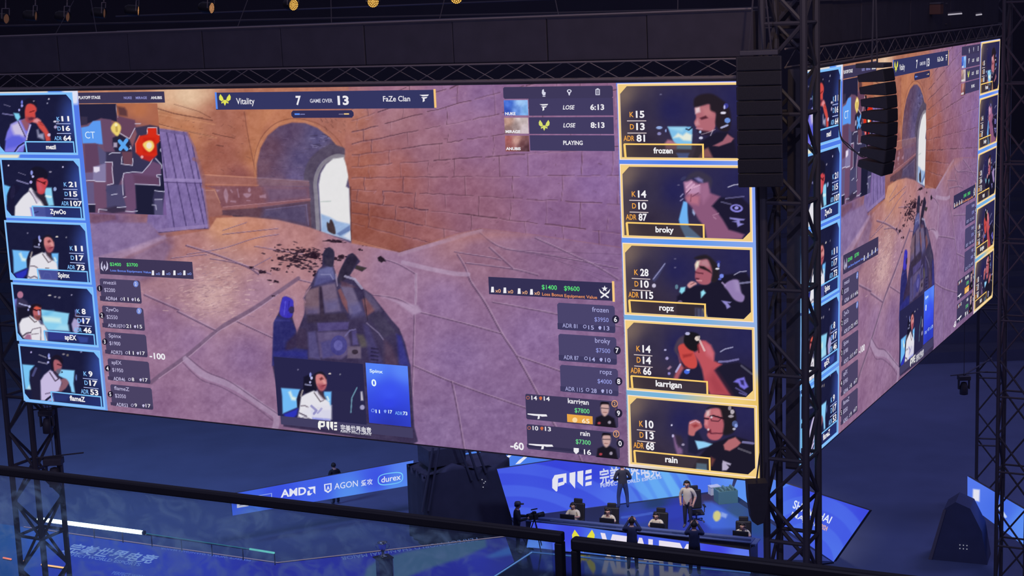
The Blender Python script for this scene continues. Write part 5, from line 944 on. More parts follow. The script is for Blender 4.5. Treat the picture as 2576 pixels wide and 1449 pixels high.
L = Ink(PF); L.text('Spinx', 931, 936, 8, (220, 240, 250), 964, z, .025); L.text('0', 936, 970, 16, (230, 246, 250), 948, z, .03); crossh(L, 939, 1032, 4.5, (130, 160, 246), z); L.text('11', 946, 1038, 8, (220, 240, 250), 957, z, .03); skull(L, 970, 1034, 4.5, (130, 160, 246), z); L.text('17', 978, 1039, 8, (220, 240, 250), 988, z, .03); L.text('ADR', 995, 1042, 8, (120, 176, 246), 1014, z, .02); L.text('73', 1015, 1043, 8, (220, 240, 250), 1026, z, .03)
pwe_mark(L, 801, 1058, 849, 1080, (240, 240, 236), z, 3.5); L.text('完美世界电竞', 858, 1082, 12, (226, 224, 232), 935, z, .02); L.text('PERFECT WORLD ESPORTS', 858, 1087, 4, (200, 200, 214), 934, z, .02)
sub('lettering', L.mesh('lettering'), o)
L = Ink(PF); L.text('-100', 378, 901, 14, WH, 417, z, .03); sub('lettering', L.mesh('lettering')); L = Ink(PF); L.text('-60', 1285, 1128, 17, WH, 1319, z, .03); sub('lettering', L.mesh('lettering'))
# ---- the same feed on the neighbouring screen
SCREEN2 = copy_tree(SCREEN)
SCREEN2['label'] = 'LED video screen on the right, seen at a steep angle behind the hanging speakers'
SCREEN2.matrix_world = PR.matrix()
SCREEN['group'] = SCREEN2['group'] = 'centre-hung video screens'
# ------------------------------------------------------------------ the hall: pit floor, walls, roof
M_FLOOR = mat('pit_floor_carpet', (96, 104, 140), 0.95, 0, 0.2, 0.5)
M_WALL = mat('hall_wall_drape', (58, 54, 66), 0.95, 0, 0.2, 0.3)
M_ROOF = mat('hall_roof_black', (70, 68, 84), .95, 0, 0.2, 0.4)
FLZ = -1.2
o = obj('floor', *box_vf(-70, 70, 8, 118, FLZ - 0.4, FLZ), M_FLOOR); tag(o, kind='structure')
o = obj('wall_back', *box_vf(-70, 70, 118, 118.6, FLZ, 34), M_WALL); tag(o, kind='structure')
o = obj('wall_left', *box_vf(-70.6, -70, -12, 118, FLZ, 34), M_WALL); tag(o, kind='structure')
o = obj('wall_right', *box_vf(70, 70.6, -12, 118, FLZ, 34), M_WALL); tag(o, kind='structure')
# terraces of the far stand, one slab per row
M_STEP = mat('terrace_concrete', (66, 68, 92), 0.9, 0, 0.2, 1.0)
for k in range(14):
    o = obj('terrace', *box_vf(-70, 70, 84 + 2.2 * k, 118, FLZ + 0.62 * k, FLZ + 0.62 * (k + 1)), M_STEP); tag(o, kind='structure'); o.name = 'stand_step'

# ------------------------------------------------------------------ trusses
def truss(name, label, p0, p1, upv, s, bay, m, r=0.03, rb=0.016, group=None, cat='truss', faces=(0, 1, 2, 3)):
    p0 = Vector(p0); p1 = Vector(p1); d = (p1 - p0); L = d.length; d.normalize()
    up = Vector(upv); side = d.cross(up).normalized(); up = side.cross(d).normalized()
    root = empty(name, p0, label, cat, group)
    def c(k, t): return d * t + up * (s / 2 * (1 if k in (0, 1) else -1)) + side * (s / 2 * (1 if k in (1, 2) else -1))
    for k in range(4): bar('chord', c(k, 0), c(k, L), r, m, root, 8)
    n = max(1, round(L / bay))
    for k in faces:
        a, b = k, (k + 1) % 4
        for i in range(n):
            t0, t1 = L * i / n, L * (i + 1) / n
            if i % 2: a_, b_ = b, a
            else: a_, b_ = a, b
            bar('brace', c(a_, t0), c(b_, t1), rb, m, root, 6)
    return root
D1 = -PF.ey      # down along the screen face
def on(plane, u, v, z): return plane.world(np.array(u), np.array(v), z)
upF = Vector(PF.ey); upR = Vector(PR.ey)
truss('header_truss', 'aluminium lattice truss running along the top edge of the front screen', on(PF, -0.5, 0.29, -0.1), on(PF, SW + 0.1, 0.29, -0.1), upF, 0.40, 0.78, M_RIG, 0.022, 0.011, 'screen header trusses', faces=(1, 3))
truss('header_truss', 'aluminium lattice truss along the top edge of the right screen', on(PR, -0.3, 0.29, -0.1), on(PR, SW + 0.3, 0.29, -0.1), upR, 0.40, 0.78, M_RIG, 0.022, 0.011, 'screen header trusses', faces=(1, 3))
# black masking boxes above the trusses
def header(plane, label):
    root = empty('header_box', on(plane, 0, 0.55, 0), label, 'rigging')
    root.matrix_world = Plane(on(plane, 0, 0.52, 0), plane.ex, plane.ey).matrix()
    n = 9
    for k in range(n):
        u0 = SW * k / n + (0.01 if k or plane is PF else .35); u1 = SW * (k + 1) / n - 0.01
        bevel_box('drape_panel', u0, u1, 0.0, 0.98, -0.7, -0.06 - 0.015 * (k % 2), M_CLOTH, root, 0.02)
    bar('top_rail', (0, 1.02, 0.0), (SW, 1.02, 0.0), 0.022, M_RIG, root)
    rh = random.Random(2)
    for k in range(7):
        u = SW * (k + rh.uniform(.2, .8)) / 7; bar('hanger', (u, 1.02, -.05), (u + rh.uniform(-.5, .5), 1.9, -0.4), 0.012, M_TOWER, root, 6)
    return root
header(PF, 'black draped rigging box above the front screen'); header(PR, 'black draped rigging box above the right screen')
# ---- corner tower and other ground towers
def tower(px, dep, yaw, s, z0, z1, label, m=M_TOWER, bay=0.95, r=0.06):
    c = at_depth(px, 724.5, dep); base = Vector((c[0], c[1], z0))
    root = empty('truss_tower', base, label, 'tower', 'truss towers'); root.rotation_euler = (0, 0, yaw)
    h = z1 - z0
    cs = [(-s / 2, -s / 2), (s / 2, -s / 2), (s / 2, s / 2), (-s / 2, s / 2)]
    for x, y in cs: bar('leg', (x, y, 0), (x, y, h), r, m, root, 8)
    n = round(h / bay)
    for k in range(4):
        (xa, ya), (xb, yb) = cs[k], cs[(k + 1) % 4]
        for i in range(n):
            za, zb = h * i / n, h * (i + 1) / n
            if (i + k) % 2: bar('brace', (xa, ya, za), (xb, yb, zb), r * .55, m, root, 6)
            else: bar('brace', (xb, yb, za), (xa, ya, zb), r * .55, m, root, 6)
            if i % 2 == 0: bar('crosspiece', (xa, ya, za), (xb, yb, za), r * .55, m, root, 6)
    bevel_box('base_plate', -s * .75, s * .75, -s * .75, s * .75, 0, 0.08, m, root, 0.02)
    return root
TW = tower(1990, 35.0, TH, 0.92, FLZ, 20.0, 'tall black truss tower at the corner between the two screens', r=0.085)
tower(2497, 60.0, TH + .2, 1.0, FLZ, 18.8, 'black truss tower at the far right with a lit board behind it', bay=1.3)
tower(48, 47.5, TH, 1.0, FLZ, 16.5, 'black truss tower at the lower left beside the glowing tube', bay=1.1, r=.085)
tower(2560, 49.0, TH, 0.9, FLZ, 19.5, 'black truss tower cut off by the right edge', bay=1.2)
# ---- speakers
M_SPK = mat('speaker_cabinet_black', (60, 57, 68), 0.6, 0, 0.2, 8); M_GRL = mat('speaker_grille', (48, 46, 56), 0.75, 0, 0.4, 60)
def line_array(name, label, top, yaw, n, w, dpt, hb, tilt0, dt, lean=0.0):
    root = empty(name, top, label, 'speaker', 'line array speakers'); root.rotation_euler = (0, lean, yaw)
    bevel_box('flying_frame', -w * .42, w * .42, -dpt * .5, dpt * .55, 0.02, 0.12, M_BLACK, root, 0.015)
    for sx in (-1, 1): bar('chain', (sx * w * .25, 0, 0.1), (sx * w * .1, 0, 1.6), 0.02, M_BLACK, root, 6)
    y, z, t = -dpt * .5, 0.0, tilt0
    for k in range(n):
        bm = bmesh.new()      # wedge shaped cabinet, tall at the front
        hb2 = hb * .62
        P = [(-w / 2, 0, 0), (w / 2, 0, 0), (w / 2, 0, -hb * .96), (-w / 2, 0, -hb * .96), (-w / 2 * .9, dpt, -hb * .1), (w / 2 * .9, dpt, -hb * .1), (w / 2 * .9, dpt, -hb2), (-w / 2 * .9, dpt, -hb2)]
        vs = [bm.verts.new(q) for q in P]
        for q in ((0, 1, 2, 3), (5, 4, 7, 6), (4, 5, 1, 0), (3, 2, 6, 7), (1, 5, 6, 2), (4, 0, 3, 7)): bm.faces.new([vs[i] for i in q])
        bmesh.ops.bevel(bm, geom=list(bm.edges), offset=0.015, segments=1, affect='EDGES'); bmesh.ops.recalc_face_normals(bm, faces=list(bm.faces))
        M = Matrix.Translation((0, y, z)) @ Matrix.Rotation(t, 4, 'X')
        b = bm_obj('speaker_box', bm, M_SPK, root); b.matrix_basis = M
        g = obj('grille', *box_vf(-w * .46, w * .46, -0.012, 0.004, -hb * .88, -hb * .06), M_GRL, b)
        nx = M @ Vector((0, 0, -hb)); y, z = nx.y, nx.z; t += dt
    return root
ca = at_depth(1912, 140, 33.2)
line_array('line_array_speaker', 'black curved line array hanging in front of the screen corner', ca, TH + 0.25, 9, 0.95, 0.75, 0.31, 0.0, 0.018)
cb = at_depth(2200, 172, 35.0)
line_array('line_array_speaker', 'black curved line array hanging against the right screen', cb, 0.95, 8, 0.62, 0.62, 0.30, -0.17, 0.05, 0.0)
# cable loop beside the right array
def tube(name, pts, r, m, parent=None, seg=6, n=6, closed=False):
    P = smooth_pts(np.array(pts), n, closed) if len(pts) > 2 else np.array(pts)
    v = []; f = []
    for i, p in enumerate(P):
        t = P[min(i + 1, len(P) - 1)] - P[max(i - 1, 0)]; t = t / (np.linalg.norm(t) + 1e-9)
        a = np.cross(t, [0.3, 0.2, 1.0]); a /= np.linalg.norm(a) + 1e-9; b = np.cross(t, a)
        for k in range(seg):
            g = 2 * math.pi * k / seg; v.append(p + r * (math.cos(g) * a + math.sin(g) * b))
    for i in range(len(P) - 1):
        for k in range(seg): f.append((i * seg + k, i * seg + (k + 1) % seg, (i + 1) * seg + (k + 1) % seg, (i + 1) * seg + k))
    f += [tuple(range(seg))[::-1], tuple(range((len(P) - 1) * seg, len(P) * seg))]
    return obj(name, v, f, m, parent)
for j, dx in enumerate((0, 7)):
    pts = [at_depth(x, y, 35.2) for x, y in ((2113 - dx * .3, 200), (2112, 330), (2130 + dx, 366), (2158 + dx, 386 + dx), (2172 + dx, 392), (2180, 372), (2182, 330), (2178, 240))]
    tag(tube('speaker_cable', pts, 0.014, M_BLACK), 'black cable loop hanging beside the right line array, ' + ('upper' if j else 'lower') + ' of two', 'cable', 'cable loops')
# hanging cabinet under the corner
cc = at_depth(1903, 1210, 34.6)
root = empty('hanging_speaker', cc, 'black rounded speaker hanging below the lower corner of the front screen', 'speaker')
prof = [(-.22, 0), (.22, 0), (.20, -.55), (.12, -.9), (-.02, -.95), (-.14, -.85), (-.2, -.4)]
prism('speaker_box', [(a, b) for a, b in prof], -.2, .2, M_SPK, root, 1); bar('hanger', (0, 0, 0), (0.1, 0.1, 0.6), 0.02, M_BLACK, root, 6)
# ---- roof lights at eye level: a truss with PAR cans
M_CAN = mat('par_can_black', (40, 38, 44), 0.5); G_WARM = glow('par_lens_amber', (255, 196, 96), 1.3); G_DIM = glow('par_lens_dim', (176, 120, 92), 0.7)
pA, pB = at_depth(-80, 8, 48), at_depth(1330, -40, 37)
truss('lighting_truss', 'dark ceiling truss carrying the row of amber lamps', pA + np.array([0, 0, .35]), pB + np.array([0, 0, .35]), (0, 0, 1), 0.5, 0.9, M_TOWER, 0.03, 0.018, faces=(0, 1, 2, 3))
LN = [(14, 47, .9, 0), (88, 40, 1.25, 0), (168, 42, 1.1, 0), (260, 33, 1.25, 0), (345, 27, 1.35, 1), (530, 20, 1.0, 1), (737, 12, .55, 2), (938, 4, .2, 2), (1148, -6, .1, 2)]
WHICH = ['leftmost and dimmest', 'second from the left edge', 'third from the left edge', 'fourth from the left edge', 'slanting tilted', 'half turned away', 'brightest round amber', 'round amber, cut by the top edge, left', 'nearly hidden by the top edge']
for k, (x, y, turn, lit) in enumerate(LN):
    dep = 48 - 11 * (x + 80) / 1410.0
    c = at_depth(x, y, dep); t = CAM - c; base_yaw = math.atan2(t[1], t[0])
    root = empty('par_lamp', c, WHICH[k] + ' lamp of the row under the ceiling truss', 'lamp', 'ceiling lamps')
    root.rotation_euler = (0, 0.12, base_yaw + turn)
    R = 0.155
    can = lathe('can', [(R * .7, -0.34), (R * .96, -0.26), (R, 0.0), (R, 0.05), (R * .94, 0.05), (R * .94, -0.01)], M_CAN, root, 18); can.rotation_euler = (0, math.pi / 2, 0)
    lens = empty('lens', (0.02, 0, 0)); lens.parent = root; bpy.data.objects.remove(lens)
    if lit:      # ring by ring LED dots
        v = []; f = []
        for rr, nn in ((0, 1), (.28, 6), (.56, 12), (.84, 18)):
            for i in range(nn):
                a = 2 * math.pi * i / nn; cy, cz = R * rr * math.cos(a), R * rr * math.sin(a); b = len(v); q = R * .115
                v += [(0.02, cy + q * math.cos(g), cz + q * math.sin(g)) for g in np.arange(6) * math.pi / 3]; f.append(tuple(range(b, b + 6)))
        obj('led_dots', v, f, G_WARM if lit == 2 else glow('par_lens_half', (240, 170, 110), 0.9), root)['kind'] = 'stuff'
    disc = [(0.01, R * .94 * math.cos(g), R * .94 * math.sin(g)) for g in np.arange(20) * math.pi / 10]
    obj('lens', disc, [tuple(range(20))], glow('par_lens_ground', (120, 78, 30), 0.7) if lit == 2 else glow('par_lens_dark', (92, 62, 52), 0.7), root)
    for sy in (-1, 1): bar('yoke', (0, sy * R * 1.1, 0), (0, sy * R * 1.1, 0.3), 0.014, M_RIG, root, 6)
    bar('clamp', (0, 0, 0.3), (0, 0, 0.55), 0.02, M_RIG, root, 6); bar('yoke', (0, -R * 1.1, 0.3), (0, R * 1.1, 0.3), 0.014, M_RIG, root, 6)
# catwalk trusses crossing the ceiling behind
for k, (a, b, lb) in enumerate((((-60, 90, 52), (2380, 35, 47), 'long dim catwalk truss behind the header boxes'), ((300, 60, 64), (2380, -20, 59), 'far dim ceiling truss near the top of the view'), ((1900, 20, 44), (2420, -4, 50), 'dim ceiling truss above the right screen'))):
    truss('ceiling_truss', lb, at_depth(*a), at_depth(*b), (0, 0, 1), 0.6, 1.3, M_TOWER, 0.03, 0.018, 'ceiling trusses', faces=(0, 2))
M_BOXW = mat('pale_equipment_case', (150, 140, 150), 0.6); M_BOXR = mat('brown_equipment_case', (120, 80, 72), 0.7)
for k, (x, y, w_, h_, m_, lb) in enumerate(((118, 122, .75, .32, M_BOXR, 'reddish equipment case on the dark rig at upper left'), (58, 132, .45, .18, M_BOXR, 'low brown equipment case at the far upper left'), (2342, 24, .62, .28, M_BOXR, 'brownish equipment case on the catwalk above the right screen'))):
    c = at_depth(x, y, 49 if x < 400 else 45); root = empty('equipment_case', c, lb, 'case'); root.rotation_euler = (0, 0, TH)
    bevel_box('case_body', -w_ / 2, w_ / 2, -.2, .2, -h_ / 2, h_ / 2, m_, root, 0.02); bevel_box('lid', -w_ / 2 - .01, w_ / 2 + .01, -.21, .21, h_ / 2 + .004, h_ / 2 + .06, M_BLACK, root, 0.01)
G_TUBE = glow('catwalk_tube', (226, 220, 236), 0.55)
for k, (q, lb) in enumerate((((2098, 57, 2146, 52), 'thin pale light strip on the catwalk, leftmost above the right screen'), ((2160, 38, 2202, 36), 'short pale light strip on the catwalk, second from the left'), ((2385, 37, 2420, 34), 'short pale light strip on the catwalk at right'), ((2262, 48, 2298, 45), 'faint pale light strip on the catwalk, third from the left'), ((2455, 38, 2470, 36), 'tiny pale light strip on the catwalk, rightmost'), ((208, 113, 245, 112), 'faint pale light strip on the dark rig at upper left'))):
    a, b = at_depth(q[0], q[1], 45 if q[0] > 400 else 49), at_depth(q[2], q[3], 45 if q[0] > 400 else 49)
    root = empty('light_strip', a, lb, 'lamp', 'catwalk strips')
    bar('tube', (0, 0, 0), b - a, 0.022, G_TUBE, root, 6); bar('holder', (0, 0.05, 0.04), Vector(b - a) + Vector((0, .05, .04)), 0.03, M_BLACK, root, 6)

# ---- moving-head lamps hanging in the dark below the screens
for x, y, dep, k, lb in ((116, 1032, 47.6, 1.0, 'dark moving-head lamp hanging just below the left corner of the front screen'), (134, 1152, 47.6, 1.25, 'dark moving-head lamp hanging above the rail at lower left'), (2425, 945, 58, 1.0, 'dark moving-head lamp hanging below the right screen')):
    c = at_depth(x, y, dep); r_ = empty('moving_head_lamp', c, lb, 'lamp', 'moving-head lamps')
    bevel_box('base', -.22 * k, .22 * k, -.15 * k, .15 * k, -.16 * k, 0, M_BLACK, r_, .02)
    for s_ in (-1, 1): bevel_box('yoke_arm', s_ * .19 * k - .025, s_ * .19 * k + .025, -.06 * k, .06 * k, -.5 * k, -.16 * k, M_BLACK, r_, .01)
    lathe('head', [(.09 * k, -.72 * k), (.15 * k, -.7 * k), (.15 * k, -.42 * k), (.1 * k, -.26 * k), (.05 * k, -.24 * k)], M_BLACK, r_, 16)
    bar('hanger', (0, 0, 0), (0, 0, 18.2 - c[2]), .012, M_BLACK, r_, 6); bar('hanging_bar', (-.5, 0, .02), (.9, .1, .1), .022, M_BLACK, r_, 6)
    if x > 2000:
        tc_ = at_depth(2497, 724.5, 60.0); bar('bracket', (0, 0, .03), (tc_[0] - c[0], tc_[1] - c[1], .03), .03, M_BLACK, r_, 6)
# ------------------------------------------------------------------ the stage
M_DECK = mat('stage_deck_black', (40, 40, 60), 0.6, 0, 0.2, 2)
M_GLOSS = mat('glossy_step_top', (26, 32, 62), 0.12, 0, 0.15, 1.5)
M_DESK = mat('desk_grey_laminate', (84, 98, 150), 0.5, 0, 0.12, 3)
PFL = Plane((0, 50, 0.0), (1, 0, 0), (0, 1, 0))
def pts2(q, z=0.0): return [tuple(G(x, y, z)[:2]) for x, y in q]
deck = pts2([(-260, 1283), (100, 1331), (698, 1416), (1272, 1349), (1300, 1360), (1330, 1380), (1885, 1440), (2150, 1470)]) + [(9, 42), (-18, 42), (-30, 54)]
o = prism('stage_floor', deck, FLZ, -0.02, M_DECK); tag(o, kind='structure')
# LED tiles of the floor
def floor_led(quad, ctrl, z, extra=None, step=5):
    p = Pic(PFL, quad, step, (40, 44, 150)); p.field(ctrl, 1, 2.4)
    if extra: extra(p)
    me = p.mesh(z, 'led_floor_tile'); l = link('led_floor_tile', me, None, o)
    l.matrix_basis = PFL.matrix(); return l
CT = [(100, 1345, (58, 96, 190)), (300, 1360, (56, 80, 186)), (150, 1440, (50, 66, 180)), (250, 1480, (52, 64, 182)), (500, 1400, (50, 64, 180)), (600, 1480, (44, 52, 170)), (700, 1430, (42, 46, 158)), (0, 1350, (44, 84, 150)), (0, 1450, (36, 74, 140)), (1000, 1440, (40, 42, 152)), (1200, 1400, (44, 50, 160)), (1150, 1480, (36, 38, 146)), (1250, 1360, (44, 50, 130))]
def green(p):
    p.poly([(915, 1460), (922, 1430), (950, 1408), (1020, 1388), (1120, 1368), (1222, 1354), (1225, 1376), (1160, 1404), (1080, 1430), (1000, 1462)], (62, 92, 124), .95, 4)
    p.poly([(1222, 1400), (1300, 1366), (1322, 1370), (1316, 1392), (1236, 1404)], (56, 98, 170), .8, 4)
floor_led([(-200, 1290), (698, 1415), (698, 1560), (-200, 1560)], CT, 0.004)
floor_led([(698, 1415), (1271, 1349), (1345, 1560), (698, 1560)], CT, 0.004, green)
L = Ink(PFL); tc = (130, 160, 226)
L.textq('完美世界电竞', [(157, 1386), (379, 1417), (400, 1403), (182, 1371)], tc, 0.012, .02)
L.textq('PERFECT WORLD ESPORTS', [(152, 1395), (350, 1425), (356, 1418), (160, 1389)], (104, 134, 214), 0.012, .02)
L.textq('PERFECT WORLD SHANGHAI MAJOR', [(632, 1407), (405, 1377), (403, 1382), (630, 1413)], (88, 112, 206), 0.012, .02)
L.textq('PERFECT WORLD SHANGHAI MAJOR', [(1200, 1353), (857, 1402), (860, 1410), (1203, 1361)], (92, 116, 178), 0.012, .0)
L.textq('PERFECT WORLD', [(280, 1445), (372, 1459), (377, 1451), (286, 1438)], (88, 116, 206), 0.012, .02)
ll = link('floor_lettering', L.mesh('floor_lettering'), None, o); ll.matrix_basis = PFL.matrix()
# thin lit edge strips along the pit side of the floor
def strip(label, a, b, rgb, r, z, name='edge_strip', cat='light strip', group='floor edge strips', st=0.8, base=True):
    A, B = GV(*a, z), GV(*b, z); root = empty(name, A, label, cat, group)
    bar('lit_strip', (0, 0, 0), B - A, r, glow('%s_%d_%d_%d' % ((name,) + rgb), rgb, st), root, 6)
    if base: bar('holder', Vector((0, 0, -r * 1.7)), (B - A) + Vector((0, 0, -r * 1.7)), r * 1.2, M_BLACK, root, 6)
    return root
strip('thin pinkish lit edge of the stage floor running left from the pit corner', (60, 1325), (698, 1415), (176, 156, 196), 0.013, 0.05)
strip('thin pinkish lit edge of the stage floor running right from the pit corner', (698, 1415), (1271, 1349), (170, 148, 170), 0.013, 0.05)
t = strip('bright white-cyan glowing tube on the pit barrier at lower left', (96, 1306), (360, 1340), (255, 255, 255), 0.075, 0.55, 'light_tube', 'light tube', None, 6.0, False)
for m_ in ('light_tube_255_255_255',): MAT[m_].node_tree.nodes['Emission'].inputs[0].default_value = (0.78, 1.0, 1.0, 1)
A, B = GV(96, 1306, .55), GV(360, 1340, .55)
for e, c_ in ((Vector((0, 0, 0)), -1), (B - A, 1)):
    d = (B - A).normalized(); bar('end_cap', e, e + d * .07 * c_, 0.085, M_BLACK, t, 10)
root = empty('pit_barrier', GV(96, 1306, 0), 'low dark barrier rail with a thin cyan line along the pit', 'barrier')
A, B, C_ = GV(96, 1306, .44), GV(360, 1340, .44), GV(690, 1391, .44); O_ = Vector(root.location)
bar('rail', A - O_, C_ - O_, 0.03, M_BLACK, root)
bar('lit_line', GV(362, 1341, .50) - O_, GV(628, 1381, .50) - O_, 0.013, glow('barrier_line', (70, 160, 190), .55), root, 6); bar('lit_line', GV(628, 1381, .50) - O_, GV(690, 1391, .50) - O_, 0.035, glow('barrier_end', (120, 226, 220), .85), root, 6)
for k in range(9):
    q = A.lerp(C_, k / 8.0); bar('post', Vector((q.x, q.y, FLZ)) - O_, q - O_, 0.02, M_BLACK, root, 6)
for a, b, lb in (((104, 1420), (173, 1430), 'orange glowing strip lying low at the lower left'), ((8, 1403), (28, 1407), 'short red-orange glowing strip left of the tower'), ((60, 1411), (66, 1412), 'tiny white-orange glowing strip inside the left tower')):
    strip(lb, a, b, (255, 190, 130) if a[0] != 8 else (255, 130, 96), 0.03, 0.06, 'orange_strip', 'light strip', 'orange strips', 1.4)

# ------------------------------------------------------------------ LED boards
def vplane(a, b, z=0.0):
    A, B = G(*a, z), G(*b, z); e = B - A; L_ = np.linalg.norm(e); return Plane(A, e / L_, (0, 0, 1.0)), L_
def board(name, label, quad, a, b, paint, ink=None, z=0.0, cat='LED board', group=None, thick=0.10, step=2.5):
    pl, L_ = vplane(a, b, z); root = empty(name, (0, 0, 0), label, cat, group); root.matrix_world = pl.matrix()
    q = np.array(quad, float); u, v_ = pl.uv(q[:, 0], q[:, 1]); v_ = np.maximum(v_, -0.0)
    prism('cabinet', list(zip(u, v_)), -thick, -0.004, M_BLACK, root)
    p = Pic(pl, quad, step, (64, 90, 226)); paint(p); link('lit_face', p.mesh(0.004), None, root)
    if ink:
        L = Ink(pl); ink(L); L.objects('lettering', root)
    return root
BL = [(64, 76, 226), (56, 66, 214)]
def paint_pwe(p):
    p.field([(1260, 1200, (66, 78, 226)), (1300, 1290, (96, 146, 240)), (1400, 1190, (58, 70, 220)), (1500, 1175, (56, 70, 216)), (1400, 1280, (84, 120, 236)), (1550, 1250, (88, 132, 238)), (1650, 1220, (92, 152, 240)), (1760, 1215, (72, 110, 234))])
    for k, R in enumerate((330, 280, 232, 186, 142, 100, 60)):
        p.ell(1330, 1340, R * 1.15, R * .62, (52, 64, 212) if k % 2 == 0 else (84, 116, 238), .45, 2.5, .18)
    for k, x in enumerate((1520, 1560, 1600, 1640, 1680)):
        p.poly([(x, 1150), (x + 18, 1150), (x + 90, 1262), (x + 62, 1268)], (112, 186, 244), (.25, .4, .5, .75, .4)[k], 2)
def ink_pwe(L):
    pwe_mark(L, 1389, 1196, 1488, 1238, (226, 226, 240), .010, -16)
    L.textq('完美世界电竞', [(1509, 1216), (1660, 1193), (1657, 1163), (1507, 1188)], (206, 212, 240), .010, .02)
    L.textq('PERFECT WORLD ESPORTS', [(1511, 1226), (1664, 1203), (1663, 1196), (1510, 1218)], (196, 206, 240), .010, .02)
board('led_board', 'wide blue LED board with white lettering behind the player desk', [(1250, 1180), (1788, 1098), (1788, 1237), (1287, 1302)], (1287, 1302), (1788, 1237), paint_pwe, ink_pwe, group='stage LED boards')
def flat(c1, c2, x0, x1):
    def f_(p): p.field([(x0, 1200, c1), (x1, 1200, c2), (x0, 1260, c2), (x1, 1260, c1)], 1, 2)
    return f_
board('led_board', 'narrow corner panel between the two blue boards behind the desk', [(1768, 1105), (1868, 1105), (1838, 1236), (1792, 1235)], (1792, 1235), (1838, 1236), flat((84, 126, 238), (98, 150, 242), 1790, 1840), None, group='stage LED boards')
def paint_sh(p):
    p.field([(1870, 1230, (92, 146, 242)), (1900, 1290, (98, 160, 244)), (2060, 1250, (66, 82, 228)), (2180, 1285, (62, 74, 220)), (2100, 1330, (74, 100, 232)), (2070, 1390, (92, 146, 240)), (2100, 1400, (92, 146, 240)), (1980, 1340, (88, 136, 240)), (2130, 1350, (66, 92, 230))])
    for k, R in enumerate((210, 176, 142, 108, 74)): p.ell(2030, 1420, R * .9, R * 1.0, (58, 72, 220) if k % 2 == 0 else (88, 128, 238), .4, 2.5, .35)
def ink_sh(L):
    L.textq('SHANGHAI', [(1994, 1277), (2087, 1317), (2095, 1301), (2000, 1258)], (222, 230, 250), .010, .02)
    L.textq('MAJOR', [(1990, 1298), (2062, 1328), (2066, 1318), (1994, 1287)], (214, 220, 240), .010, .02); L.textq('2024', [(2064, 1329), (2080, 1336), (2084, 1325), (2068, 1318)], (232, 176, 150), .010, .02)
board('led_board', 'blue LED board slanting away behind the corner tower, with white lettering', [(1864, 1180), (2187, 1284), (2097, 1413), (1842, 1239)], (1842, 1239), (2097, 1413), paint_sh, ink_sh, group='stage LED boards')
def paint_sp(p):
    p.field([(600, 1260, (60, 92, 226)), (700, 1245, (58, 80, 224)), (800, 1230, (66, 96, 230)), (950, 1200, (62, 84, 226)), (1020, 1190, (84, 126, 236)), (880, 1245, (84, 140, 236)), (640, 1290, (76, 120, 232)), (1000, 1225, (84, 140, 238))])
def ink_sp(L):
    W_ = (224, 228, 244)
    L.textq('AMD', [(706, 1251), (770, 1243), (770, 1225), (706, 1233)], W_, .010, .03); L.poly([(774, 1226), (793, 1223), (793, 1243), (788, 1238), (788, 1229), (780, 1231)], W_, .010); L.poly([(773, 1236), (779, 1233), (779, 1241), (786, 1240), (780, 1246), (773, 1246)], W_, .010)
    L.ring([(815, 1218), (834, 1215), (834, 1233), (825, 1240), (816, 1235)], [(818, 1220), (831, 1218), (831, 1231), (825, 1236), (819, 1232)], W_, .010); L.poly([(821, 1233), (825, 1221), (829, 1231), (826, 1231), (825, 1227), (823, 1233)], W_, .010)
    L.textq('AGON', [(841, 1231), (900, 1223), (900, 1208), (841, 1216)], W_, .010, .0); L.textq('爱攻', [(908, 1222), (937, 1217), (937, 1206), (908, 1211)], W_, .010, .01)
    L.textq('durex', [(959, 1214), (1008, 1206), (1008, 1192), (959, 1200)], W_, .010, .01)
    a = np.linspace(0, 2 * np.pi, 28, endpoint=False); ov = [(982 + 32 * np.sign(np.cos(t)) * abs(np.cos(t)) ** .6, 1204 - 4.5 * np.sign(np.cos(t)) * abs(np.cos(t)) ** .6 + 15 * np.sign(np.sin(t)) * abs(np.sin(t)) ** .7) for t in a]
    L.ring(ov, [(982 + (x - 982) * .93, 1204 + (y - 1204) * .86) for x, y in ov], (120, 206, 250), .010)
    L.poly([(595, 1254), (624, 1249), (625, 1273), (596, 1278)], (206, 206, 226), .010); L.poly([(600, 1272), (620, 1255), (621, 1269)], (120, 120, 150), .011); L.ring([(629, 1250), (684, 1240), (684, 1262), (629, 1272)], [(631, 1251), (682, 1242), (682, 1261), (631, 1270)], (150, 170, 236), .010)
    L.textq('RYZEN', [(633, 1268), (660, 1263), (660, 1255), (633, 1260)], W_, .011, .0)
board('sponsor_board', 'long low blue LED board with white sponsor lettering across the pit', [(580, 1243), (1040, 1158), (1038, 1220), (585, 1297)], (585, 1297), (1038, 1220), paint_sp, ink_sp, cat='LED board', group='stage LED boards')
def ink_g(L):
    L.textq('YTE', [(1182, 1193), (1202, 1189), (1201, 1179), (1181, 1183)], (206, 226, 246), .010, .01); L.textq('嘉', [(1160, 1175), (1183, 1171), (1182, 1156), (1159, 1160)], (206, 226, 246), .010, .01)
    for x in (1205, 1228, 1252, 1296): L.poly([(x, 1168), (x + 9, 1158), (x + 38, 1136), (x + 34, 1146), (x + 12, 1166)], (226, 230, 246), .010)
board('led_board', 'far light-blue LED board half hidden behind the black riser', [(1125, 1148), (1400, 1098), (1400, 1166), (1125, 1217)], (1125, 1217), (1400, 1166), flat((86, 140, 238), (70, 120, 232), 1150, 1350), ink_g, group='stage LED boards')
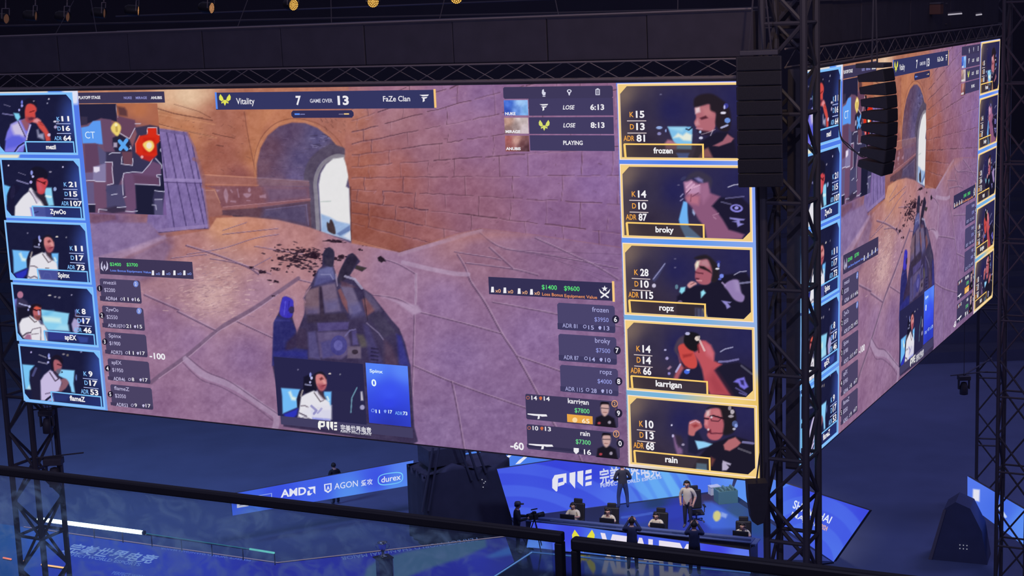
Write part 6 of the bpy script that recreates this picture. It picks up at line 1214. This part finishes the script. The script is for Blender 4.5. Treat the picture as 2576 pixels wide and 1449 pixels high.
def paint_fr(p):
    p.field([(2440, 1220, (84, 120, 236)), (2520, 1280, (72, 110, 230)), (2576, 1320, (90, 140, 240))]); p.poly([(2448, 1230), (2465, 1232), (2464, 1262), (2447, 1258)], (226, 226, 240), 1, 2); p.line([(2510, 1270), (2530, 1300)], 6, (206, 220, 246), .9)
board('led_board', 'blue LED board behind the far right tower', [(2434, 1198), (2640, 1318), (2640, 1420), (2434, 1268)], (2434, 1268), (2640, 1420), paint_fr, None, group='stage LED boards')

# ------------------------------------------------------------------ desk corner: platform, desk, step
o = prism('stage_platform', pts2([(1286, 1306), (1792, 1238), (1838, 1240), (2098, 1416), (1900, 1442), (1330, 1380)]), -0.02, 0.03, M_DECK); tag(o, kind='structure')
PPL = Plane((0, 50, 0.034), (1, 0, 0), (0, 1, 0))
p = Pic(PPL, [(1292, 1304), (1815, 1238), (2090, 1412), (1345, 1386)], 4, (40, 62, 120)); p.field([(1350, 1295, (38, 42, 92)), (1500, 1275, (40, 44, 84)), (1650, 1262, (40, 62, 112)), (1780, 1245, (58, 50, 84)), (1600, 1290, (50, 70, 160)), (1700, 1290, (48, 58, 170)), (1800, 1300, (60, 92, 206)), (1850, 1290, (56, 84, 132)), (1900, 1330, (44, 74, 136)), (1880, 1370, (54, 60, 180)), (1750, 1330, (50, 62, 170)), (2000, 1390, (50, 60, 130))])
p.poly([(1772, 1262), (1790, 1262), (1880, 1318), (1884, 1330), (1790, 1330), (1755, 1300)], (72, 110, 224), .7, 4); p.poly([(1796, 1290), (1805, 1285), (1813, 1292), (1811, 1306), (1801, 1312), (1794, 1302)], (214, 206, 130), .95, 2, True); p.poly([(1815, 1288), (1830, 1294), (1826, 1304), (1813, 1299)], (170, 190, 240), .7, 2)
p.line([(1565, 1302), (1600, 1298), (1640, 1291)], 6, (112, 160, 240), .7); p.poly([(1560, 1290), (1720, 1268), (1722, 1300), (1600, 1318), (1560, 1310)], (50, 66, 180), .6, 4)
l = link('led_floor_tile', p.mesh(0.003), None, o); l.matrix_basis = PPL.matrix()
pl, L_ = vplane((1324, 1378), (1888, 1438)); root = empty('player_desk', (0, 0, 0), 'long player desk with a blue LED front and big white lettering', 'desk'); root.matrix_world = pl.matrix()
def desk_uv(x, y): a, b = pl.uv(np.array(float(x)), np.array(float(y))); return float(a), float(b)
fq = [(1338, 1308), (1884, 1383), (1888, 1436), (1325, 1377)]
p = Pic(pl, fq, 2.5, (66, 80, 226)); p.field([(1350, 1330, (66, 82, 232)), (1345, 1370, (92, 140, 236)), (1430, 1345, (62, 72, 224)), (1500, 1380, (84, 130, 232)), (1600, 1360, (60, 78, 222)), (1700, 1390, (64, 84, 226)), (1800, 1390, (66, 70, 226)), (1860, 1410, (96, 124, 240)), (1700, 1420, (86, 140, 230)), (1550, 1400, (84, 140, 232))]); p.poly([(1790, 1432), (1880, 1390), (1884, 1410), (1850, 1434)], (96, 120, 240), .6, 3)
link('led_front', p.mesh(0.012), None, root)
L = Ink(pl); hornet(L, 1468, 1358, 52, (226, 220, 70), .020)
L.lettersq('VITALITY', [(1511, 1398), (1742, 1428), (1742, 1374), (1511, 1344)], (232, 224, 240), .020, .055); L.objects('lettering', root)
u0, v1_ = desk_uv(1325, 1377); u1, _ = desk_uv(1888, 1436); top_z = 1.0
bevel_box('front_panel', u0, u1, 0.02, 0.97, -0.06, 0.008, M_BLACK, root, 0.006)
bevel_box('front_shelf', u0 - .02, u1 + .05, 0.985, 1.03, -.48, 0.06, M_DESK, root, 0.012)
bevel_box('desk_top', u0 - .02, u1 + .05, 0.725, 0.765, -1.18, -.44, M_DESK, root, 0.012)
for u_ in (u0 + .03, (u0 + u1) / 2, u1 - .1): bevel_box('side_panel', u_, u_ + .07, 0.035, 0.72, -1.1, -0.07, M_BLACK, root, 0.008)
bevel_box('upstand', u0, u1, 1.032, 1.11, -0.12, -0.06, M_DESK, root, 0.01)
for x in (1385, 1420, 1480, 1515, 1690, 1790): 
    a, b = desk_uv(x, 1380); L = Ink(pl); L.add([a, a + .5, a + .5, a], [1.05, 1.05, 1.09, 1.09], [(0, 1, 2, 3)], (40, 50, 96), -.05); link('sponsor_mark', L.mesh('sponsor_mark'), None, root)
DP, DN = pl, pl.n
def behind(px, back, z):       # a spot behind the desk front at pixel column px
    a, _b = desk_uv(px, 1400); return Vector(pl.world(np.array(a), np.array(z), -back))
# monitors on the desk
M_MON = mat('monitor_black', (36, 36, 48), 0.4)
yaw_d = math.atan2(pl.ex[1], pl.ex[0])
for k, x in enumerate((1412, 1512, 1640, 1850)):
    c = behind(x, 0.68, 0.768); r_ = empty('monitor', c, ('leftmost', 'second from the left', 'third from the left', 'rightmost')[k] + ' black computer monitor on the player desk', 'monitor', 'desk monitors', yaw_d)
    bevel_box('stand_foot', -.12, .12, -.1, .1, 0, .015, M_MON, r_, .004); bar('stand_neck', (0, 0, .015), (0, 0.0, .2), .02, M_MON, r_); bevel_box('panel', -.27, .27, -.02, .025, .1, .36, M_MON, r_, .008)
# glossy step in front of the desk
st_poly = pts2([(1338, 1392), (1888, 1444), (1990, 1540), (1150, 1520)], 0.0); o = prism('stage_step', st_poly, 0.0, 0.12, M_GLOSS); tag(o, kind='structure')
strip('pale blue lit edge of the step left of the glass gap', (1338, 1389), (1225, 1462), (110, 160, 236), 0.022, 0.13, group='step edge strips', st=.8); strip('pale blue lit edge of the step along the desk foot', (1338, 1389), (1888, 1441), (84, 132, 220), 0.022, 0.13, group='step edge strips', st=.6)

# ------------------------------------------------------------------ things around the stage
# black draped riser with struts, cables and small marker lights
rc = GV(1160, 1345, FLZ); ry = 0.42; root = empty('camera_riser', rc, 'black draped camera riser standing in the pit between the boards', 'riser', None, ry)
bm = bmesh.new(); v, f = box_vf(-1.75, 1.75, -.9, .9, 0, 3.15); vs = [bm.verts.new(q) for q in v]
for q in f: bm.faces.new([vs[i] for i in q])
bmesh.ops.subdivide_edges(bm, edges=list(bm.edges), cuts=10, use_grid_fill=True); rr = random.Random(5)
for q in bm.verts: 
    w_ = .05 * math.sin(q.co.x * 9) * (1 - q.co.z / 4); q.co.y += w_; q.co.x += .05 * math.sin(q.co.y * 11) * (1 - q.co.z / 4)
    if q.co.z > 3.1: q.co.z -= .35 * abs(math.sin(q.co.x * 1.3 + .7)) + .1 * rr.random()
bm_obj('drape', bm, M_CLOTH, root, True)
for a, b in (((-1.9, -.95, 1.5), (-1.35, -.95, 3.9)), ((-1.65, -.95, 1.5), (-1.1, -.95, 3.9)), ((.15, -.95, 2.4), (-.35, -.9, 4.0)), ((.45, -.95, 2.4), (-.05, -.9, 4.1)), ((.75, -.95, 2.6), (.25, -.9, 4.1))): bar('strut', a, b, .05, M_BLACK, root)
bevel_box('top_case', -1.4, .1, -.6, .6, 3.0, 3.7, M_BLACK, root, .03); 
for dx, dz in ((.55, 2.35), (.62, 2.2), (.58, 2.05), (.68, 2.25)): bevel_box('marker_light', dx, dx + .03, -.99, -.96, dz, dz + .03, glow('marker_white', (220, 224, 240), .6), root, .004)
# trophy on its plinth
rc = GV(968, 1478, 0); root = empty('trophy_plinth', rc, 'black trophy plinth on the stage floor', 'plinth', None, .5)
prism('plinth_body', [(-.24, -.2), (.24, -.2), (.19, .2), (-.19, .2)], 0, 1.02, M_BLACK, root); bevel_box('plinth_top', -.28, .28, -.24, .24, 1.02, 1.06, M_BLACK, root, .01); bevel_box('pale_edge', .245, .262, -.21, -.19, .1, 1.0, mat('pale_plinth_trim', (170, 180, 210), .4), root, .004)
M_SIL = mat('silver_trophy', (214, 220, 226), .18, 1.0); root = empty('trophy', rc + Vector((0, 0, 1.062)), 'shiny silver trophy standing on the black plinth', 'trophy')
lathe('foot', [(.13, 0), (.13, .03), (.07, .06), (.04, .12)], M_SIL, root, 18); lathe('cup', [(.035, .12), (.06, .2), (.13, .32), (.15, .46), (.16, .5), (.14, .5), (.12, .36), (.02, .26)], M_SIL, root, 20)
for s_ in (-1, 1): tube('handle', [(s_ * .13, 0, .44), (s_ * .22, 0, .42), (s_ * .2, 0, .3), (s_ * .09, 0, .24)], .014, M_SIL, root)
# boxes at the back corner of the boards
c = GV(1797, 1243, .03); root = empty('paper_box', c, 'small white box at the back corner of the platform', 'box', None, .3); bevel_box('box_body', -.2, .2, -.15, .15, 0, .3, mat('white_card', (226, 230, 232), .7), root, .01); bevel_box('box_lid', -.21, .21, -.16, .16, .3, .34, mat('white_card', (226, 230, 232), .7), root, .01)
c = GV(1826, 1262, .03); root = empty('storage_crate', c, 'greenish open crate at the back corner of the platform', 'crate', None, .2); mg = mat('green_crate_plastic', (96, 140, 140), .6)
for q in ((-.38, .38, -.3, -.26), (-.38, .38, .26, .3), (-.38, -.34, -.26, .26), (.34, .38, -.26, .26)): bevel_box('crate_wall', *q, 0, .5, mg, root, .01)
bevel_box('crate_floor', -.34, .34, -.26, .26, .02, .05, mg, root, .005)
for k in range(6): bevel_box('contents', -.3 + .1 * k, -.22 + .1 * k, -.2, .2, .06, .44 + .08 * (k % 3), mat('crate_contents', (110, 150, 150), .8), root, .02)
# covered equipment by the far right tower
c = GV(2415, 1400, FLZ); root = empty('covered_equipment', c, 'dark cloth-covered equipment in the pit by the far right tower', 'equipment', None, -.4)
prism('cloth_cover', [(-1.0, 0), (1.0, 0), (.8, 1.2), (.4, 2.0), (-.1, 2.2), (-.5, 1.9)], -.6, .6, mat('dark_blue_cover', (74, 78, 112), .9, 0, .2, 2), root, 1); prism('pale_fold', [(-1.02, 0), (-.9, 0), (-.42, 1.9), (-.52, 1.9)], -.63, -.605, mat('tan_fold', (110, 104, 120), .9), root, 1)
for k in range(6): bevel_box('marker_light', .05 + .12 * (k % 3), .08 + .12 * (k % 3), -.625, -.61, .5 + .13 * (k // 3), .53 + .13 * (k // 3), glow('marker_white', (220, 224, 240), .6), root, .004)
# ------------------------------------------------------------------ people
def make_body(J, EDG, mats, region):
    names = list(J); idx = {n: i for i, n in enumerate(names)}
    me = bpy.data.meshes.new('body_skeleton'); me.from_pydata([J[n][0] for n in names], [(idx[a], idx[b]) for a, b in EDG], [])
    o = bpy.data.objects.new('body_skeleton', me); col.objects.link(o)
    o.modifiers.new('skin', 'SKIN'); sv = me.skin_vertices[0].data
    for n in names:
        r = J[n][1]; sv[idx[n]].radius = (r, r) if not isinstance(r, tuple) else r; sv[idx[n]].use_root = (n == 'pelvis')
    sb = o.modifiers.new('sub', 'SUBSURF'); sb.levels = 1; sb.render_levels = 1
    bpy.context.view_layer.update()
    ev = o.evaluated_get(bpy.context.evaluated_depsgraph_get()); out = bpy.data.meshes.new_from_object(ev); out.name = 'body'
    bpy.data.objects.remove(o); bpy.data.meshes.remove(me)
    out.materials.clear()
    for m in mats: out.materials.append(m)
    segs = [(np.array(J[a][0]), np.array(J[b][0]), region(a, b)) for a, b in EDG]
    for p in out.polygons:
        c = np.array(p.center); best = 9; mi = 0
        for a, b, g in segs:
            d = b - a; t = np.clip(((c - a) @ d) / (d @ d + 1e-9), 0, 1); q = np.linalg.norm(c - a - t * d)
            if q < best: best = q; mi = g
        p.material_index = mi; p.use_smooth = True
    return out
def hand(J, E, w, side, s, d, up):
    """palm and five fingers along direction d from the wrist"""
    W = Vector(J[w][0]); d = Vector(d).normalized(); x = d.cross(Vector(up)).normalized(); n = x.cross(d).normalized()
    J[s + 'palm'] = (tuple(W + d * .06), .034); E.append((w, s + 'palm'))
    for k, (off, ln) in enumerate(((-.032, .075), (-.011, .085), (.011, .08), (.032, .062))):
        a, b = s + 'f%da' % k, s + 'f%db' % k
        J[a] = (tuple(W + d * (.06 + ln * .55) + x * off), .0095); J[b] = (tuple(W + d * (.06 + ln) + x * off - n * .02), .008); E += [(s + 'palm', a), (a, b)]
    J[s + 'ta'] = (tuple(W + d * .055 - x * .05 * side), .011); J[s + 'tb'] = (tuple(W + d * .09 - x * .06 * side - n * .015), .009); E += [(s + 'palm', s + 'ta'), (s + 'ta', s + 'tb')]
SK = mat('skin_warm', (196, 150, 136), .55); HAIR = mat('hair_dark', (36, 30, 32), .7)
def person(label, loc, yaw, top, legs, pose='stand', arms=None, scale=1.0, hair=HAIR, cap=None, headset_on=False, group=None, shoes=None, head_turn=0.0, bow=0.0):
    J = {}; E = []
    seat = pose == 'sit'
    zp = .52 if seat else .96
    J['pelvis'] = ((0, 0, zp), (.165, .135)); J['belly'] = ((0, .01 + bow * .3, zp + .18), (.17, .13)); J['chest'] = ((0, .02 + bow * .7, zp + .38), (.195, .14)); J['collar'] = ((0, .02 + bow, zp + .49), .085)
    J['neck'] = ((0, .035 + bow * 1.1, zp + .565), .055); J['head'] = ((0, .055 + bow * 1.3, zp + .66), .088); J['crown'] = ((0, .045 + bow * 1.35, zp + .745), .072)
    ct, sn = math.cos(head_turn), math.sin(head_turn); hx, hy, hz = J['head'][0]
    J['nose'] = ((hx - sn * .1, hy + ct * .1, hz - .015), .016); J['chin'] = ((hx - sn * .065, hy + ct * .065, hz - .075), .036)
    for s in (-1, 1): J['ear%d' % s] = ((hx + s * ct * .094, hy + s * sn * .094, hz), .014)
    E += [('pelvis', 'belly'), ('belly', 'chest'), ('chest', 'collar'), ('collar', 'neck'), ('neck', 'head'), ('head', 'crown'), ('head', 'nose'), ('head', 'chin'), ('head', 'ear-1'), ('head', 'ear1')]
    A = arms or {}
    for s in (-1, 1):
        k = 'r' if s > 0 else 'l'
        J[k + 'sh'] = ((s * .185, .01 + bow, zp + .45), .085); el = A.get(k + 'el', (s * .27, -.01, zp + .18)); wr = A.get(k + 'wr', (s * .27, .1, zp - .06))
        J[k + 'el'] = (el, .062); J[k + 'wr'] = (wr, .04); E += [('collar', k + 'sh'), (k + 'sh', k + 'el'), (k + 'el', k + 'wr')]
        hand(J, E, k + 'wr', s, k, Vector(wr) - Vector(el), (0, 1, .2))
        st = A.get('stride', .1) if not seat else .11
        J[k + 'hip'] = ((s * .095, 0, zp - .05), .108)
        if seat: J[k + 'kn'] = ((s * .13, .44, .5), .076); J[k + 'an'] = ((s * .13, .46, .1), .052); J[k + 'to'] = ((s * .14, .62, .045), .04)
        else: J[k + 'kn'] = ((s * (st + .02), .03, .5), .076); J[k + 'an'] = ((s * (st + .03), -.01, .1), .054); J[k + 'to'] = ((s * (st + .06), .15, .042), .04)
        E += [('pelvis', k + 'hip'), (k + 'hip', k + 'kn'), (k + 'kn', k + 'an'), (k + 'an', k + 'to')]
    short = A.get('short', False)
    def region(a, b):
        n = b
        if n in ('head', 'crown', 'nose', 'chin', 'ear-1', 'ear1', 'neck'): return 0
        if n[1:] in ('palm', 'ta', 'tb') or n[1:2] == 'f': return 0
        if n[1:] == 'wr' and short: return 0
        if n[1:] in ('hip', 'kn', 'an'): return 2
        if n[1:] == 'to': return 3
        return 1
    me = make_body(J, E, [SK, top, legs, shoes or M_BLACK], region)
    root = link('person', me); root.location = loc; root.rotation_euler = (0, 0, yaw); root.scale = (scale,) * 3
    tag(root, label, 'person', group)
    H = Vector(J['head'][0])
    # hair cap
    bm = bmesh.new(); bmesh.ops.create_uvsphere(bm, u_segments=16, v_segments=10, radius=.108)
    for q in list(bm.verts):
        a = Vector((q.co.x * ct + q.co.y * sn, -q.co.x * sn + q.co.y * ct, q.co.z))
        if a.y > .045 and a.z < .05: q.tag = True
        if a.z < -.055: q.tag = True
    bmesh.ops.delete(bm, geom=[q for q in bm.verts if q.tag], context='VERTS')
    for q in bm.verts: q.co = H + Vector((q.co.x * .93, q.co.y * 1.02 - .005, q.co.z * 1.12 + .028))
    bm_obj('hair', bm, hair, root, True)
    for s in (-1, 1):
        bm = bmesh.new(); bmesh.ops.create_uvsphere(bm, u_segments=8, v_segments=6, radius=.011)
        off = Vector((s * .033 * ct - sn * .085, s * .033 * sn + ct * .085, .012))
        for q in bm.verts: q.co += H + off
        bm_obj('eye', bm, mat('eye_dark', (30, 24, 26), .3), root, True)
    m = obj('mouth', [tuple(H + Vector((x * ct - sn * y, x * sn + ct * y, z))) for x, y, z in ((-.022, .092, -.055), (.022, .092, -.055), (.02, .095, -.064), (-.02, .095, -.064))], [(0, 1, 2, 3)], mat('lips', (150, 90, 86), .5), root)
    if cap:
        lathe('cap', [(.112, .0), (.112, .04), (.09, .085), (.02, .105)], cap, root, 16, tuple(H + Vector((0, 0, .055)))); bevel_box('cap_brim', H.x - .08, H.x + .08, H.y + .08, H.y + .2, H.z + .055, H.z + .068, cap, root, .005)
    if headset_on:
        tube('headset_band', [H + Vector((-.115, 0, 0)), H + Vector((-.1, 0, .1)), H + Vector((0, 0, .155)), H + Vector((.1, 0, .1)), H + Vector((.115, 0, 0))], .014, M_SPK, root)
        for s in (-1, 1):
            e = lathe('ear_cup', [(.03, -.02), (.048, -.012), (.048, .012), (.03, .02)], M_SPK, root, 12); e.rotation_euler = (0, math.pi / 2, 0); e.location = H + Vector((s * .115, 0, -.005))
    return root
T_DARK = mat('dark_grey_jacket', (58, 58, 72), .8); T_NAVY = mat('navy_jacket', (48, 54, 92), .8); T_WHITE = mat('cream_shirt', (222, 210, 188), .8); P_DARK = mat('dark_trousers', (40, 42, 60), .85); T_BLK = mat('black_shirt', (34, 32, 40), .85); P_BLUE = mat('blue_jeans', (56, 72, 120), .85); C_WHITE = mat('pale_cap', (170, 166, 160), .8)
TOCAM = math.pi      # yaw that turns a figure (built facing +y) towards the viewer
YD = yaw_d
person('person in a dark jacket seen from behind, standing before the wide blue board', GV(1568, 1281, .035), .15, T_DARK, P_BLUE, arms={'lel': (-.31, .0, 1.14), 'lwr': (-.14, .27, 1.05), 'rel': (.31, .0, 1.14), 'rwr': (.14, .27, 1.05), 'stride': .14}, scale=1.03)
person('person in a cream shirt standing beside the black chair behind the desk', GV(1731, 1327, .035), TOCAM - .35, T_WHITE, P_DARK, arms={'lel': (-.29, -.06, 1.16), 'lwr': (-.24, .1, .95), 'rel': (.28, -.04, 1.16), 'rwr': (.23, .12, .98), 'short': True, 'stride': .08}, scale=1.0, headset_on=True)
ph1 = person('photographer in a dark jacket on the step, left of the two', GV(1592, 1436, .125), YD + .3, T_NAVY, P_DARK, arms={'lel': (-.28, .2, 1.3), 'lwr': (-.1, .34, 1.58), 'rel': (.28, .2, 1.3), 'rwr': (.1, .34, 1.58), 'stride': .1}, scale=1.03)
ph2 = person('photographer in a dark jacket on the step, right of the two', GV(1748, 1449, .125), YD + .25, T_NAVY, P_DARK, arms={'lel': (-.28, .2, 1.3), 'lwr': (-.1, .34, 1.58), 'rel': (.28, .2, 1.3), 'rwr': (.1, .34, 1.58), 'stride': .1}, scale=1.05)
cop = person('camera operator in black at the left end of the desk', GV(1303, 1392, .0), YD - 1.2, T_BLK, P_DARK, arms={'rel': (.28, .1, 1.2), 'rwr': (.2, .36, 1.25), 'lel': (-.3, .05, 1.18), 'lwr': (-.22, .34, 1.2), 'stride': .09}, scale=1.06, cap=M_BLACK)
person('dark figure standing in front of the low sponsor board', GV(846, 1268, FLZ + .0), .6, T_BLK, P_DARK, arms={'stride': .08}, scale=1.0)
M_CAMB = mat('camera_black', (34, 34, 40), .5); M_LENS = mat('camera_lens_glass', (120, 140, 190), .1)
def camera_thing(label, who, scale_, off, yaw, big=False):
    m = Matrix.Translation(who.location) @ Matrix.Rotation(who.rotation_euler[2], 4, 'Z')
    root = empty('photo_camera' if not big else 'video_camera', m @ Vector(off), label, 'camera', 'cameras', who.rotation_euler[2] + yaw); k = scale_
    bevel_box('camera_body', -.075 * k, .075 * k, -.04 * k, .04 * k, -.05 * k, .05 * k, M_CAMB, root, .01 * k)
    l = lathe('lens', [(.04 * k, .04 * k), (.042 * k, .1 * k), (.048 * k, .18 * k), (.036 * k, .18 * k), (.03 * k, .15 * k)], M_CAMB, root, 14); l.rotation_euler = (-math.pi / 2, 0, 0)
    g = lathe('lens_glass', [(.001, .155 * k), (.03 * k, .152 * k)], M_LENS, root, 12); g.rotation_euler = (-math.pi / 2, 0, 0)
    bevel_box('flash_hump', -.03 * k, .03 * k, -.03 * k, .03 * k, .052 * k, .08 * k, M_CAMB, root, .006 * k)
    if big:
        bevel_box('battery', -.06 * k, .06 * k, -.13 * k, -.045 * k, -.045 * k, .045 * k, M_CAMB, root, .01 * k); bar('carry_handle', (0, -.06 * k, .12 * k), (0, .06 * k, .12 * k), .012 * k, M_CAMB, root)
        for a in (0, 2.1, 4.2): bar('tripod_leg', (0, 0, -.05 * k), (.45 * math.cos(a), .45 * math.sin(a), -1.32), .02, M_CAMB, root)
    return root
camera_thing('camera held up by the left photographer', ph1, 1.0, (0, .42, 1.66), 0)
camera_thing('camera held up by the right photographer', ph2, 1.0, (0, .42, 1.7), 0)
camera_thing('black broadcast camera on a tripod at the left end of the desk', cop, 2.0, (.0, .62, 1.34), .5, True)
# seated players with chairs
M_CHAIR = mat('black_gaming_chair', (32, 30, 40), .6)
def chair(label, loc, yaw):
    r = empty('gaming_chair', loc, label, 'chair', 'player chairs', yaw)
    bevel_box('seat', -.26, .26, -.26, .26, .30, .385, M_CHAIR, r, .03)
    b = bevel_box('backrest', -.27, .27, -.06, .06, .0, .72, M_CHAIR, r, .05); b.location = (0, -.3, .38); b.rotation_euler = (.15, 0, 0)
    h = bevel_box('headrest', -.16, .16, -.05, .05, .0, .18, M_CHAIR, r, .03); h.location = (0, -.405, 1.06); h.rotation_euler = (.15, 0, 0)
    bar('column', (0, 0, .08), (0, 0, .30), .03, M_BLACK, r)
    for s in (-1, 1): bevel_box('armrest', s * .3 - .04, s * .3 + .04, -.15, .15, 0.56, .6, M_CHAIR, r, .01); bar('armrest_post', (s * .3, 0, .33), (s * .3, 0, .56), .018, M_BLACK, r)
    for k in range(5):
        a = k * 2 * math.pi / 5; bar('foot_spoke', (0, 0, .09), (.3 * math.cos(a), .3 * math.sin(a), .06), .02, M_BLACK, r); e = lathe('caster', [(.02, 0), (.03, .01), (.03, .045), (.02, .055)], M_BLACK, r, 8, (.3 * math.cos(a), .3 * math.sin(a), 0))
    return r
SIT = {'lel': (-.27, .14, .80), 'lwr': (-.17, .38, .87), 'rel': (.27, .14, .80), 'rwr': (.17, .38, .87), 'short': True}
for k, (x, y, hz_, bow, lb) in enumerate(((1443, 1276, 1.09, .0, 'seated player in a pale shirt, leftmost behind the desk'), (1530, 1291, 1.07, .06, 'seated player leaning low behind the desk, second from the left'), (1652, 1302, 1.07, .02, 'seated player in a pale shirt behind the middle of the desk'), (1868, 1338, .93, .12, 'seated player at the right end of the desk, head bowed'))):
    h_ = G(x, y, hz_); yw = YD + math.pi + (0, .1, 0, .2)[k]; fwd = Vector((-math.sin(yw), math.cos(yw), 0))
    loc = Vector((h_[0], h_[1], .035)) - fwd * bow * 1.2
    person(lb, loc, yw, T_WHITE, P_DARK, 'sit', SIT, .93, headset_on=True, bow=bow, group='seated players')
    chair(('leftmost', 'second', 'third', 'rightmost')[k] + ' black gaming chair behind a seated player at the desk', loc - fwd * .05, yw)
chair('empty black gaming chair beside the standing person in a cream shirt', GV(1752, 1312, .035), YD + math.pi + .5)
# ------------------------------------------------------------------ balcony rail in the foreground
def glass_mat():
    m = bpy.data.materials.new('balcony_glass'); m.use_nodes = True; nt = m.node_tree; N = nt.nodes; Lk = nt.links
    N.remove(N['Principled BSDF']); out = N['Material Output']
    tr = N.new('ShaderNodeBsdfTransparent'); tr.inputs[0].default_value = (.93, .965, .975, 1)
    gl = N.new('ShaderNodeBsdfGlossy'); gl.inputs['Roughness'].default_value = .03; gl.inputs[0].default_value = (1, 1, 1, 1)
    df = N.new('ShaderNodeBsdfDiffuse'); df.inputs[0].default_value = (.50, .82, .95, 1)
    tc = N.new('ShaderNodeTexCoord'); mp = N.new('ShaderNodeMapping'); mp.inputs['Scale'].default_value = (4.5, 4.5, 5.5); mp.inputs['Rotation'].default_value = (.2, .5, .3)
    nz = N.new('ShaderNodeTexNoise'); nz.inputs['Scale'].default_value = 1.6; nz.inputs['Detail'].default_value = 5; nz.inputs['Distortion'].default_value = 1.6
    cr = N.new('ShaderNodeValToRGB'); cr.color_ramp.elements[0].position = .46; cr.color_ramp.elements[0].color = (.03, .03, .03, 1); cr.color_ramp.elements[1].position = .72; cr.color_ramp.elements[1].color = (.30, .30, .30, 1)  # pale blotches painted in for faint reflections of the crowd
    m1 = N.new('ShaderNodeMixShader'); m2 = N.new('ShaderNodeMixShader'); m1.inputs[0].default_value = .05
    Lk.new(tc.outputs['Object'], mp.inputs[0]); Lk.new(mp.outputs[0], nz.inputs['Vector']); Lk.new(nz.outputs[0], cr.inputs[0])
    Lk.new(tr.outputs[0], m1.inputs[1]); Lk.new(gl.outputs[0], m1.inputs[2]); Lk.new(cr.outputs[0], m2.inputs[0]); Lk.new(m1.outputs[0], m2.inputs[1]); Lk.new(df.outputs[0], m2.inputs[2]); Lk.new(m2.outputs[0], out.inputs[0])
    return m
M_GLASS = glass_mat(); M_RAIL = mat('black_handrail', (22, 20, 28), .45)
ZR = CAM[2] - 2.05
def rail_panel(label, a, b, thick, post_left, post_right):
    A, B = GV(*a, ZR), GV(*b, ZR); e = (B - A); Ln = e.length; yaw = math.atan2(e.y, e.x)
    r = empty('balcony_panel', A - Vector((0, 0, 1.1)), label, 'railing', 'balcony railing', yaw)
    bevel_box('handrail', 0, Ln, -thick / 2, thick / 2, 1.1 - thick / 2, 1.1 + thick / 2, M_RAIL, r, thick * .2)
    x0 = 0.05 if post_left else 0; x1 = Ln - 0.05 if post_right else Ln
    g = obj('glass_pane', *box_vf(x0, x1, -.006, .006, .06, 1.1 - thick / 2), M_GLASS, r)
    if post_right: bevel_box('post', Ln - .032, Ln, -.02, .02, 0, 1.1 - thick / 2, M_RAIL, r, .004)
    if post_left: bevel_box('post', 0, .026, -.02, .02, 0, 1.1 - thick / 2, M_RAIL, r, .004)
    bevel_box('foot_rail', 0, Ln, -.025, .025, 0, .055, M_RAIL, r, .006)
    return r
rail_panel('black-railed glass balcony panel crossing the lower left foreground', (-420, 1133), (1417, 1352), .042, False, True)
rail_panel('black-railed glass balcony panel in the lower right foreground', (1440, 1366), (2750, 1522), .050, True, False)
A_, B_ = GV(-420, 1133, ZR), GV(2750, 1522, ZR); e_ = (B_ - A_).normalized(); n_ = Vector((e_.y, -e_.x, 0)); n_ = n_ if n_.y < 0 else -n_
q_ = [A_ - e_ - n_ * .15, B_ + e_ - n_ * .15, B_ + e_ + n_ * 3.2, A_ - e_ + n_ * 3.2]
o = prism('balcony_floor', [(v_.x, v_.y) for v_ in q_], ZR - 1.5, ZR - 1.1, M_STEP); tag(o, kind='structure')
